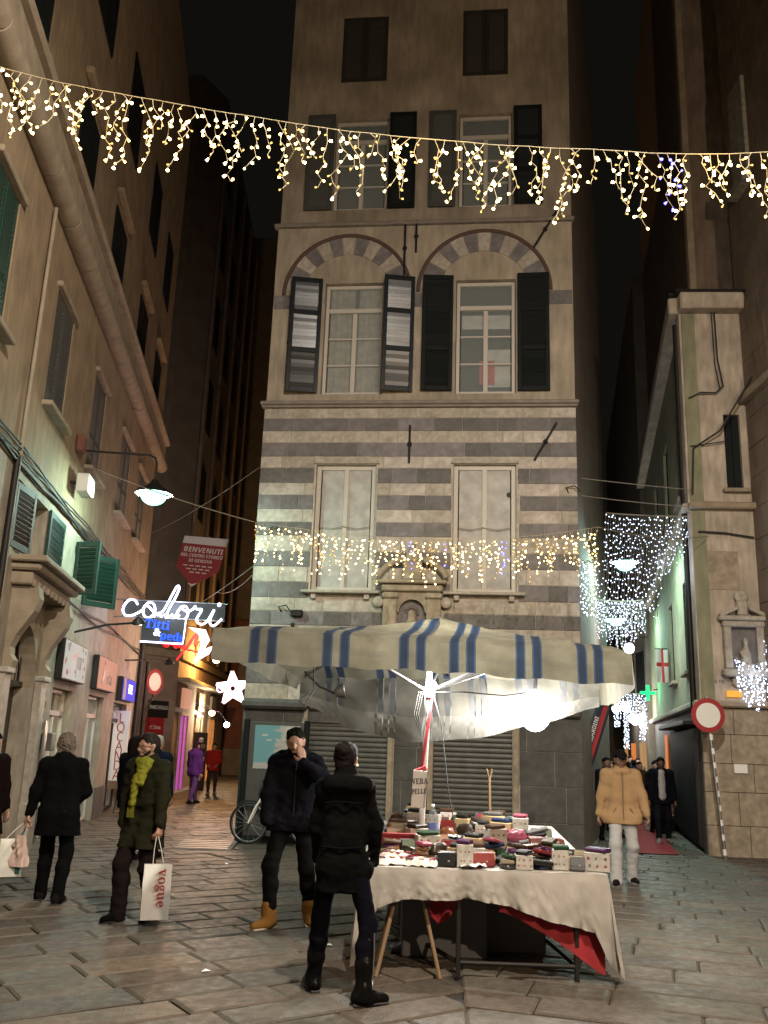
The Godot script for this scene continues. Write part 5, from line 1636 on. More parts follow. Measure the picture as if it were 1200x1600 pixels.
func fairy_lights() -> void:
	icicles("string of warm icicle lights across the top of the view, nearest the viewer", [v3(-4.05, 6.4, -5), v3(-2.62, 5.91, -5), v3(-1.97, 5.76, -5), v3(-0.77, 5.57, -5), v3(0.08, 5.48, -5), v3(1.15, 5.44, -5), v3(2.39, 5.47, -5), v3(4.6, 5.85, -5), v3(7.15, 6.6, -5)], 168, 0.14, 0.50, 0.0135, 0.050, 0.030, [85, 86, 107, 108], 42)
	icicles("string of warm icicle lights in front of the marble stripes", [v3(-2.12, 5.08, -14.2), v3(-0.9, 4.94, -14.15), v3(0.43, 4.88, -14.1), v3(2.09, 4.95, -14.1), v3(3.5, 5.18, -14.15)], 84, 0.2, 0.72, 0.0165, 0.080, 0.030, [38, 46, 60, 61], 17)
	for x in [-1.8, 0.2, 2.0]: omni("icicle_light_glow", v3(x, 5.35, -4.93), Color(1.0, 0.8, 0.45), 0.22, 0.2)
	for x in [-1.2, 1.0, 2.8]: omni("icicle_light_glow", v3(x, 4.7, -14.0), Color(1.0, 0.82, 0.5), 0.25, 0.2)
	rng.seed = 5
	var lines := []
	for k in 40:
		var t := k / 39.0
		var top := v3(4.4 + 1.95 * t, 6.22 - 0.02 * sin(PI * t), -17.2)
		var ln := lerpf(2.2, 1.6, t) * rng.randf_range(0.85, 1.1)
		if t > 0.55: ln = lerpf(2.1, 0.6, (t - 0.55) / 0.45) * rng.randf_range(0.55, 1.1)
		lines.append([top, top + v3(-0.09 * (1 - t) - 0.28 * t, -ln, -0.2)])
	bulb_cloud("light_curtain", "sparse curtain of small white lights hung across the mouth of the right lane", Vector3.ZERO, 0, lines, 0.12, 0.0092, M["bulb_white"], 0.03)
	lines = []
	for k in 40:
		var t := k / 39.0
		var top := v3(4.9 + 1.3 * t, 5.12 - 0.05 * sin(PI * t), -21.0)
		lines.append([top, top + v3(rng.randf_range(-0.05, 0.05), -lerpf(0.75, 1.15, sin(PI * t)) * rng.randf_range(0.7, 1.1), 0)])
	bulb_cloud("light_curtain", "dense curtain of white lights behind the canopy's right corner", Vector3.ZERO, 0, lines, 0.075, 0.0095, M["bulb_white"], 0.035)
	lines = []
	for k in 9:
		var top := v3(3.62 + 0.03 * k, 4.95 + rng.randf_range(-0.05, 0.06), -16.0 + 0.03 * k)
		lines.append([top, top + v3(0, -1.0, 0)])
	bulb_cloud("light_column", "column of white lights on the right corner of the striped house", Vector3.ZERO, 0, lines, 0.075, 0.011, M["bulb_white"], 0.03)
	lines = []
	for k in 26:
		var t := k / 25.0
		var top := v3(7.1 + 1.4 * t, 3.4, -29.0)
		lines.append([top, top + v3(0.5 * (1 - t), -lerpf(0.2, 1.15, t), 0)])
	bulb_cloud("light_net", "triangular net of white lights low over the right lane", Vector3.ZERO, 0, lines, 0.08, 0.015, M["bulb_white"], 0.04)
	lines = []
	for k in 18:
		var t := k / 17.0
		var top := v3(6.62 + 0.62 * t, 3.42 - 0.12 * sin(PI * t) + (0.35 if k > 15 else 0.0), -16.72 - 0.05 * (k % 3))
		lines.append([top, top + v3(0.02, -lerpf(0.6, 0.8, sin(PI * t)) * rng.randf_range(0.8, 1.1), 0)])
	bulb_cloud("light_net", "net of white lights hung under the statue of the wall shrine", Vector3.ZERO, 0, lines, 0.055, 0.012, M["bulb_white"], 0.03)
	for e in [[v3(7.0, 3.6, -27), 1.3], [v3(8.9, 2.9, -31), 0.9], [v3(9.7, 3.3, -36), 1.6]]:
		lines = []
		for k in 4: lines.append([e[0] + v3(0.05 * k, 0, 0), e[0] + v3(0.05 * k, -e[1], 0)])
		bulb_cloud("light_drop", ["hanging rope of white lights at the left of the right lane", "hanging rope of white lights below the green cross", "far rope of white lights at the right of the lane"][used.get("light_drop", 0)], Vector3.ZERO, 0, lines, 0.07, 0.017, M["bulb_white"], 0.03)
	for e in [[v3(5.4, 5.2, -17.3), 0.8], [v3(5.5, 4.5, -21.1), 0.8], [v3(7.9, 2.9, -29.0), 0.8], [v3(6.93, 3.1, -16.6), 0.25]]:
		omni("light_curtain_glow", e[0], Color(0.8, 0.86, 1.0), e[1], 0.3)
	# wires over the square
	var ws := [[v3(-5.0, 6.05, -14.7), v3(-2.12, 5.08, -14.2), 0.05, "wire from the yellow building to the icicle lights on the striped house"], [v3(3.5, 5.18, -14.15), v3(6.3, 5.75, -16.9), 0.1, "wire from the lower icicle lights to the cream corner house"], [v3(3.7, 6.28, -16.2), v3(6.1, 6.35, -17.0), 0.02, "wire carrying the sparse curtain of white lights"], [v3(3.7, 6.62, -16.2), v3(6.1, 6.7, -17.0), 0.01, "thin wire above the curtain of white lights"], [v3(-6.5, 6.9, -24.0), v3(-2.5, 6.85, -17.0), 0.1, "wire that carries the red pennant banner"], [v3(-6.4, 4.4, -25), v3(-2.4, 4.9, -16.9), 0.1, "wire of the glowing star"], [v3(-4.4, 5.4, -23.9), v3(-2.45, 4.7, -16.9), 0.15, "slack cable under the banner"]]
	for e in ws:
		var g := Geo.new()
		g.tube(sag(e[0], e[1], e[2]), 0.009, 4)
		tag(part(self, "wire", g, M["wire"]), e[3], "wire")

# ---------------------------------------------------------------- neon signs and banner
func neon(parent: Node3D, called: String, strokes: Array, sc: float, org: Vector2, r: float, m: Material) -> void:
	for s in strokes:
		var cv := Curve2D.new()
		for k in s.size():
			var tn: Vector2 = (Vector2(s[mini(k + 1, s.size() - 1)][0], s[mini(k + 1, s.size() - 1)][1]) - Vector2(s[maxi(k - 1, 0)][0], s[maxi(k - 1, 0)][1])) / 6.0
			cv.add_point(Vector2(s[k][0], s[k][1]), -tn, tn)
		var pts := []
		for p in cv.tessellate(3, 6): pts.append(v3((p.x - org.x) * sc, -(p.y - org.y) * sc, 0))
		var g := Geo.new()
		g.tube(pts, r, 6)
		part(parent, called, g, m)

func signs() -> void:
	var o := thing("neon_script_sign", "white neon script sign reading colori on a dark panel", "neon sign", v3(-4.52, 4.29, -19.5))
	var sc := 0.00326
	var org := Vector2(545, 560)
	neon(o, "neon_tube", [[[305, 530], [285, 503], [250, 498], [220, 530], [210, 570], [228, 602], [262, 606], [300, 592], [340, 565], [356, 535], [378, 514], [408, 520], [424, 555], [415, 592], [388, 615], [358, 605], [345, 570], [352, 540], [378, 540], [425, 580], [470, 575], [500, 525], [530, 455], [552, 405], [568, 395], [572, 420], [555, 470], [520, 545], [503, 600], [520, 632], [552, 618], [578, 570], [598, 535], [628, 532], [646, 565], [638, 605], [608, 626], [578, 605], [575, 570], [600, 548], [640, 566], [676, 548], [690, 528], [700, 546], [735, 548], [722, 580], [708, 612], [720, 640], [752, 645], [785, 615], [818, 548], [800, 600], [797, 635], [818, 655], [848, 636], [875, 605]], [[843, 512], [850, 505], [855, 513], [848, 519], [842, 513]]], sc, org, 0.025, M["neon_white"])
	var g := Geo.new()
	g.span(v3(-1.12, -0.17, -0.12), v3(1.12, 0.2, -0.06))
	part(o, "panel", g, M["cable"])
	g = Geo.new()
	g.tube([v3(-1.3, 0.21, -0.05), v3(0, 0.20, -0.05), v3(1.16, 0.18, -0.05)], 0.015, 5)
	part(o, "rail", g, M["steel"])
	g = Geo.new()
	g.tube([v3(-1.3, -0.17, -0.05), v3(0, -0.17, -0.05), v3(1.12, -0.2, -0.05)], 0.015, 5)
	part(o, "rail", g, M["steel"])
	omni("neon_sign_light", o.position + v3(0, 0, 0.25), Color(0.85, 0.88, 1.0), 1.4, 0.3)
	o = thing("blue_neon_sign", "small sign with two blue neon words below the white neon script", "neon sign", v3(-4.66, 3.80, -19.3))
	o.scale = Vector3.ONE * 0.83
	g = Geo.new()
	g.span(v3(-0.55, -0.3, -0.06), v3(0.55, 0.34, -0.02))
	part(o, "panel", g, M["cable"])
	var up := Basis(Vector3.BACK, -0.08)
	text(o, "neon_word", "Titti", 0.30, M["neon_blue"], v3(-0.15, 0.17, 0), up, "Droid Serif", true, 0.03)
	text(o, "neon_word", "peds", 0.27, M["neon_blue"], v3(0.26, -0.13, 0), up, "Droid Serif", true, 0.03)
	text(o, "neon_ampersand", "&", 0.24, M["neon_white"], v3(-0.14, -0.03, 0), up, "Droid Serif", true, 0.03)
	g = Geo.new()
	g.tube([v3(-0.55, -0.27, 0.0), v3(0.1, -0.29, 0.0), v3(0.55, -0.3, 0.0)], 0.024, 6); g.tube([v3(0.55, -0.3, 0.0), v3(0.57, 0.05, 0.0), v3(0.58, 0.36, 0)], 0.018, 6)
	part(o, "neon_tube", g, M["neon_white"])
	for k in 8:
		g = Geo.new()
		g.ball(v3(-0.25 + 0.09 * k, 0.40 + 0.03 * (k % 2), 0.0), Vector3.ONE * 0.04, 8, 5)
		part(o, "bulb", g, M["neon_white"])
	o = thing("red_neon_script", "red neon script with a long slanting stroke behind the blue neon sign", "neon sign", v3(-4.78, 3.74, -21.5))
	o.scale = Vector3.ONE * 0.83
	neon(o, "neon_tube", [[[250, 1006], [270, 1008], [290, 1014], [316, 1020]], [[254, 1006], [262, 1012], [268, 1004], [276, 1013], [282, 1006], [292, 1014], [300, 1002], [307, 990], [305, 1008], [312, 1002]], [[308, 985], [298, 1002], [290, 1016], [279, 1032]]], 0.0185, Vector2(280, 1008), 0.028, M["neon_red"])
	g = Geo.new()
	g.tube([v3(-0.9, 0.5, -0.05), v3(0, 0.55, -0.05), v3(1.0, 0.5, -0.05)], 0.012, 5)
	part(o, "rail", g, M["iron"])
	omni("neon_sign_light", o.position + v3(0, 0, 0.3), Color(1, 0.1, 0.1), 0.5, 0.3)
	# comet tail and star: Christmas figures of light tube
	o = thing("light_comet_tail", "zigzag of white light tube left of the canopy", "light figure", v3(-4.26, 3.83, -21.5))
	o.scale = Vector3.ONE * 0.83
	g = Geo.new()
	g.prism(PackedVector2Array([Vector2(-0.38, 0.40), Vector2(0.12, 0.34), Vector2(0.26, 0.05), Vector2(0.12, -0.22), Vector2(0.36, -0.12), Vector2(0.28, -0.34), Vector2(-0.12, -0.60), Vector2(0.02, -0.1), Vector2(-0.05, 0.18)]), 0.05)
	part(o, "light_tube_figure", g, M["neon_pink"])
	omni("light_figure_glow", o.position + v3(0, 0, 0.3), Color(1, 0.85, 0.8), 1.0, 0.2)
	o = thing("light_star", "five pointed star of pinkish light tube hanging in the left lane", "light figure", v3(-3.97, 2.93, -25.0), 0.0)
	var st := []
	for k in 11:
		var t := PI / 2 + 0.1 + TAU * k / 10.0
		var r := 0.46 if k % 2 == 0 else 0.2
		st.append(v3(cos(t) * r, sin(t) * r, 0))
	for rr in [1.0, 0.72, 0.45]:
		g = Geo.new()
		for k in 10: g.tube([st[k] * rr, (st[k] + st[k + 1]) * 0.5 * rr, st[k + 1] * rr], 0.045, 5)
		part(o, "light_tube", g, M["neon_pink"])
	for k in 2:
		g = Geo.new()
		var ring := []
		for q in 13: ring.append(v3((0.36 if k else -0.34) + cos(TAU * q / 12) * 0.09, (0.12 if k else -0.02) + sin(TAU * q / 12) * 0.09, 0.0))
		g.tube(ring, 0.022, 5)
		part(o, "light_ring", g, M["neon_pink"])
	omni("light_star_glow", o.position + v3(0, 0, 0.3), Color(1, 0.72, 0.72), 7.0, 0.3)
	# pennant banner
	o = thing("pennant_banner", "red pennant banner with white lettering hanging over the left lane", "banner", v3(-4.83, 6.9, -24.0))
	o.rotation.z = -0.07
	var bb := Geo.new()
	bb.prism(PackedVector2Array([Vector2(-0.6, 0), Vector2(0.62, 0.02), Vector2(0.57, -0.2), Vector2(-0.63, -0.2)]), 0.012)
	part(o, "white_top", bb, M["banner_white"])
	bb = Geo.new()
	bb.prism(PackedVector2Array([Vector2(-0.63, -0.2), Vector2(0.57, -0.2), Vector2(0.47, -0.9), Vector2(-0.2, -1.38), Vector2(-0.7, -0.86)]), 0.010)
	part(o, "red_field", bb, M["banner_red"])
	var sh := Basis(v3(1, 0, 0), v3(0.13, 1, 0), v3(0, 0, 1))
	text(o, "lettering", "BENVENUTI", 0.195, M["banner_white"], v3(-0.03, -0.36, 0.014), sh, "Droid Sans", true)
	text(o, "lettering", "NEL CENTRO STORICO", 0.125, M["banner_white"], v3(-0.05, -0.52, 0.014), sh, "Droid Sans", true, 0.004, 0.88)
	text(o, "lettering", "DI GENOVA", 0.125, M["banner_white"], v3(-0.07, -0.66, 0.014), sh, "Droid Sans", true, 0.004, 0.95)
	for k in 3:
		bb = Geo.new()
		for q in 5 - k: bb.span(v3(-0.52 + 0.1 * k + q * 0.17, -0.82 - 0.09 * k, 0.012), v3(-0.40 + 0.1 * k + q * 0.17, -0.79 - 0.09 * k, 0.015))
		part(o, "small_print", bb, M["banner_white"])
	bb = Geo.new()
	bb.prism(PackedVector2Array([Vector2(-0.34, -1.27), Vector2(-0.2, -1.38), Vector2(-0.06, -1.27), Vector2(-0.2, -1.31)]), 0.006, Transform3D(Basis(), v3(0, 0, 0.008)))
	part(o, "white_point", bb, M["banner_white"])
	# shop signs on the yellow building
	var sgn := [[1.97, 3.95, 2.52, 3.20, "lit_white"], [5.3, 7.6, 2.52, 3.20, "lit_pink"], [8.75, 11.0, 2.42, 2.98, "lit_blue"]]
	for k in 3:
		var e: Array = sgn[k]
		var w: float = e[1] - e[0]
		var hh: float = e[3] - e[2]
		o = thing("lit_shop_sign", ["white lit shop sign scattered with small coloured squares", "pink lit shop sign with dark lettering and a tower", "blue lit shop sign with pale lettering, farthest on the yellow building"][k], "shop sign", lb((e[0] + e[1]) / 2, (e[2] + e[3]) / 2, 0.10), LB.rotation.y)
		pbox(o, "case", v3(0, 0, -0.03), v3(w, hh, 0.12), M["iron"], 0.01)
		pbox(o, "lit_sign_face", v3(0, 0, 0.036), v3(w - 0.05, hh - 0.05, 0.015), [M["glow_white"], M["glow_sign"], M["glow_blue"]][k], 0.003)
		if k == 0:
			for q in 22:
				pbox(o, "square", v3(rng.randf_range(-0.9, 0.9), rng.randf_range(-0.27, 0.27), 0.046), v3(0.09, 0.07, 0.004), [M["grey"], M["red"], M["curtain"]][q % 3], 0.001)
			pbox(o, "square", v3(0.25, 0, 0.047), v3(0.42, 0.22, 0.005), M["grey"], 0.001)
		elif k == 1:
			text(o, "lettering", "Idea", 0.34, M["iron"], v3(0.2, -0.08, 0.05), Basis(), "Droid Serif", true)
			g = Geo.new()
			g.prism(PackedVector2Array([Vector2(-0.75, -0.2), Vector2(-0.35, -0.2), Vector2(-0.38, 0.0), Vector2(-0.5, 0.28), Vector2(-0.62, 0.0)]), 0.005, Transform3D(Basis(), v3(0, 0, 0.044)))
			part(o, "tower_print", g, M["iron"])
		else:
			pbox(o, "pale_strip", v3(-0.85, 0, 0.047), v3(0.45, hh - 0.06, 0.004), M["sandstone"], 0.001)
			text(o, "lettering", "EXTE", 0.30, M["neon_white"], v3(0.15, 0.02, 0.05), Basis(), "Droid Sans", true).name = "lit_lettering"
		omni("shop_sign_light", o.position + LB.transform.basis.z * 0.35, [Color(1, 0.95, 0.9), Color(1, 0.75, 0.65), Color(0.35, 0.4, 1.0)][k], 0.25, 0.2)
	# vertical lettering in the third doorway
	o = thing("vertical_sign", "narrow upright board lettered down its length in the farthest shop doorway", "sign", lb(10.2, 1.25, -0.02), LB.rotation.y - PI / 2)
	pbox(o, "board", v3(0, 0, 0), v3(0.40, 1.9, 0.03), M["white"], 0.004)
	for k in 7: text(o, "letter", "LOCANDA"[k], 0.3, M["red"], v3(0, 0.76 - 0.23 * k, 0.02))
	pbox(o, "yellow_foot", v3(0, -0.85, 0.018), v3(0.40, 0.2, 0.006), M["wood"], 0.002)
	# floodlight box and alarm on the wall
	o = thing("floodlight_box", "white floodlight box on the yellow wall above the cables", "floodlight", lb(1.62, 5.76, 0.22), LB.rotation.y)
	pbox(o, "case", Vector3.ZERO, v3(0.5, 0.32, 0.22), M["white_metal"], 0.02)
	g = Geo.new()
	g.tube([v3(-0.1, 0, -0.1), v3(-0.15, 0.02, -0.22)], 0.03, 6)
	part(o, "bracket", g, M["iron"])
	o = thing("alarm_box", "small red brown alarm box at the foot of the lamp's arm", "alarm", lb(1.62, 6.5, 0.07), LB.rotation.y)
	pbox(o, "case", Vector3.ZERO, v3(0.25, 0.3, 0.13), M["redhouse"], 0.02)
	pbox(o, "cover", v3(0, 0, 0.07), v3(0.18, 0.2, 0.02), M["redhouse"], 0.008)
	# spot lamps on arms over the shops
	for k in 2:
		var b: Vector3 = lb([3.2, 9.6][k], [3.42, 3.42][k], 0.0)
		var e: Vector3 = lb([4.4, 11.0][k], [3.78, 3.5][k], 0.95)
		o = thing("sign_spotlight", ["small lit spotlight on an arm before the white shop sign", "dark spotlight on an arm over the blue shop sign"][k], "spotlight", b)
		g = Geo.new()
		g.tube([Vector3.ZERO, (e - b) * 0.5 + v3(0, 0.05, 0), e - b], 0.022, 5)
		part(o, "arm", g, M["iron"])
		g = Geo.new()
		g.lathe([Vector2(0.03, 0.12), Vector2(0.1, 0.05), Vector2(0.14, 0.0), Vector2(0.12, 0.0), Vector2(0.02, 0.08)], 12, Transform3D(Basis(Vector3.RIGHT, 0.5), e - b))
		part(o, "hood", g, M["iron"])
		g = Geo.new()
		g.ball(e - b + v3(0, -0.01, 0.0), v3(0.11, 0.04, 0.09), 8, 5)
		part(o, "lamp_lens", g, M["lamp_white"] if k == 0 else M["grey"])
		if k == 0: omni("sign_spotlight_light", e + v3(0, -0.02, 0), Color(1, 0.98, 0.95), 0.7, 0.06)
	# road signs
	o = thing("no_entry_sign", "round white sign with a red rim on a striped pole at the cream corner", "road sign", v3(5.92, gy(-16.35), -16.35))
	round_sign(o, 2.42, 0.30, v3(-0.02, 0, 0.02))
	g = Geo.new()
	g.tube([v3(0.16, 0, 0), v3(0.06, 1.3, 0), v3(-0.02, 2.75, -0.03)], 0.03, 8)
	part(o, "pole", g, M["steel"])
	for k in 9:
		g = Geo.new()
		var t := (k + 0.3) * 0.24
		g.tube([v3(0.16 - 0.066 * t, t, 0), v3(0.16 - 0.066 * (t + 0.1), t + 0.1, 0)], 0.033, 8)
		part(o, "white_band", g, M["white"])
	o = thing("no_entry_sign", "round red rimmed sign on a pole at the end of the yellow building", "road sign", v3(-6.6, gy(-26), -26.0), 1.12)
	round_sign(o, 3.35, 0.36, v3(0.30, 0, 0.05), "banner_red", "banner_white")
	g = Geo.new()
	g.tube([v3(0, 0, 0), v3(0, 1.5, 0), v3(0.0, 3.9, 0)], 0.05, 8); g.tube([v3(0, 2.4, 0), v3(0.3, 2.9, 0.02), v3(0.35, 3.3, 0.03)], 0.02, 5)
	part(o, "pole", g, M["iron"])
	# pharmacy cross and flags in the right lane
	o = thing("green_cross", "green lit pharmacy cross in the right lane", "sign", v3(8.15, 3.35, -27.5))
	g = Geo.new()
	g.cbox(Vector3.ZERO, v3(0.09, 0.46, 0.08), 0.01); g.cbox(v3(0.14, 0, 0), v3(0.18, 0.085, 0.076), 0.01); g.cbox(v3(-0.14, 0, 0), v3(0.18, 0.085, 0.076), 0.01)
	part(o, "lit_cross", g, M["neon_green"])
	g = Geo.new()
	g.tube([v3(0.2, 0.1, -0.05), v3(0.5, 0.15, -0.1), v3(0.9, 0.15, -0.1)], 0.02, 5)
	part(o, "bracket", g, M["iron"])
	omni("green_cross_light", o.position + v3(0, 0, 0.3), Color(0.2, 1, 0.6), 0.5, 0.1)
	flag("white flag with a red cross on the green side wall of the right lane", v3(7.42, 4.25, -23.6), 0.0, 0.36, 0.85, 0)
	flag("small far flag with a red cross at the left of the right lane", v3(6.1, 2.95, -25.0), 0.0, 0.4, 0.9, 0)
	flag("dark blue and red slanting banner with pale lettering at the left of the right lane", v3(4.55, 2.55, -19.2), 0.0, 0.32, 1.2, 1)

func round_sign(o: Node3D, y: float, r: float, off: Vector3, rim := "red", disc := "white") -> void:
	var x := Transform3D(Basis(Vector3.RIGHT, PI / 2), v3(0, y, 0) + off)
	var g := Geo.new()
	g.lathe([Vector2(0.001, 0), Vector2(r, 0), Vector2(r, 0.012), Vector2(0.001, 0.012)], 32, x)
	part(o, "rim", g, M[rim])
	g = Geo.new()
	g.lathe([Vector2(0.001, 0.012), Vector2(r * 0.72, 0.012), Vector2(r * 0.72, 0.016), Vector2(0.001, 0.016)], 32, x)
	part(o, "white_disc", g, M[disc])

func flag(label: String, at: Vector3, turn: float, w: float, h: float, kind: int) -> void:
	var o := thing("flag", label, "flag", at, turn)
	var slant := 0.0 if kind == 0 else 0.32
	var cols := [[0.0, 0.42, 0], [0.42, 0.58, 1], [0.58, 1.0, 0]] if kind == 0 else [[0.0, 0.55, 2], [0.55, 0.8, 1], [0.8, 1.0, 2]]
	var rows := [[0.0, 0.4, 0], [0.4, 0.52, 1], [0.52, 1.0, 0]] if kind == 0 else [[0.0, 1.0, 0]]
	var pal := [Color(0.6, 0.58, 0.52), Color(0.42, 0.03, 0.03), Color(0.035, 0.045, 0.07)]
	var g := Geo.new()
	for c in cols:
		for r in rows:
			g.col = pal[maxi(c[2], r[2])]
			var pts := []
			for j in 5:
				for i in 4:
					var u := lerpf(c[0], c[1], i / 3.0)
					var v := lerpf(r[0], r[1], j / 4.0)
					pts.append(v3((u - 0.5) * w - slant * h * v + slant * 0.5 * h, -v * h, 0.03 * sin(u * 9.0 + v * 2.0)))
			g.sheet(pts, 4)
	part(o, "cloth", g, M["plain"])
	g = Geo.new()
	g.tube([v3(-w * 0.55 + slant * 0.5 * h, 0.01, 0), v3(slant * 0.5 * h, 0.015, 0), v3(w * 0.8 + slant * 0.5 * h, 0.02, 0)], 0.015, 5)
	part(o, "staff", g, M["iron"])
	if kind == 1:
		text(o, "lettering", "DAI GIARDINI", 0.12, M["white"], v3(-0.07, -h * 0.5, 0.05), Basis(Vector3.BACK, 1.26), "Droid Sans", true)

# ---------------------------------------------------------------- ground
func ground() -> void:
	var g := Geo.new()
	var pts := []
	var zs := [20.0, 4.0, -4.0, -10.0, -12.0, -14.0, -16.0, -18.0, -20.0, -22.0, -24.0, -26.0, -60.0, -400.0]
	for z in zs:
		for x in [-400.0, -40.0, -10.0, 0.0, 10.0, 40.0, 400.0]: pts.append(v3(x, gy(z) - 0.028, z))
	g.sheet(pts, 7)
	var o := struct("ground", g, M["joint"])
	var pave := thing("pavement", "", "")
	pave.remove_meta("label"); pave.remove_meta("category")
	pave.set_meta("kind", "structure")
	# two fields of slabs that meet along a seam running away from the viewer
	rng.seed = 77
	var seam := [Vector2(0.35, -2.0), Vector2(0.75, -8.0), Vector2(2.2, -16.0), Vector2(8.0, -60.0)]
	var left := PackedVector2Array([Vector2(-9, -2), seam[0], seam[1], seam[2], Vector2(2.6, -18), Vector2(-1, -48), Vector2(-9, -48)])
	var right := PackedVector2Array([seam[0], Vector2(8, -2), Vector2(8, -17), Vector2(14, -40), Vector2(9.5, -40), Vector2(3.2, -18), seam[2], seam[1]])
	var slabs := []
	for f in 2:
		var poly: PackedVector2Array = left if f == 0 else right
		var ang: float = [0.60, -0.30][f]
		var dx := Vector2(cos(ang), -sin(ang))
		var dz := Vector2(sin(ang), cos(ang))
		var o0: Vector2 = Vector2(0, -2)
		var t := -12.0
		while t < 46.0:
			var wd := rng.randf_range(0.34, 0.46)
			var s := -22.0 + rng.randf_range(0, 0.7)
			while s < 22.0:
				var ln := rng.randf_range(0.55, 1.15)
				var c0 := o0 + dx * s - dz * t
				var c1 := o0 + dx * (s + ln) - dz * t
				var c2 := c1 - dz * wd
				var c3 := c0 - dz * wd
				s += ln
				var mid := (c0 + c2) * 0.5
				if mid.y > -1.5 or mid.y < -49 or mid.x < -10 or mid.x > 15: continue
				# worn long edges stand open, the short joints are tight
				var gap := dz * rng.randf_range(0.018, 0.030)
				var tight := dx * rng.randf_range(0.003, 0.007)
				for res in Geometry2D.intersect_polygons(PackedVector2Array([c0 + tight - gap, c1 - tight - gap, c2 - tight + gap, c3 + tight + gap]), poly):
					var area := 0.0
					for q in res.size(): area += res[q].cross(res[(q + 1) % res.size()])
					if absf(area) < 0.06: continue
					slabs.append([res, mid])
			t += wd
	# the ones that show largest become stones of their own
	for sl in slabs:
		var w := v3(sl[1].x, gy(sl[1].y), sl[1].y)
		var d := (w - v3(0, 1.72, 0)).length()
		var vis: bool = -sl[1].y > 2.6 and absf(sl[1].x) < 0.50 * -sl[1].y + 0.5
		sl.append(d if vis else d + 100.0)
	slabs.sort_custom(func(a, b): return a[2] < b[2])
	var rest := Geo.new()
	for k in slabs.size():
		var q := Geo.new() if k < 300 else rest
		slab(q, slabs[k][0])
		if k < 300: part(pave, "paving_stone", q, M["slab"])
	part(pave, "paving_stones_beyond", rest, M["slab"]).set_meta("kind", "stuff")
	# drain cover, carpet
	var dc := thing("drain_cover", "rectangular stone drain cover set in the paving at the left lane's mouth", "drain cover", v3(-2.75, gy(-15.6) + 0.006, -15.6), 0.06)
	pbox(dc, "plate", Vector3.ZERO, v3(1.0, 0.03, 1.3), M["greystone"], 0.01)
	for k in 5: pbox(dc, "rib", v3(0, 0.017, -0.5 + k * 0.25), v3(0.84, 0.012, 0.1), M["roller"], 0.004)
	g = Geo.new()
	pts = []
	for k in 14:
		var c := v3(5.02, 0, -16.85).lerp(v3(9.2, 0, -34), k / 13.0)
		for q in 5:
			var p := c + v3(0.42 * (q - 2) * 0.5, 0, 0)
			pts.append(v3(p.x, gy(p.z) + 0.016 + 0.003 * sin(q * 2.0 + k), p.z))
	g.sheet(pts, 5)
	tag(part(self, "red_carpet", g, M["carpet"]), "red carpet laid along the right lane", "carpet")
	# scraps of litter
	var lit := [[v3(-2.9, 0, -7.6), "scrap of white paper on the paving at the lower left"], [v3(-1.2, 0, -7.3), "scrap of white paper on the paving left of the woman's boots"], [v3(-0.35, 0, -8.3), "torn scrap of paper on the paving near the mustard boots"], [v3(-2.0, 0, -13.2), "white scrap on the paving beyond the man with the scarf"], [v3(2.9, 0, -9.6), "dark fallen twig of litter on the paving right of the table"]]
	for k in lit.size():
		var at: Vector3 = lit[k][0]
		g = Geo.new()
		var c := [v3(-0.03, 0, -0.02), v3(0.03, 0.008, -0.02), v3(0.035, 0, 0.02), v3(-0.02, 0.01, 0.025)]
		g.quad(c[3], c[2], c[1], c[0])
		var lt := part(self, "paper_scrap", g, M["white"] if k < 4 else M["iron"], v3(at.x, gy(at.z) + 0.008, at.z), Basis(Vector3.UP, rng.randf() * 6.0))
		tag(lt, lit[k][1], "litter")

func slab(g: Geo, poly: PackedVector2Array) -> void:
	if Geometry2D.is_polygon_clockwise(poly): poly.reverse()
	var tone := rng.randf_range(0.82, 1.14)
	var wrm := rng.randf_range(-0.06, 0.08)
	g.col = Color(0.132 * tone * (1 + wrm), 0.112 * tone, 0.088 * tone * (1 - wrm))
	var c := Vector2.ZERO
	for p in poly: c += p
	c /= poly.size()
	var tx := rng.randf_range(-0.008, 0.008)
	var tz := rng.randf_range(-0.008, 0.008)
	var lift := rng.randf_range(-0.004, 0.004)
	var top := []
	var rim := []
	for p in poly:
		var inn := c + (p - c) * (1.0 - 0.022 / maxf((p - c).length(), 0.05))
		var y := gy(p.y) + lift + (p.x - c.x) * tx + (p.y - c.y) * tz
		top.append(v3(inn.x, y, inn.y))
		rim.append(v3(p.x, y - 0.013, p.y))
	var n := top.size()
	for k in range(1, n - 1): g.tri(top[0], top[k + 1], top[k])
	for k in n:
		var m := (k + 1) % n
		g.quad(rim[m], rim[k], top[k], top[m])
		g.quad(rim[m] - v3(0, 0.03, 0), rim[k] - v3(0, 0.03, 0), rim[k], rim[m])

# ---------------------------------------------------------------- the stall
func canopy_y(s: float, t: float) -> float:
	var e := lerpf(lerpf(2.52, 2.46, s), lerpf(2.30, 2.40, s), t)
	var q := 1.0 - maxf(absf(2.0 * s - 1.0), absf(2.0 * t - 1.0))
	var apex := 2.83
	return lerpf(e, apex, pow(q, 0.72)) - 0.05 * sin(PI * q) - 0.009 * sin(s * 38.0) * (1 - q) + 0.012 * noise.get_noise_2d(s * 120, t * 120)

func canopy_p(s: float, t: float) -> Vector3:
	var a := v3(-1.29, 0, -6.98).lerp(v3(2.03, 0, -7.25), s)
	var b := v3(-0.80, 0, -9.40).lerp(v3(2.30, 0, -9.45), s)
	var p := a.lerp(b, t)
	p.y = canopy_y(s, t)
	return p

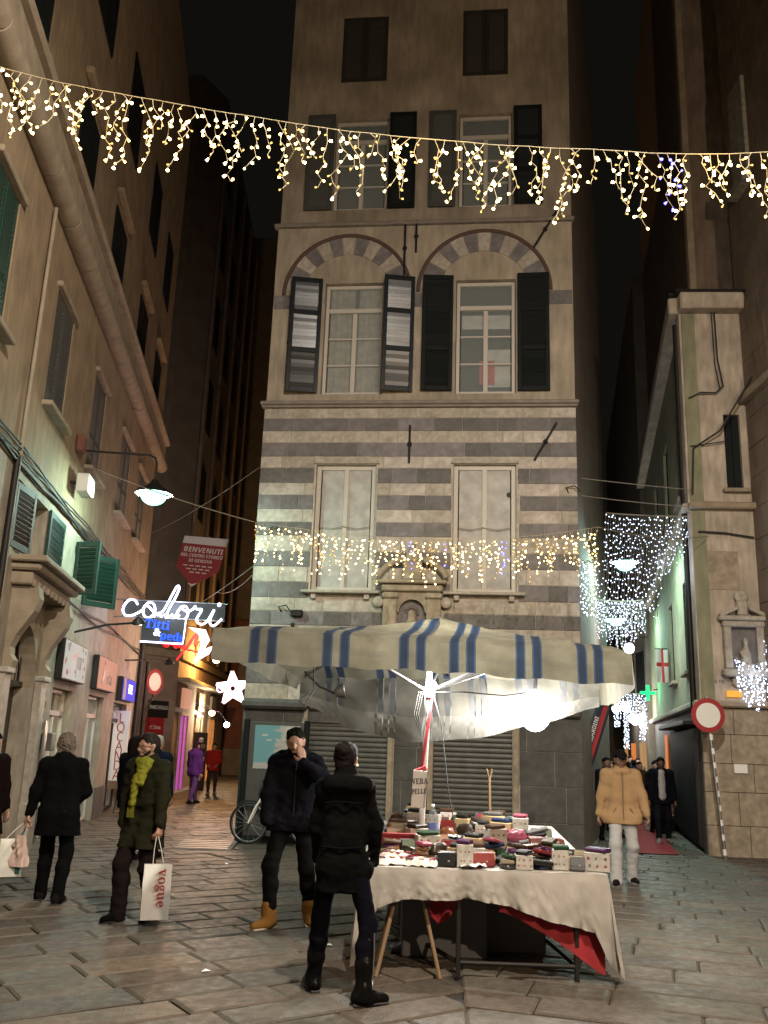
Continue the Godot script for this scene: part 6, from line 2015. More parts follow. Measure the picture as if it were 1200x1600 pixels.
func stall() -> void:
	rng.seed = 9
	var base := v3(0.42, 0, -8.25)
	var o := thing("market_umbrella", "big cream market umbrella with blue double stripes and a white pole", "umbrella", base)
	var cream := Color(0.235, 0.222, 0.17)
	var blue := Color(0.022, 0.04, 0.085)
	var edge := Color(0.055, 0.09, 0.17)
	var dull := Color(0.21, 0.205, 0.16)
	# bands across the width
	var cuts := [0.0]
	var cols := []
	for c in [0.115, 0.285, 0.465, 0.585, 0.745, 0.895]:
		for e in [[-0.030, cream], [-0.026, edge], [-0.010, blue], [-0.006, edge], [0.010, cream], [0.014, edge], [0.030, blue], [0.034, edge]]:
			cuts.append(c + e[0]); cols.append(e[1])
	cuts.append(1.0); cols.append(cream)
	var g := Geo.new()
	var vg := Geo.new()
	for k in cols.size():
		var a: float = cuts[k]
		var b: float = cuts[k + 1]
		var n := maxi(2, int((b - a) / 0.02) + 1)
		for half in 2:
			var pts := []
			var m := 13
			for r in m:
				for q in n:
					pts.append(canopy_p(lerpf(a, b, float(q) / (n - 1)), (half + float(r) / (m - 1)) * 0.5) - base)
			g.col = cols[k]
			g.sheet(pts, n)
		# front valance with its dull middle band
		for band in [[0.0, 0.42, 0], [0.42, 0.60, 1], [0.60, 1.0, 0]]:
			var pts := []
			for r in 4:
				for q in n:
					var s := lerpf(a, b, float(q) / (n - 1))
					var v := lerpf(band[0], band[1], r / 3.0)
					pts.append(canopy_p(s, 0.0) - base + v3(0, -0.25 * v - 0.01 * sin(s * 9.0) * v, 0.02 * v + 0.006 * sin(s * 31.0 + 1.0) * v))
			vg.col = (cols[k] as Color).lerp(dull, 0.9) if band[2] and cols[k] == cream else cols[k]
			vg.sheet(pts, n)
	var can := part(o, "canopy", g, M["canvas"])
	part(can, "front_valance", vg, M["canvas"])
	for sd in 2:
		g = Geo.new()
		var pts := []
		for r in 4:
			for q in 20:
				var t := q / 19.0
				pts.append(canopy_p(sd, t) - base + v3((0.02 if sd else -0.02) * r / 3.0 + 0.014 * sin(t * 17.0) * r / 3.0, (-0.26 if sd else -0.11) * r / 3.0 - 0.05 * sin(PI * t) * r / 3.0, 0))
		g.col = cream
		g.sheet(pts, 20)
		part(can, "side_valance", g, M["canvas"])
	# cloth that sags behind
	g = Geo.new()
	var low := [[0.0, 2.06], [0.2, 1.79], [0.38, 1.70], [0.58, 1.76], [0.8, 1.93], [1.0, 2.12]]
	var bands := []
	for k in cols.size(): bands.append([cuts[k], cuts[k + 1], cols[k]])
	for e in bands:
		var n := maxi(2, int((e[1] - e[0]) / 0.02) + 1)
		for part_ in [[0.0, 0.62, 0], [0.62, 1.0, 1]]:
			var pts := []
			for r in 7:
				for q in n:
					var s: float = lerpf(e[0], e[1], float(q) / (n - 1))
					var y0 := canopy_p(s, 1.0).y
					var y1 := 2.0
					for j in low.size() - 1:
						if s >= low[j][0] and s <= low[j + 1][0]:
							var f: float = (s - low[j][0]) / (low[j + 1][0] - low[j][0])
							y1 = lerpf(low[j][1], low[j + 1][1], f * f * (3 - 2 * f) * 0.5 + f * 0.5)
					var v := lerpf(part_[0], part_[1], r / 6.0)
					var p := canopy_p(s, 1.0) - base
					p.y = lerpf(y0, y1, v)
					p.z += 0.22 * sin(PI * v * 0.9) * sin(PI * s) + 0.022 * v * sin(s * 26.0 + v * 4.0) + 0.012 * noise.get_noise_2d(s * 300, v * 150)
					pts.append(p)
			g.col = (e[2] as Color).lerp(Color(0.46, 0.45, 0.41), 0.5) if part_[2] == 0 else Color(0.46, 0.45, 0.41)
			g.sheet(pts, n)
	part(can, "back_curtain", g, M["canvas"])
	# pole, hub, ribs
	var foot := v3(-0.03, 0, 0.0)
	var apex := v3(0.06, 2.74, -0.05)
	g = Geo.new()
	g.tube([foot, foot.lerp(apex, 0.5), apex], 0.028, 10)
	part(o, "pole", g, M["white_metal"])
	g = Geo.new()
	g.lathe([Vector2(0.2, 0), Vector2(0.22, 0.03), Vector2(0.06, 0.08), Vector2(0.045, 0.3), Vector2(0.03, 0.3)], 14, Transform3D(Basis(), foot))
	part(o, "foot", g, M["iron"])
	var hub := foot.lerp(apex, 0.785)
	g = Geo.new()
	g.lathe([Vector2(0.03, -0.06), Vector2(0.06, -0.05), Vector2(0.065, 0.04), Vector2(0.03, 0.06)], 12, Transform3D(Basis(), hub))
	g.lathe([Vector2(0.03, -0.05), Vector2(0.06, -0.04), Vector2(0.05, 0.05), Vector2(0.001, 0.09)], 12, Transform3D(Basis(), apex))
	part(o, "hub", g, M["steel"])
	for e in [[0.02, 0.02], [0.5, 0.02], [0.98, 0.02], [0.98, 0.5], [0.98, 0.98], [0.5, 0.98], [0.02, 0.98], [0.02, 0.5]]:
		var tip: Vector3 = canopy_p(e[0], e[1]) - base + v3(0, -0.03, 0)
		var line := [apex]
		for q in range(1, 8):
			var f := q / 7.0
			line.append(canopy_p(lerpf(0.5, e[0], f), lerpf(0.5, e[1], f)) - base + v3(0, -0.045 + 0.015 * f, 0))
		var mid: Vector3 = line[4]
		g = Geo.new()
		g.tube(line, 0.011, 6)
		var rb := part(o, "rib", g, M["steel"])
		g = Geo.new()
		g.tube([hub, hub.lerp(mid, 0.5), mid], 0.012, 6)
		part(rb, "strut", g, M["steel"])
	# cords by the hub, red ribbon
	g = Geo.new()
	for k in 3: g.tube([hub + v3(-0.05 - 0.02 * k, 0.0, 0.04), hub + v3(-0.09 - 0.02 * k, -0.2, 0.05), hub + v3(-0.06, -0.36 - 0.03 * k, 0.05), hub + v3(-0.03 + 0.01 * k, -0.2, 0.05), hub + v3(-0.04, -0.02, 0.05)], 0.006, 4)
	part(o, "cord", g, M["cable"]); g = Geo.new()
	g.tube([hub + v3(0.05, -0.05, 0.04), v3(0.14, 1.9, 0.2), v3(0.2, 1.3, 0.45), v3(0.3, 0.72, 0.86), v3(0.31, 0.55, 0.88)], 0.005, 4)
	part(o, "cord", g, M["cable"]); g = Geo.new()
	g.tube([hub + v3(0.06, 0.0, 0.0), v3(0.35, 2.16, 0.0), v3(0.75, 2.15, -0.2), v3(1.05, 2.2, -0.35)], 0.006, 4)
	part(o, "cord", g, M["cable"]); g = Geo.new()
	g.tube([v3(-1.0, 2.32, 0.1), v3(-0.98, 2.12, 0.2), v3(-1.05, 1.98, 0.3), v3(-1.1, 2.02, 0.3), v3(-1.02, 2.1, 0.2)], 0.006, 4)
	part(o, "cord", g, M["cable"])
	g = Geo.new()
	g.tube([hub + v3(0.03, -0.06, 0.03), v3(0.045, 1.9, 0.05), v3(-0.01, 1.48, 0.045)], 0.017, 4)
	g.cbox(v3(-0.02, 1.47, 0.05), v3(0.12, 0.05, 0.03), 0.01, Basis(Vector3.BACK, 0.4))
	part(o, "red_ribbon", g, M["red"])
	# lights under the canopy
	var lm := thing("hanging_lamp", "blazing white lamp hung under the right half of the canopy", "lamp", v3(1.52, 2.04, -8.82))
	g = Geo.new()
	g.ball(Vector3.ZERO, v3(0.16, 0.20, 0.16), 16, 12)  # bulb oversized so its bright disc takes in the glare
	part(lm, "lamp_bulb", g, M["lamp_white"])
	g = Geo.new()
	g.tube([v3(0, 0.19, 0), v3(0.01, 0.3, 0), v3(0.0, 0.42, 0)], 0.02, 6)
	part(lm, "holder", g, M["cable"])
	omni("hanging_lamp_light", lm.position, Color(1.0, 0.98, 0.94), 4.6, 0.15)
	lm = thing("hub_lamp", "small white lamp fixed at the hub of the umbrella", "lamp", base + hub + v3(0.02, 0.05, 0.11))
	g = Geo.new()
	g.ball(Vector3.ZERO, Vector3.ONE * 0.05, 12, 8)
	part(lm, "lamp_bulb", g, M["lamp_white"])
	g = Geo.new()
	g.tube([v3(0, 0, -0.03), v3(0, -0.02, -0.06), v3(0, -0.02, -0.1)], 0.02, 6)
	part(lm, "clip", g, M["cable"])
	omni("hub_lamp_light", lm.position, Color(1.0, 0.98, 0.94), 4.0, 0.05)
	lm = thing("clip_lamp", "unlit silver lamp clipped inside the left of the canopy", "lamp", v3(-0.42, 2.14, -8.9))
	g = Geo.new()
	g.lathe([Vector2(0.02, 0), Vector2(0.05, 0.02), Vector2(0.08, 0.1), Vector2(0.07, 0.1), Vector2(0.02, 0.03)], 12, Transform3D(Basis(Vector3.BACK, -1.3)))
	part(lm, "reflector", g, M["steel"])
	g = Geo.new()
	g.tube([v3(0, 0, 0), v3(-0.15, 0.06, 0), v3(-0.3, 0.2, 0)], 0.012, 5)
	part(lm, "arm", g, M["cable"])
	# hand written card
	var card := thing("price_card", "white hand lettered card tied to the umbrella pole", "card", v3(0.385, 1.17, -8.17), -0.1)
	card.rotation.z = -0.05
	pbox(card, "card", v3(0, 0.14, 0), v3(0.125, 0.31, 0.006), M["white"], 0.001)
	text(card, "lettering", "VERA", 0.062, M["ink"], v3(0, 0.205, 0.0045), Basis(Vector3.BACK, 0.12), "Droid Serif", true, 0.002, 0.8)
	text(card, "lettering", "PELLE", 0.055, M["ink"], v3(0, 0.12, 0.0045), Basis(Vector3.BACK, 0.12), "Droid Serif", true, 0.002, 0.75)
	table()
	goods()

func table() -> void:
	var o := thing("market_table", "long market table under a white cloth with a red cloth below it", "table", v3(0.85, 0, -8.45))
	var g := Geo.new()
	g.cbox(v3(0.02, 0.745, 0.0), v3(1.84, 0.03, 2.1), 0.005)
	part(o, "tabletop", g, M["wood"])
	for p in [[-0.17, 1.03], [0.73, 1.04], [-0.85, -0.95], [0.6, -0.95]]:
		pbox(o, "leg", v3(p[0], 0.36, p[1]), v3(0.035, 0.73, 0.035), M["iron"], 0.004)
	for e in [[v3(-0.17, 0.1, 1.03), v3(0.73, 0.1, 1.04)], [v3(0.73, 0.1, 1.04), v3(0.6, 0.1, -0.95)], [v3(-0.17, 0.1, 1.03), v3(-0.85, 0.1, -0.95)]]:
		g = Geo.new()
		g.tube([e[0], e[0].lerp(e[1], 0.5), e[1]], 0.018, 6)
		part(o, "rail", g, M["iron"])
	for s in [-1.0, 1.0]:
		for d in [-1.0, 1.0]:
			g = Geo.new()
			g.tube([v3(-0.55 + 0.06 * s, 0.72, 0.85 + 0.05 * d), v3(-0.55 + 0.15 * s, 0.36, 0.85 + 0.16 * d), v3(-0.55 + 0.24 * s, 0.0, 0.85 + 0.26 * d)], 0.02, 4)
			part(o, "trestle_leg", g, M["wood"])
	# tablecloth: top, then the hanging sides
	g = Geo.new()
	var pts := []
	for r in 15:
		for q in 25:
			var x := lerpf(-0.93, 0.97, q / 24.0)
			var z := lerpf(-1.08, 1.08, r / 14.0)
			pts.append(v3(x, 0.768 + 0.004 * noise.get_noise_2d(x * 90, z * 90), z))
	g.sheet(pts, 25)
	var cl := part(o, "tablecloth", g, M["tablecloth"])
	g = Geo.new()
	g.prism(PackedVector2Array([Vector2(0, 0), Vector2(1.98, 0), Vector2(1.98, 0.165), Vector2(0, -0.004)]), 1.84, Transform3D(Basis(v3(0, 0, -1), v3(0, 1, 0), v3(1, 0, 0)), v3(-0.90, 0.768, 0.95)))
	part(cl, "sloping_display", g, M["tablecloth"])
	# front: bottom edge from left to right
	var prof := [[-0.93, 0.06], [-0.87, 0.10], [-0.80, 0.47], [-0.6, 0.545], [-0.15, 0.55], [-0.13, 0.57], [0.2, 0.52], [0.5, 0.43], [0.75, 0.38], [0.84, 0.35], [0.90, 0.14], [0.97, 0.03]]
	g = Geo.new()
	pts = []
	for r in 11:
		for q in 73:
			var x := lerpf(-0.93, 0.97, q / 72.0)
			var yb := 0.5
			for j in prof.size() - 1:
				if x >= prof[j][0] and x <= prof[j + 1][0]: yb = lerpf(prof[j][1], prof[j + 1][1], (x - prof[j][0]) / (prof[j + 1][0] - prof[j][0]))
			var v := r / 10.0
			var fold := 0.024 * sin(x * 13.0 + 1.0 + 1.5 * sin(x * 5.0)) + 0.014 * sin(x * 41.0 + 2.0 * sin(x * 7.0)) + 0.03 * noise.get_noise_2d(x * 160, v * 60)
			pts.append(v3(x + 0.11 * v * clampf((x - 0.8) / 0.17, 0, 1) - 0.06 * v * clampf((-0.8 - x) / 0.13, 0, 1), lerpf(0.768, yb, v), 1.08 + 0.008 + 0.03 * sqrt(v) + fold * v))
	g.sheet(pts, 73)
	part(cl, "front_drape", g, M["tablecloth"])
	for sd in [-1.0, 1.0]:
		# side drapes that fall in a point at the front corner
		g = Geo.new()
		pts = []
		for r in 11:
			for q in 31:
				var t := q / 30.0
				var z := lerpf(1.08, -1.05, t)
				var yb := lerpf(0.04, 0.5, clampf(t * 4.5, 0, 1)) if sd > 0 else lerpf(0.08, 0.48, clampf((t - 0.1) * 3.5, 0, 1))
				var v := r / 10.0
				var fold := 0.025 * sin(z * 14.0) + 0.02 * noise.get_noise_2d(z * 140, v * 70)
				var ox: float = (0.97 if sd > 0 else -0.93) + sd * (0.008 + 0.05 * v * v) + fold * v * 0.6
				pts.append(v3(ox, lerpf(0.768, yb, v), z + (0.10 * v * (1 - t) if sd > 0 else -0.12 * v * (1 - t)) + fold * v * 0.4))
		g.sheet(pts, 31)
		part(cl, "side_drape", g, M["tablecloth"])
	g = Geo.new()
	pts = []
	for r in 9:
		for q in 25:
			var x := lerpf(0.14, 0.95, q / 24.0)
			var yb := lerpf(0.47, 0.05, pow(clampf((x - 0.14) / 0.78, 0, 1), 1.3))
			var v := r / 8.0
			pts.append(v3(x, lerpf(0.76, yb, v), 1.045 - 0.06 * (1 - v) + 0.022 * sin(x * 19.0) * v))
	g.sheet(pts, 25)
	pts = []
	for r in 9:
		for q in 9:
			var x := lerpf(-0.42, -0.16, q / 8.0)
			var v := r / 8.0
			pts.append(v3(x + 0.04 * v, lerpf(0.76, 0.32 + 0.25 * absf(q / 8.0 - 0.3), v), 0.86 + 0.03 * sin(x * 40.0) * v))
	g.sheet(pts, 9)
	part(o, "red_cloth", g, M["redcloth"])
	# boxes stored underneath
	var bx := [[v3(0.62, 0, -8.3), v3(0.7, 0.5, 0.6)], [v3(1.2, 0, -8.6), v3(0.55, 0.42, 0.7)], [v3(0.5, 0, -9.1), v3(0.6, 0.55, 0.5)]]
	for k in 3:
		var b := thing("storage_box", ["dark storage box under the table beside the wooden trestle", "dark storage box under the right half of the table", "dark storage box far back under the table"][k], "box", bx[k][0], 0.1 * k)
		var s: Vector3 = bx[k][1]
		pbox(b, "body", v3(0, s.y / 2, 0), s, M["grey"], 0.012)
		pbox(b, "lid", v3(0, s.y + 0.012, 0), v3(s.x + 0.02, 0.03, s.z + 0.02), M["black"], 0.008)

func goods() -> void:
	rng.seed = 31
	var words := ["front", "second", "third", "fourth", "fifth", "sixth", "seventh", "eighth", "ninth", "back"]
	var nth := ["first", "second", "third", "fourth", "fifth", "sixth", "seventh", "eighth", "ninth", "tenth", "eleventh", "twelfth"]
	var leathers := [["dark brown", Color(0.030, 0.016, 0.011)], ["black", Color(0.008, 0.008, 0.009)], ["tan", Color(0.16, 0.085, 0.04)], ["red", Color(0.16, 0.010, 0.012)], ["pink", Color(0.26, 0.05, 0.085)], ["grey", Color(0.10, 0.10, 0.10)], ["brown", Color(0.06, 0.028, 0.015)], ["orange", Color(0.22, 0.07, 0.015)], ["blue", Color(0.015, 0.025, 0.07)], ["green", Color(0.012, 0.05, 0.02)], ["purple", Color(0.06, 0.012, 0.06)], ["cream", Color(0.30, 0.25, 0.17)]]
	var prints := [Color(0.22, 0.05, 0.06), Color(0.28, 0.13, 0.06), Color(0.13, 0.15, 0.08), Color(0.13, 0.05, 0.06)]
	var top0 := 0.772
	var top := top0
	for r in 9:
		top = top0 + 0.02 * r
		var z := -7.52 - r * 0.23
		var x0 := 0.0 + 0.02 * r
		var x1 := lerpf(1.83, 1.38, r / 8.0)
		var x := x0 + rng.randf_range(0.0, 0.05)
		var k := 0
		while x < x1 - 0.08 and k < 12:
			var kind: int = [0, 1, 2, 2, 4, 5, 7, 7, 7][rng.randi_range(0, 8)]
			if r == 0 and x < 0.42: kind = 6
			if r == 0 and x >= 0.42: kind = [7, 1, 2, 1, 2, 7, 1][k % 7]
			if r == 1 and x < 0.3: kind = 6
			var w := rng.randf_range(0.12, 0.20)
			var where := "%s from left, %s row of the stall" % [nth[k], words[r]]
			var at := v3(x + w / 2, top, z + rng.randf_range(-0.05, 0.05))
			var turn := rng.randf_range(-0.8, 0.8)
			var L: Array = leathers[rng.randi_range(0, leathers.size() - 1)]
			if rng.randf() < 0.45: L = leathers[[0, 1, 6][rng.randi_range(0, 2)]]
			match kind:
				0: wallet(at, turn, w, L, "%s leather wallet lying flat, %s" % [L[0], where], 0.0)
				1:
					# white carton with printed flowers, a wallet on top
					var h := rng.randf_range(0.08, 0.17)
					var b := thing("carton", "white carton printed with small flowers, %s" % where, "box", at, turn * 0.6)
					pbox(b, "body", v3(0, h / 2, 0), v3(w, h, 0.13), M["carton"], 0.003)
					for q in 6:
						var g := Geo.new()
						g.col = prints[rng.randi_range(0, 3)]
						var s := w * 0.07
						var c := v3(-w * 0.32 + w * 0.32 * (q % 3) + rng.randf_range(-0.01, 0.01), h * (0.3 + 0.4 * (q / 3)), 0.0658)
						var pl := PackedVector2Array()
						for j in 9: pl.append(Vector2.from_angle(TAU * j / 9.0) * s * rng.randf_range(0.5, 1.15))
						g.prism(pl, 0.0008, Transform3D(Basis(), c))
						part(b, "printed_flower", g, M["plain"])
					wallet(at + v3(0, h + 0.001, rng.randf_range(-0.02, 0.02)), turn + rng.randf_range(-0.5, 0.5), w * rng.randf_range(0.8, 1.0), L, "%s wallet on the carton, %s" % [L[0], where], 0.0)
				2:
					var n := rng.randi_range(2, 4)
					for q in n:
						var L2: Array = leathers[rng.randi_range(0, leathers.size() - 1)]
						wallet(at + v3(rng.randf_range(-0.015, 0.015), 0, 0.04 - q * 0.042), turn * 0.5 + rng.randf_range(-0.15, 0.15), w * rng.randf_range(0.8, 1.05), L2, "%s upright wallet, number %s of those %s" % [L2[0], ["one", "two", "three", "four"][q], where], 1.15)
				4:
					var g := Geo.new()
					g.col = Color(0.36, 0.26, 0.14)
					var h := rng.randf_range(0.09, 0.16)
					g.cbox(v3(0, h / 2, 0), v3(w, h, 0.14), 0.004)
					var b := thing("carton", "plain tan carton, %s" % where, "box", at, turn)
					part(b, "body", g, M["plain"])
					wallet(at + v3(0, h + 0.001, 0), turn + rng.randf_range(-0.4, 0.4), w * 0.9, L, "%s wallet on the tan carton, %s" % [L[0], where], 0.0)
				5:
					# a small pouch bag
					var g := Geo.new()
					g.col = L[1]
					blob(g, [[v3(-w * 0.3, 0.045, 0), v3(w * 0.3, 0.045, 0), 0.044, 0.046], [v3(-w * 0.22, 0.09, 0), v3(w * 0.22, 0.10, 0), 0.028, 0.026]], 0.013, 60.0, [[v3(0, 0.003, 0), v3(0, -1, 0)]], 0.010, 20.0)
					var b := thing("pouch", "%s zipped pouch, %s" % [L[0], where], "purse", at, turn)
					part(b, "body", g, M["leather"])
					g = Geo.new()
					g.tube([v3(-w * 0.28, 0.118, 0), v3(0, 0.127, 0), v3(w * 0.28, 0.124, 0)], 0.004, 4)
					part(b, "zip", g, M["steel"])
				7:
					# a loose heap of two to four wallets
					var n := rng.randi_range(2, 4)
					var y := 0.0
					for q in n:
						var L2: Array = leathers[rng.randi_range(0, leathers.size() - 1)] if rng.randf() < 0.6 else leathers[[0, 1, 6][q % 3]]
						wallet(at + v3(rng.randf_range(-0.02, 0.02), y, rng.randf_range(-0.03, 0.03)), turn + rng.randf_range(-0.7, 0.7), w * rng.randf_range(0.75, 1.05), L2, "%s wallet, layer %s of the heap %s" % [L2[0], ["one", "two", "three", "four"][q], where], 0.0, rng.randf_range(-0.28, 0.28) if q else rng.randf_range(-0.05, 0.05))
						y += 0.034
				6:
					var g := Geo.new()
					w = 0.26
					var pts := []
					for j in 9:
						for i in 11:
							var px := (i / 10.0 - 0.5) * w
							var pz := (j / 8.0 - 0.5) * 0.2
							pts.append(v3(px, 0.05 * (1 - pow(2.0 * px / w, 4.0)) * (1 - pow(2.0 * pz / 0.2, 4.0)) + 0.022 * noise.get_noise_2d(px * 30 + k * 5, pz * 30) + 0.006, pz))
					g.col = Color(0.55, 0.5, 0.44)
					g.sheet(pts, 11)
					at.x = x + w / 2
					var b := thing("wrapped_packet", "flat cream packet with red print, %s" % where, "packet", at, turn)
					part(b, "wrapping", g, M["gloss"])
					g = Geo.new()
					for q in 9:
						g.col = prints[q % 2] if q % 3 else prints[3]
						g.box(v3((q % 3 - 1) * 0.075 + rng.randf_range(-0.015, 0.015), 0.054, (q / 3 - 1) * 0.05), v3(0.04, 0.008, 0.026), Basis(Vector3.UP, rng.randf_range(-0.6, 0.6)))
					part(b, "print", g, M["plain"])
			x += w + rng.randf_range(-0.01, 0.02)
			k += 1
		if r < 8:
			# small things lying in the gap before the next row
			x = x0 + 0.05
			k = 0
			while x < x1 - 0.12 and k < 9:
				var w := rng.randf_range(0.10, 0.15)
				var L: Array = leathers[rng.randi_range(0, leathers.size() - 1)]
				var at := v3(x + w / 2, top + 0.012 + rng.randf_range(0.0, 0.03), z - 0.115)
				wallet(at, rng.randf_range(-1.4, 1.4), w, L, "small %s purse between the stall's %s and %s rows, %s from left" % [L[0], words[r], words[r + 1], nth[k]], 0.0, rng.randf_range(-0.35, 0.35))
				x += w + rng.randf_range(0.02, 0.12)
				k += 1
	# single things that stand out
	top = top0 + 0.06
	var t := thing("red_tray", "red tray of purses behind the flat packets on the left of the stall", "tray", v3(0.22, top, -8.18))
	pbox(t, "base", v3(0, 0.05, 0), v3(0.34, 0.1, 0.2), M["red"], 0.01)
	pbox(t, "rim", v3(0, 0.105, 0.1), v3(0.36, 0.03, 0.02), M["red"], 0.006)
	var yl := thing("yellow_packet", "crinkled bright yellow packet at the foot of the umbrella pole", "packet", v3(0.50, top - 0.01, -8.06))
	var g := Geo.new()
	g.col = Color(0.6, 0.32, 0.02)
	blob(g, [[v3(-0.03, 0.05, 0), v3(0.03, 0.09, 0), 0.035, 0.03]], 0.01, 60.0, [[v3(0, 0.003, 0), v3(0, -1, 0)]], 0.03, 30.0)
	part(yl, "wrapping", g, M["gloss"])
	var bt := thing("water_bottle", "clear plastic water bottle standing right of the umbrella pole", "bottle", v3(0.53, top + 0.02, -8.42))
	g = Geo.new()
	g.lathe([Vector2(0.001, 0), Vector2(0.042, 0.0), Vector2(0.044, 0.02), Vector2(0.041, 0.05), Vector2(0.044, 0.08), Vector2(0.044, 0.2), Vector2(0.036, 0.25), Vector2(0.015, 0.285), Vector2(0.014, 0.305)], 16)
	part(bt, "plastic", g, M["glass"])
	g = Geo.new()
	g.lathe([Vector2(0.016, 0.3), Vector2(0.016, 0.32), Vector2(0.001, 0.322)], 12)
	part(bt, "bottle_cap", g, M["white"])
	g = Geo.new()
	g.col = Color(0.12, 0.16, 0.4)
	g.lathe([Vector2(0.0455, 0.1), Vector2(0.0455, 0.16)], 16)
	part(bt, "wrapper", g, M["plain"])
	var pp := thing("paper_sheet", "crumpled white sheet on the front edge of the table", "paper", v3(0.78, top0 + 0.004, -7.44), 0.3)
	g = Geo.new()
	var pts := []
	for j in 7:
		for i in 7: pts.append(v3((i / 6.0 - 0.5) * 0.2, 0.02 + 0.03 * noise.get_noise_2d(i * 70.0, j * 70.0), (j / 6.0 - 0.5) * 0.15))
	g.sheet(pts, 7)
	part(pp, "sheet", g, M["white"])
	var br := thing("wooden_pole", "thin wooden stick with a forked end leaning on the wall behind the stall", "stick", v3(1.22, 0, -9.75))
	g = Geo.new()
	g.tube([v3(0, 0, 0), v3(-0.01, 0.7, 0), v3(-0.02, 1.36, 0)], 0.016, 5)
	g.tube([v3(-0.02, 1.34, 0), v3(-0.035, 1.40, 0), v3(-0.05, 1.46, 0)], 0.010, 4)
	g.tube([v3(-0.02, 1.34, 0), v3(-0.005, 1.40, 0), v3(0.005, 1.46, 0)], 0.010, 4)
	part(br, "stick", g, M["wood"])

func wallet(at: Vector3, turn: float, w: float, L: Array, label: String, tilt: float, roll := 0.0) -> void:
	var o := thing("wallet", label, "wallet", at, turn)
	o.rotation.z = roll
	var h := 0.108
	var th := 0.032
	var b := Basis(Vector3.RIGHT, -PI / 2 + tilt) if tilt == 0.0 else Basis(Vector3.RIGHT, -0.32)
	var c := v3(0, th / 2, 0) if tilt == 0.0 else v3(0, h / 2 * cos(0.32), 0)
	var g := Geo.new()
	g.col = L[1]
	g.cbox(Vector3.ZERO, v3(w, h, th), 0.009)
	part(o, "body", g, M["leather"], c, b)
	g = Geo.new()
	g.col = L[1] * 1.25
	g.cbox(v3(0, h * 0.16, th / 2), v3(w * 0.98, h * 0.62, 0.004), 0.0015)
	part(o, "flap", g, M["leather"], c, b)
	g = Geo.new()
	g.cbox(v3(w * 0.1, -h * 0.13, th / 2 + 0.003), v3(0.018, 0.012, 0.006), 0.002)
	part(o, "clasp", g, M["steel"], c, b)

# ---------------------------------------------------------------- small street things
func wheel(parent: Node3D, called: String, c: Vector3, r: float) -> void:
	var g := Geo.new()
	var ring := []
	for q in 33: ring.append(c + v3(cos(TAU * q / 32), sin(TAU * q / 32), 0) * r)
	g.tube(ring, 0.019, 6, -1.0, false)
	var w := part(parent, called, g, M["black"])
	g = Geo.new()
	ring = []
	for q in 33: ring.append(c + v3(cos(TAU * q / 32), sin(TAU * q / 32), 0) * (r - 0.024))
	g.tube(ring, 0.010, 5, -1.0, false)
	part(w, "rim", g, M["steel"])
	g = Geo.new()
	for q in 16:
		var a := TAU * q / 16.0
		g.tube([c + v3(cos(a + 0.3) * 0.02, sin(a + 0.3) * 0.02, 0.02 * (1 if q % 2 else -1)), c + v3(cos(a), sin(a), 0) * r * 0.5, c + v3(cos(a), sin(a), 0) * (r - 0.03)], 0.0035, 4)
	g.tube([c + v3(0, 0, -0.04), c, c + v3(0, 0, 0.04)], 0.02, 8)
	part(w, "spokes", g, M["steel"])

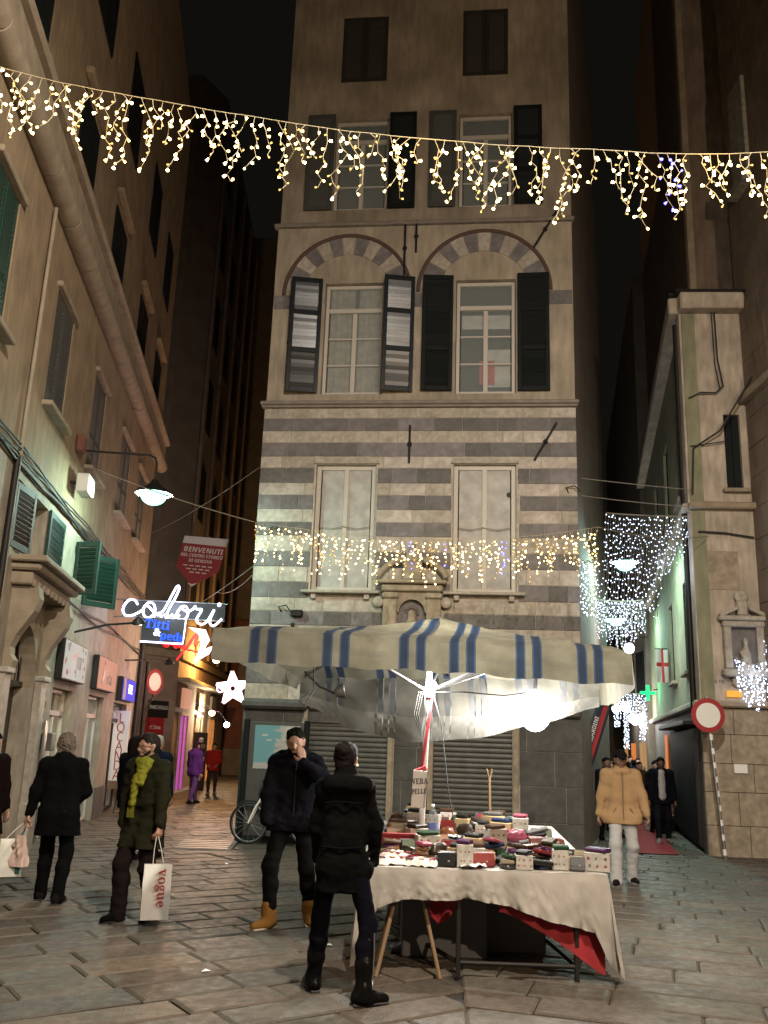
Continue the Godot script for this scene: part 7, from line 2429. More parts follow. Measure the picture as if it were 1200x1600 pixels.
func street_things() -> void:
	var o := thing("bicycle", "white framed bicycle leaning by the map board, front wheel to the left", "bicycle", v3(-2.12, gy(-16.15), -16.15), -0.15)
	wheel(o, "wheel", v3(0, 0.345, 0), 0.325)
	wheel(o, "wheel", v3(1.04, 0.345, 0), 0.325)
	var g := Geo.new()
	g.tube([v3(0, 0.345, 0.05), v3(0.10, 0.58, 0.05), v3(0.19, 0.74, 0.03)], 0.018, 6); g.tube([v3(0, 0.345, -0.05), v3(0.10, 0.58, -0.05), v3(0.19, 0.74, -0.03)], 0.018, 6)
	g.tube([v3(0.19, 0.72, 0), v3(0.23, 0.84, 0), v3(0.25, 0.92, 0)], 0.026, 7)
	g.tube([v3(0.235, 0.85, 0), v3(0.5, 0.83, 0), v3(0.78, 0.80, 0)], 0.02, 6)
	g.tube([v3(0.21, 0.76, 0), v3(0.42, 0.52, 0), v3(0.62, 0.32, 0)], 0.025, 6)
	g.tube([v3(0.62, 0.32, 0), v3(0.72, 0.6, 0), v3(0.81, 0.90, 0)], 0.02, 6)
	for s in [-0.045, 0.045]:
		g.tube([v3(0.62, 0.32, s * 0.6), v3(0.83, 0.33, s), v3(1.04, 0.345, s)], 0.012, 5)
		g.tube([v3(0.78, 0.80, s * 0.6), v3(0.91, 0.57, s), v3(1.04, 0.345, s)], 0.011, 5)
	part(o, "frame", g, M["white"])
	g = Geo.new()
	g.tube([v3(0.25, 0.90, 0), v3(0.26, 1.0, 0), v3(0.22, 1.04, 0)], 0.014, 5)
	g.tube([v3(0.30, 1.05, -0.30), v3(0.22, 1.06, -0.12), v3(0.20, 1.05, 0), v3(0.22, 1.06, 0.12), v3(0.30, 1.05, 0.30)], 0.014, 6)
	g.tube([v3(0.36, 1.05, -0.31), v3(0.30, 1.05, -0.3), v3(0.27, 1.05, -0.24)], 0.02, 6); g.tube([v3(0.36, 1.05, 0.31), v3(0.30, 1.05, 0.3), v3(0.27, 1.05, 0.24)], 0.02, 6)
	part(o, "handlebar", g, M["black"])
	g = Geo.new()
	blob(g, [[v3(0.72, 0.95, 0), v3(0.84, 0.955, 0), 0.022, 0.03], [v3(0.86, 0.955, -0.05), v3(0.92, 0.955, -0.06), 0.035, 0.035], [v3(0.86, 0.955, 0.05), v3(0.92, 0.955, 0.06), 0.035, 0.035]], 0.012, 60.0)
	part(o, "saddle", g, M["black"])
	g = Geo.new()
	g.lathe([Vector2(0.02, -0.005), Vector2(0.09, -0.005), Vector2(0.09, 0.005), Vector2(0.02, 0.005)], 18, Transform3D(Basis(Vector3.RIGHT, PI / 2), v3(0.62, 0.32, 0.06)))
	g.tube([v3(0.62, 0.32, 0.08), v3(0.68, 0.24, 0.08), v3(0.73, 0.18, 0.09)], 0.011, 5); g.tube([v3(0.62, 0.32, -0.08), v3(0.56, 0.40, -0.08), v3(0.51, 0.46, -0.09)], 0.011, 5)
	g.cbox(v3(0.74, 0.17, 0.13), v3(0.09, 0.02, 0.07), 0.005); g.cbox(v3(0.50, 0.47, -0.13), v3(0.09, 0.02, 0.07), 0.005)
	part(o, "cranks_and_pedals", g, M["iron"])
	g = Geo.new()
	var arc := []
	for q in 11: arc.append(v3(cos(0.5 + q * 0.16), sin(0.5 + q * 0.16), 0) * 0.36 + v3(0, 0.345, 0))
	g.tube(arc, 0.014, 5)
	part(o, "mudguard", g, M["iron"])
	# map board
	o = thing("map_board", "dark framed street board with a blue and grey harbour map", "map board", v3(-1.84, gy(-16.35), -16.35), 0.0)
	pbox(o, "panel", v3(0.08, 1.08, 0), v3(1.0, 1.92, 0.05), M["board_grey"], 0.01)
	for s in [-1, 1]: pbox(o, "post", v3(0.08 + 0.53 * s, 1.04, 0), v3(0.10, 2.08, 0.10), M["shutter_black"], 0.015)
	var mp := Image.create(192, 192, false, Image.FORMAT_RGB8)
	var nz := FastNoiseLite.new()
	nz.seed = 4; nz.frequency = 0.02
	for y in 192:
		for x in 192:
			var sea := float(x) < 96.0 + 34.0 * nz.get_noise_2d(x, y * 1.6) - 0.18 * (y - 60) and y < 165
			var road := absf(sin(x * 0.23 + 2.0 * nz.get_noise_2d(x, y))) < 0.10 or absf(sin(y * 0.19 + 3.0 * nz.get_noise_2d(y, x))) < 0.10
			var c := Color(0.42, 0.62, 0.66) if sea else (Color(0.78, 0.78, 0.77) if road else Color(0.66, 0.66, 0.65))
			if not sea and nz.get_noise_2d(x * 1.3 + 300, y * 1.3) > 0.3: c = Color(0.60, 0.64, 0.58)
			if y > 165: c = Color(0.74, 0.74, 0.73) if (x / 6 + y / 4) % 3 else Color(0.55, 0.55, 0.55)
			mp.set_pixel(x, y, c)
	mp.fill_rect(Rect2i(128, 6, 60, 34), Color(0.74, 0.74, 0.74))
	mp.fill_rect(Rect2i(152, 12, 16, 14), Color(0.55, 0.42, 0.36))
	mp.fill_rect(Rect2i(30, 40, 26, 8), Color(0.72, 0.74, 0.73)); mp.fill_rect(Rect2i(52, 62, 20, 7), Color(0.72, 0.74, 0.73))
	mt("map_print", 0.8, 0.8, 0.8, 0.35)
	M["map_print"].albedo_texture = ImageTexture.create_from_image(mp)
	g = Geo.new()
	g.quad(v3(-0.30, 1.24, 0.03), v3(0.5, 1.24, 0.03), v3(0.5, 1.98, 0.03), v3(-0.30, 1.98, 0.03))
	part(o, "printed_map", g, M["map_print"])
	# rubbish bag stand by the shops
	o = thing("bin_bag_stand", "black rubbish bag on a wire stand before the shops", "rubbish bag", lb(9.6, gy(-23), 0.45))
	g = Geo.new()
	g.col = Color(0.012, 0.012, 0.013)
	blob(g, [[v3(0, 0.28, 0), v3(0, 0.62, 0), 0.2, 0.25], [v3(-0.12, 0.78, 0), v3(0.12, 0.78, 0), 0.13, 0.13]], 0.03, 30.0, [[v3(0, 0.82, 0), v3(0, 1, 0)]], 0.05, 10.0)
	part(o, "bag", g, M["leather"])
	g = Geo.new()
	var ring := []
	for q in 17: ring.append(v3(cos(TAU * q / 16) * 0.27, 0.82, sin(TAU * q / 16) * 0.27))
	g.tube(ring, 0.012, 5); g.tube([v3(-0.27, 0.82, 0), v3(-0.3, 0.4, 0.05), v3(-0.34, 0, 0.1)], 0.012, 5); g.tube([v3(0.27, 0.82, 0), v3(0.29, 0.4, 0.05), v3(0.3, 0, 0.1)], 0.012, 5)
	part(o, "wire_stand", g, M["iron"])
	# potted plant in the right lane
	o = thing("potted_plant", "bushy potted plant by the shop shutters of the right lane", "plant", v3(7.42, gy(-23.5), -23.5))
	g = Geo.new()
	g.lathe([Vector2(0.001, 0), Vector2(0.16, 0), Vector2(0.22, 0.36), Vector2(0.2, 0.36), Vector2(0.001, 0.32)], 12)
	part(o, "pot", g, M["black"])
	g = Geo.new()
	for k in 150:
		var d := v3(rng.randf_range(-1, 1), rng.randf_range(-0.3, 1), rng.randf_range(-1, 1)).normalized()
		var p := v3(0, 0.55, 0) + d * rng.randf_range(0.12, 0.33)
		var s := d.cross(Vector3.UP).normalized() * 0.03
		g.col = Color(0.03, 0.07, 0.025) * rng.randf_range(0.6, 1.5)
		g.quad(p - s, p + d * 0.06, p + s, p - d * 0.06)
	part(o, "foliage", g, M["plain"]).set_meta("kind", "stuff")
	# display stand, house shaped poster and goods in the left lane
	o = thing("display_stand", "tall wooden display stand of small goods outside a left lane shop", "display stand", v3(-6.35, gy(-33.5), -33.5), 0.3)
	pbox(o, "board", v3(0, 1.0, 0), v3(0.5, 2.0, 0.08), M["door_wood"], 0.01)
	for k in 7: pbox(o, "hanging_item", v3(0.02 + 0.08 * (k % 2), 0.4 + 0.22 * k, 0.08), v3(0.16, 0.16, 0.08), [M["white"], M["red"], M["sandstone"]][k % 3], 0.02)
	o = thing("house_shaped_board", "house shaped board with a picture hung at the end of the left lane", "board", v3(-5.0, gy(-40), -40.0))
	g = Geo.new()
	g.prism(PackedVector2Array([Vector2(-0.75, 1.35), Vector2(0.75, 1.35), Vector2(0.75, 2.5), Vector2(0, 3.15), Vector2(-0.75, 2.5)]), 0.05)
	part(o, "board", g, M["sandstone"])
	for k in 10:
		pbox(o, "picture_patch", v3(rng.randf_range(-0.5, 0.5), rng.randf_range(1.6, 2.5), 0.055), v3(0.3, 0.25, 0.006), [M["shutter_green"], M["curtain"], M["grey"]][k % 3], 0.002, Basis(Vector3.BACK, rng.randf_range(-0.5, 0.5)))
	for s in [-0.6, 0.6]: pbox(o, "post", v3(s, 0.7, 0.02), v3(0.06, 1.4, 0.06), M["door_wood"], 0.005)

# ---------------------------------------------------------------- the people
func people() -> void:
	noise.seed = 12
	noise.frequency = 1.0
	noise.fractal_octaves = 2
	var skin := Color(0.40, 0.22, 0.15)
	# woman in black seen from behind, right hand in her pocket
	var o := human("person", "woman in a black parka, skinny jeans and tall boots seen from behind at the stall", v3(-0.19, 0, -6.72), PI, {
		"h": 1.69, "cell": 0.013, "feet": [v3(0.20, 0, 0.20), v3(-0.165, 0, -0.13)], "toe": [0.35, -1.15], "hands": [v3(0.20, 0.90, 0.13), v3(-0.215, 0.90, 0.10)],
		"poles": [v3(0.8, 0, -0.6), v3(-1, 0.0, -0.35)], "pocket": [true, true], "hem": 0.70, "flare": 0.120, "fat": 0.90, "wide": 0.86, "arm": 0.88, "coat": Color(0.0065, 0.0063, 0.0066), "trousers": Color(0.007, 0.007, 0.008), "leg": 0.98,
		"ankle": 0.05, "boot": 0.72, "boot_r": 0.060, "shoes": Color(0.004, 0.004, 0.004), "shiny": true, "boot_crease": 0.006, "sway": v3(0.02, 0, 0.0), "look": -0.35, "nod": 0.12, "collar": 0.088, "collar_up": 0.03, "coat_name": "parka",
		"hair": Color(0.014, 0.010, 0.008), "hair_more": [[-0.015, 0.06, -0.10, 0.015, 0.075, -0.105, 0.042, 0.040], [0, -0.04, -0.045, 0, -0.085, -0.045, 0.055, 0.045]], "fold": 0.014, "hcell": 0.008,
		"coat_more": [[v3(-0.13, 1.46, -0.11), v3(0.13, 1.46, -0.11), 0.055, 0.055], [v3(-0.13, 0.86, 0.0), v3(0.13, 0.86, 0.0), 0.082, 0.082]]})
	var g := Geo.new()
	var an: Array = o.get_meta("an")
	var sz: float = o.get_meta("s")
	g.tube([an[1] + v3(-0.062, 0.06, 0.02), an[1] + v3(-0.068, 0.22, 0.0), an[1] + v3(-0.066, 0.36, -0.01)], 0.006, 5)
	var ring := []
	for q in 13: ring.append(an[1] + v3(-0.066 + 0.002, 0.035 + 0.03 * sin(TAU * q / 12), 0.01 + 0.03 * cos(TAU * q / 12)))
	g.tube(ring, 0.006, 5)
	part(o, "boot_zip_and_buckle", g, M["steel"])
	g = Geo.new()
	g.col = Color(0.004, 0.004, 0.004)
	var wc: Vector3 = o.get_meta("ch")
	g.tube([wc + v3(-0.13, 0.02, -0.105), wc + v3(0, 0.03, -0.125), wc + v3(0.13, 0.02, -0.105)], 0.006, 5)
	g.tube([wc + v3(-0.14, -0.27, -0.10), wc + v3(0, -0.28, -0.118), wc + v3(0.14, -0.27, -0.10)], 0.009, 5)
	part(o, "coat_seams", g, M["cloth"])
	g = Geo.new()
	g.ball(o.get_meta("hc") + o.get_meta("hb") * v3(-0.086, -0.03, 0.0), Vector3.ONE * 0.011, 8, 6)
	part(o, "earring", g, M["white"])
	# man rubbing his face
	o = human("person", "man in a dark puffer jacket and mustard boots holding a hand to his face", v3(-0.77, 0, -9.1), 0.0, {
		"h": 1.80, "cell": 0.014, "feet": [v3(0.19, 0, -0.12), v3(-0.16, 0, 0.15)], "toe": [0.12, -0.75], "hands": [v3(0.085, 1.44, 0.205), v3(-0.24, 0.90, 0.13)], "poles": [v3(0.9, -0.75, 0.25), v3(-1, 0, -0.4)], "pocket": [false, true],
		"hdir": [v3(-0.32, 0.94, -0.10), Vector3.ZERO], "palms": [v3(-0.35, 0, -0.9), v3(1, 0, 0)], "curl": [0.12, 0.3], "hem": 0.82, "fat": 1.06, "arm": 1.18, "fold": 0.016, "fold_f": 9.0, "coat": Color(0.0095, 0.0098, 0.013), "coat_name": "jacket",
		"trousers": Color(0.008, 0.008, 0.010), "leg": 1.12, "ankle": 0.058, "trouser_hem": -0.05, "crease": 0.012, "shoes": Color(0.33, 0.17, 0.05), "sole": Color(0.62, 0.57, 0.48), "boot": 0.24, "boot_r": 0.062, "tilt": 0.12, "nod": 0.18, "look": -0.05,
		"head_off": v3(-0.015, 0, 0.01), "skin": Color(0.42, 0.23, 0.15), "hair": Color(0.009, 0.008, 0.007), "hair_noise": 0.010, "hair_more": [[-0.04, 0.10, 0.045, 0.045, 0.112, 0.035, 0.026, 0.03]], "collar": 0.10, "collar_up": 0.02, "hcell": 0.0075, "handcell": 0.0058, "beard_on": true,
		"coat_more": [[v3(-0.12, 1.47, -0.06), v3(0.12, 1.47, -0.06), 0.07, 0.07], [v3(-0.14, 0.90, 0.02), v3(0.14, 0.90, 0.02), 0.125, 0.125]]})
	g = Geo.new()
	g.tube([o.get_meta("ch") + v3(0.01, 0.16, 0.125), o.get_meta("ch") + v3(0.01, -0.15, 0.145), o.get_meta("ch") + v3(0.01, -0.46, 0.155)], 0.004, 4)
	part(o, "zip", g, M["iron"])
	# man with the yellow scarf
	o = human("person", "bespectacled man in a yellow green scarf and long dark olive coat", v3(-2.2, 0, -9.12), -0.45, {
		"h": 1.70, "cell": 0.014, "feet": [v3(0.14, 0, -0.08), v3(-0.10, 0, 0.15)], "toe": [0.1, -0.15], "lift": [0.0, 0.0], "hands": [v3(0.31, 0.72, 0.14), v3(-0.20, 0.84, 0.10)], "poles": [v3(0.5, 0, -1), v3(-0.6, 0, -1)], "pocket": [false, true],
		"hdir": [v3(0.05, -1, 0.1), Vector3.ZERO], "palms": [v3(-1, 0, 0.1), v3(1, 0, 0)], "curl": [0.95, 0.3], "hem": 0.66, "flare": 0.155, "fat": 1.08, "arm": 1.1, "coat": Color(0.018, 0.016, 0.010), "fold": 0.018,
		"coat_cut": [[v3(0.0, 0.55, 0.28), v3(0.0, 0.95, 0.20), 0.13, 0.03]], "trousers": Color(0.014, 0.011, 0.009), "leg": 1.25, "ankle": 0.062, "crease": 0.014, "trouser_hem": 0.03, "shoes": Color(0.006, 0.006, 0.006), "lean": v3(0.0, 0, 0.03),
		"look": -0.35, "nod": 0.02, "skin": Color(0.38, 0.20, 0.13), "hair": Color(0.022, 0.018, 0.015), "hcell": 0.0075, "beard_on": true, "collar": 0.085})
	var hc: Vector3 = o.get_meta("hc")
	var hb: Basis = o.get_meta("hb")
	g = Geo.new()
	for k in [-1, 1]:
		ring = []
		for q in 13: ring.append(hc + hb * v3(0.033 * k + cos(TAU * q / 12) * 0.022, 0.003 + sin(TAU * q / 12) * 0.015, 0.103 - 0.25 * absf(0.033 * k + cos(TAU * q / 12) * 0.022) * 0.3))
		g.tube(ring, 0.0028, 4)
		g.tube([hc + hb * v3(0.055 * k, 0.006, 0.096), hc + hb * v3(0.078 * k, 0.008, 0.05), hc + hb * v3(0.082 * k, 0.005, -0.01)], 0.0026, 4)
	part(o, "glasses", g, M["iron"])
	g = Geo.new()
	g.col = Color(0.17, 0.165, 0.02)
	var nk: Vector3 = o.get_meta("nk")
	var ch: Vector3 = o.get_meta("ch")
	var loop := []
	for q in 12: loop.append([nk + v3(sin(TAU * q / 12) * 0.085, -0.035 + 0.02 * cos(TAU * q / 12 + 0.5), cos(TAU * q / 12) * 0.085 + 0.01), nk + v3(sin(TAU * (q + 1) / 12) * 0.085, -0.035 + 0.02 * cos(TAU * (q + 1) / 12 + 0.5), cos(TAU * (q + 1) / 12) * 0.085 + 0.01), 0.031, 0.031])
	loop.append([nk + v3(0.02, -0.04, 0.11), ch + v3(-0.01, -0.02, 0.165), 0.036, 0.030])
	loop.append([ch + v3(-0.01, -0.02, 0.165), ch + v3(-0.02, -0.22, 0.175), 0.030, 0.034])
	loop.append([nk + v3(0.05, -0.03, 0.10), ch + v3(0.045, -0.02, 0.155), 0.042, 0.036])
	blob(g, loop, 0.010, 60.0, [], 0.014, 16.0)
	for q in 9: g.tube([ch + v3(-0.058 + q * 0.009, -0.24, 0.182), ch + v3(-0.06 + q * 0.0095, -0.29, 0.185), ch + v3(-0.063 + q * 0.0105, -0.34, 0.182)], 0.0035, 4)
	part(o, "scarf", g, M["cloth"])
	var wr: Array = o.get_meta("wr")
	var hw: Vector3 = o.transform * (wr[0] + v3(0.005, -0.085, 0.01))
	var bag := shopping_bag("shopping_bag", "white paper carrier bag with red upright lettering held by the man with the scarf", v3(hw.x + 0.03, gy(-9) + 0.06, hw.z + 0.04), 0.30, v3(0.25, 0.47, 0.11), Color(0.62, 0.60, 0.57), v3(-0.03, hw.y - 0.06, -0.03))
	text(bag, "lettering", "vogue", 0.11, M["red"], v3(0.045, 0.27, 0.058), Basis(Vector3.RIGHT, -0.05) * Basis(Vector3.BACK, -PI / 2), "Droid Serif", true, 0.002)
	# woman walking away on the left with carrier bags
	o = human("person", "grey blonde woman in a black coat walking away on the left with carrier bags", v3(-3.27, 0, -9.84), PI + 0.12, {
		"h": 1.66, "cell": 0.015, "feet": [v3(0.13, 0, 0.14), v3(-0.10, 0, -0.10)], "toe": [0.1, -0.2], "hands": [v3(0.34, 0.80, 0.02), v3(-0.10, 0.98, 0.22)], "poles": [v3(0.6, 0, -1), v3(-1, -0.2, -0.5)], "pocket": [false, true], "curl": [0.95, 0.4],
		"hem": 0.68, "flare": 0.15, "fat": 1.12, "wide": 1.02, "arm": 1.1, "coat": Color(0.0055, 0.0055, 0.0055), "trousers": Color(0.006, 0.006, 0.007), "leg": 1.15, "ankle": 0.06, "lean": v3(0.02, 0, 0.05), "hair": Color(0.15, 0.125, 0.095), "hair_noise": 0.022,
		"hair_more": [[0, 0.06, -0.03, 0, 0.03, -0.06, 0.085, 0.08], [0.05, -0.02, -0.03, 0.05, -0.07, -0.03, 0.05, 0.045], [-0.05, -0.02, -0.03, -0.05, -0.07, -0.03, 0.05, 0.045]], "look": 0.3, "nod": 0.2, "collar": 0.10, "collar_up": 0.01, "eyes": false})
	wr = o.get_meta("wr")
	hw = o.transform * (wr[0] + v3(0, -0.08, 0))
	shopping_bag("carrier_bag", "white and teal carrier bag hanging lowest from the hand of the woman on the left", hw + v3(-0.14, -0.52, 0.05), 0.5, v3(0.26, 0.36, 0.13), Color(0.52, 0.52, 0.46), v3(0.16, 0.55, -0.05), 0.5)
	shopping_bag("carrier_bag", "pinkish carrier bag beside the teal one in the hand of the woman on the left", hw + v3(-0.02, -0.42, 0.08), -0.3, v3(0.16, 0.30, 0.1), Color(0.52, 0.38, 0.33), v3(0.01, 0.42, -0.06), 0.8)
	g = Geo.new()
	g.col = Color(0.02, 0.16, 0.15)
	var sd: Node3D = get_node("carrier_bag")
	g.cbox(v3(0.09, 0.14, 0.0), v3(0.075, 0.26, 0.142), 0.02)
	g.tube([v3(0.09, 0.26, 0.0), v3(0.12, 0.42, -0.03), v3(0.16, 0.55, -0.05)], 0.02, 5)
	part(sd, "teal_panel", g, M["plain"])
	# person cut by the left edge
	o = human("person", "person in a dark coat and pompom hat cut by the left edge of the view", v3(-4.27, 0, -10.35), 0.9, {"h": 1.66, "cell": 0.02, "hem": 0.6, "flare": 0.14, "fat": 1.05, "coat": Color(0.008, 0.007, 0.007), "hair": Color(0.20, 0.14, 0.08), "hair_more": [[0.05, -0.05, -0.02, 0.06, -0.14, 0.0, 0.05, 0.045], [-0.05, -0.05, -0.02, -0.06, -0.14, 0.0, 0.05, 0.045]], "skin": skin})
	cap(o, Color(0.008, 0.008, 0.008), 0.0, "hat")
	g = Geo.new()
	g.col = Color(0.01, 0.01, 0.01)
	blob(g, [[o.get_meta("hc") + v3(0, 0.17, -0.02), o.get_meta("hc") + v3(0, 0.18, -0.02), 0.06, 0.06]], 0.012, 60.0, [], 0.02, 30.0)
	part(o, "pompom", g, M["cloth"])
	# man in the tan jacket
	o = human("person", "man in a tan jacket, pale jeans and dark cap walking out of the right lane", v3(3.34, 0, -12.65), -0.12, {
		"h": 1.70, "cell": 0.015, "feet": [v3(0.13, 0, -0.14), v3(-0.12, 0, 0.18)], "toe": [0.25, -0.2], "hands": [v3(0.34, 0.80, 0.14), v3(-0.33, 0.81, 0.04)], "poles": [v3(1, 0, -0.7), v3(-1, 0, -0.7)], "curl": [0.7, 0.5], "hem": 0.77, "fat": 1.1, "wide": 1.08, "arm": 1.18,
		"coat": Color(0.36, 0.23, 0.12), "coat_name": "jacket", "fold": 0.011, "fold_f": 5.0, "trousers": Color(0.42, 0.41, 0.40), "leg": 1.28, "ankle": 0.068, "crease": 0.009, "shoes": Color(0.012, 0.010, 0.009), "sole": Color(0.2, 0.19, 0.18), "skin": Color(0.20, 0.105, 0.07), "nod": 0.12, "look": 0.1,
		"hair": Color(0.006, 0.006, 0.006), "collar": 0.09, "collar_up": 0.01, "coat_more": [[v3(-0.15, 0.84, 0.01), v3(0.15, 0.84, 0.01), 0.135, 0.135], [v3(-0.07, 1.47, 0.07), v3(0.07, 1.47, 0.07), 0.045, 0.045]]})
	cap(o, Color(0.008, 0.009, 0.014), 0.07)
	g = Geo.new()
	var tc: Vector3 = o.get_meta("ch")
	for q in 2: g.tube([tc + v3(0.0, 0.16 - 0.3 * q, 0.15 + 0.012 * q), tc + v3(0.0, 0.0 - 0.3 * q, 0.158), tc + v3(0.0, -0.14 - 0.3 * q, 0.165)], 0.007, 4)
	g.tube([tc + v3(0.09, -0.3, 0.15), tc + v3(0.13, -0.36, 0.14), tc + v3(0.17, -0.42, 0.12)], 0.006, 4); g.tube([tc + v3(-0.09, -0.3, 0.15), tc + v3(-0.13, -0.36, 0.14), tc + v3(-0.17, -0.42, 0.12)], 0.006, 4)
	part(o, "zip_and_pockets", g, M["wood"])
	g = Geo.new()
	g.col = Color(0.5, 0.48, 0.45)
	blob(g, [[tc + v3(-0.03, 0.14, 0.07), tc + v3(0.03, 0.14, 0.07), 0.045, 0.045]], 0.012, 60.0)
	part(o, "shirt", g, M["cloth"])
	wr = o.get_meta("wr")
	var ph := thing("phone", "dark phone in the left hand of the man in the tan jacket", "phone", o.transform * (wr[0] + v3(-0.01, -0.12, 0.05)), 0.3)
	pbox(ph, "body", Vector3.ZERO, v3(0.07, 0.14, 0.012), M["black"], 0.004)
	pbox(ph, "glass", v3(0, 0, 0.0065), v3(0.062, 0.12, 0.002), M["roller"], 0.0005)
	# white shirt, dark open jacket
	o = human("person", "man in an open dark jacket over a white shirt walking behind the tan jacket", v3(6.02, 0, -19.6), -0.2, {"h": 1.72, "cell": 0.022, "hcell": 0.013, "handcell": 0.011, "feet": [v3(0.12, 0, -0.12), v3(-0.1, 0, 0.16)], "hem": 0.78, "fat": 1.1, "arm": 1.15, "coat": Color(0.010, 0.010, 0.012), "coat_name": "jacket", "trousers": Color(0.012, 0.013, 0.018), "leg": 1.2, "shoes": Color(0.3, 0.28, 0.26), "skin": Color(0.16, 0.085, 0.055), "nod": 0.2})
	g = Geo.new()
	g.col = Color(0.5, 0.48, 0.46)
	ch = o.get_meta("ch")
	blob(g, [[ch + v3(0, 0.12, 0.075), ch + v3(0, -0.36, 0.085), 0.075, 0.09]], 0.02, 50.0, [], 0.01, 9.0)
	part(o, "shirt", g, M["cloth"])
	# two dark figures at the lane's mouth
	human("person", "person in a dark blue coat at the left of the right lane's mouth", v3(4.92, 0, -19.8), 0.2, {"h": 1.68, "cell": 0.024, "hcell": 0.014, "handcell": 0.011, "feet": [v3(0.1, 0, 0.12), v3(-0.1, 0, -0.1)], "hem": 0.74, "fat": 1.08, "coat": Color(0.012, 0.011, 0.020), "skin": Color(0.2, 0.11, 0.075)})
	human("person", "smaller dark figure just behind the person in the dark blue coat", v3(5.35, 0, -20.6), 0.1, {"h": 1.62, "cell": 0.024, "hcell": 0.014, "handcell": 0.011, "feet": [v3(0.1, 0, -0.1), v3(-0.1, 0, 0.1)], "hem": 0.7, "coat": Color(0.008, 0.008, 0.009), "skin": skin})
	# crowd further up the lane
	rng.seed = 3
	var spots := [[5.75, -22.6], [6.25, -23.2], [6.75, -22.4], [7.15, -23.6], [6.3, -25.4], [6.9, -26.0], [7.5, -26.4], [7.9, -28.4], [8.6, -30.4], [9.2, -33.5]]
	var looks := ["fair haired person with a bright face at the left of the lane crowd", "person in a dark green coat in the lane crowd", "tall dark coated person in the middle of the lane crowd", "person in a red scarf and brown jacket at the right of the lane crowd", "person in a grey coat deeper in the lane crowd, left", "person in a black coat deeper in the lane crowd, middle", "person in a brown coat deeper in the lane crowd, right", "far person in a blue coat in the lane", "far person in a beige coat in the lane", "farthest person in a dark coat in the lane"]
	var cols := [Color(0.03, 0.025, 0.02), Color(0.015, 0.03, 0.02), Color(0.008, 0.008, 0.009), Color(0.14, 0.07, 0.03), Color(0.06, 0.06, 0.06), Color(0.007, 0.007, 0.007), Color(0.06, 0.035, 0.02), Color(0.02, 0.03, 0.07), Color(0.2, 0.15, 0.1), Color(0.01, 0.01, 0.01)]
	for k in spots.size():
		var far: bool = k > 5
		human("person", looks[k], v3(spots[k][0], 0, spots[k][1]), PI if k % 3 == 1 else rng.randf_range(-0.4, 0.3), {"h": 1.6 + 0.03 * (k % 6), "cell": 0.04 if far else 0.032, "hcell": 0.02 if far else 0.016, "handcell": 0.02 if far else 0.014, "eyes": not far, "feet": [v3(0.1, 0, 0.1), v3(-0.1, 0, -0.1)], "coat": cols[k], "hem": 0.72, "fat": 1.1, "hair": Color(0.25, 0.17, 0.09) if k == 0 else Color(0.015, 0.011, 0.009), "skin": skin, "group": "people in the crowd of the right lane"})
	# the left lane
	human("person", "person in a purple jacket and purple trousers walking into the left lane", v3(-5.2, 0, -26.9), 2.5, {"h": 1.72, "cell": 0.026, "hcell": 0.016, "handcell": 0.013, "feet": [v3(0.1, 0, 0.22), v3(-0.1, 0, -0.2)], "hem": 0.78, "fat": 1.2, "arm": 1.3, "coat": Color(0.085, 0.03, 0.17), "coat_name": "jacket", "trousers": Color(0.10, 0.055, 0.17), "leg": 1.2, "hair": Color(0.02, 0.012, 0.02), "hair_more": [[0, -0.02, -0.04, 0, -0.1, -0.04, 0.08, 0.07]], "eyes": false, "collar": 0.11})
	human("person", "person in a red jacket standing deep in the left lane", v3(-5.35, 0, -30.8), 0.1, {"h": 1.66, "cell": 0.028, "hcell": 0.017, "handcell": 0.014, "hem": 0.82, "fat": 1.1, "arm": 1.2, "coat": Color(0.34, 0.025, 0.02), "coat_name": "jacket", "trousers": Color(0.05, 0.035, 0.035), "shoes": Color(0.2, 0.14, 0.09), "hands": [v3(0.16, 1.02, 0.2), v3(-0.16, 1.02, 0.2)], "skin": skin})
	human("person", "dark haired person in black half hidden behind the man with the scarf", v3(-3.47, 0, -13.4), 2.6, {"h": 1.68, "cell": 0.02, "hcell": 0.012, "hem": 0.7, "fat": 1.1, "coat": Color(0.007, 0.007, 0.008), "hair": Color(0.008, 0.007, 0.006), "hair_more": [[0, -0.02, -0.05, 0, -0.12, -0.05, 0.08, 0.075]], "eyes": false})
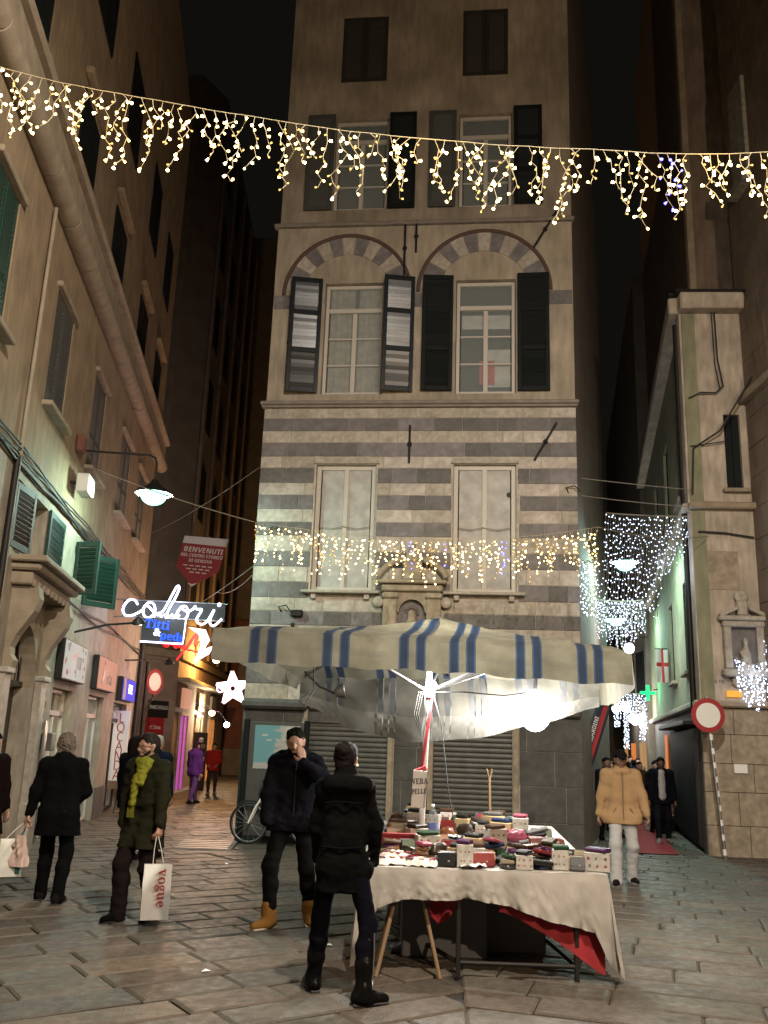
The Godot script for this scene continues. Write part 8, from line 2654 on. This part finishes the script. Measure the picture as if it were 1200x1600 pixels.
	human("person", "white haired man in a navy jacket walking away behind the man with the scarf", v3(-3.22, 0, -13.7), PI - 0.3, {"h": 1.70, "cell": 0.02, "hcell": 0.012, "hem": 0.8, "fat": 1.15, "arm": 1.2, "coat": Color(0.008, 0.012, 0.028), "coat_name": "jacket", "hair": Color(0.42, 0.40, 0.38), "eyes": false})

# ---------------------------------------------------------------- everything
func _ready() -> void:
	cam = Camera3D.new()
	cam.name = "camera"
	cam.keep_aspect = Camera3D.KEEP_HEIGHT
	cam.fov = 59.49
	cam.near = 0.05
	cam.far = 900.0
	cam.transform = Transform3D(Basis(Vector3.RIGHT, deg_to_rad(14.23)) * Basis(Vector3.BACK, deg_to_rad(2.0)), v3(0, 1.72, 0))
	add_child(cam)
	cam.current = true
	var we := WorldEnvironment.new()
	we.name = "world"
	var e := Environment.new()
	e.background_mode = Environment.BG_SKY
	var sm := ProceduralSkyMaterial.new()
	sm.sky_top_color = Color(0.052, 0.049, 0.040)
	sm.sky_horizon_color = Color(0.066, 0.060, 0.048)
	sm.ground_bottom_color = Color(0.05, 0.045, 0.04)
	sm.ground_horizon_color = Color(0.06, 0.055, 0.045)
	sm.sky_curve = 0.3
	sm.sun_angle_max = 0.5
	var sky := Sky.new()
	sky.sky_material = sm
	e.sky = sky
	e.tonemap_mode = Environment.TONE_MAPPER_LINEAR
	e.tonemap_exposure = 1.1
	e.sdfgi_enabled = true
	e.ssao_enabled = true
	e.ssil_enabled = true
	we.environment = e
	add_child(we)
	var night_light := DirectionalLight3D.new()  # faint directional part of the night sky's glow, not a moon
	night_light.name = "night_sky_light"
	night_light.light_energy = 0.012
	night_light.light_angular_distance = 30.0
	night_light.light_color = Color(1.0, 0.9, 0.75)
	night_light.shadow_enabled = true
	night_light.sky_mode = DirectionalLight3D.SKY_MODE_LIGHT_ONLY
	night_light.rotation_degrees = Vector3(-62, -20, 0)
	add_child(night_light)
	rng.seed = 1
	noise.seed = 12
	noise.frequency = 1.0
	make_materials()
	ground()
	rng.seed = 2
	striped_house()
	rng.seed = 4
	left_building()
	far_buildings()
	lamps()
	fairy_lights()
	rng.seed = 8
	signs()
	stall()
	street_things()
	people()
	var t := Time.get_ticks_msec()
	print("nodes ", get_child_count())
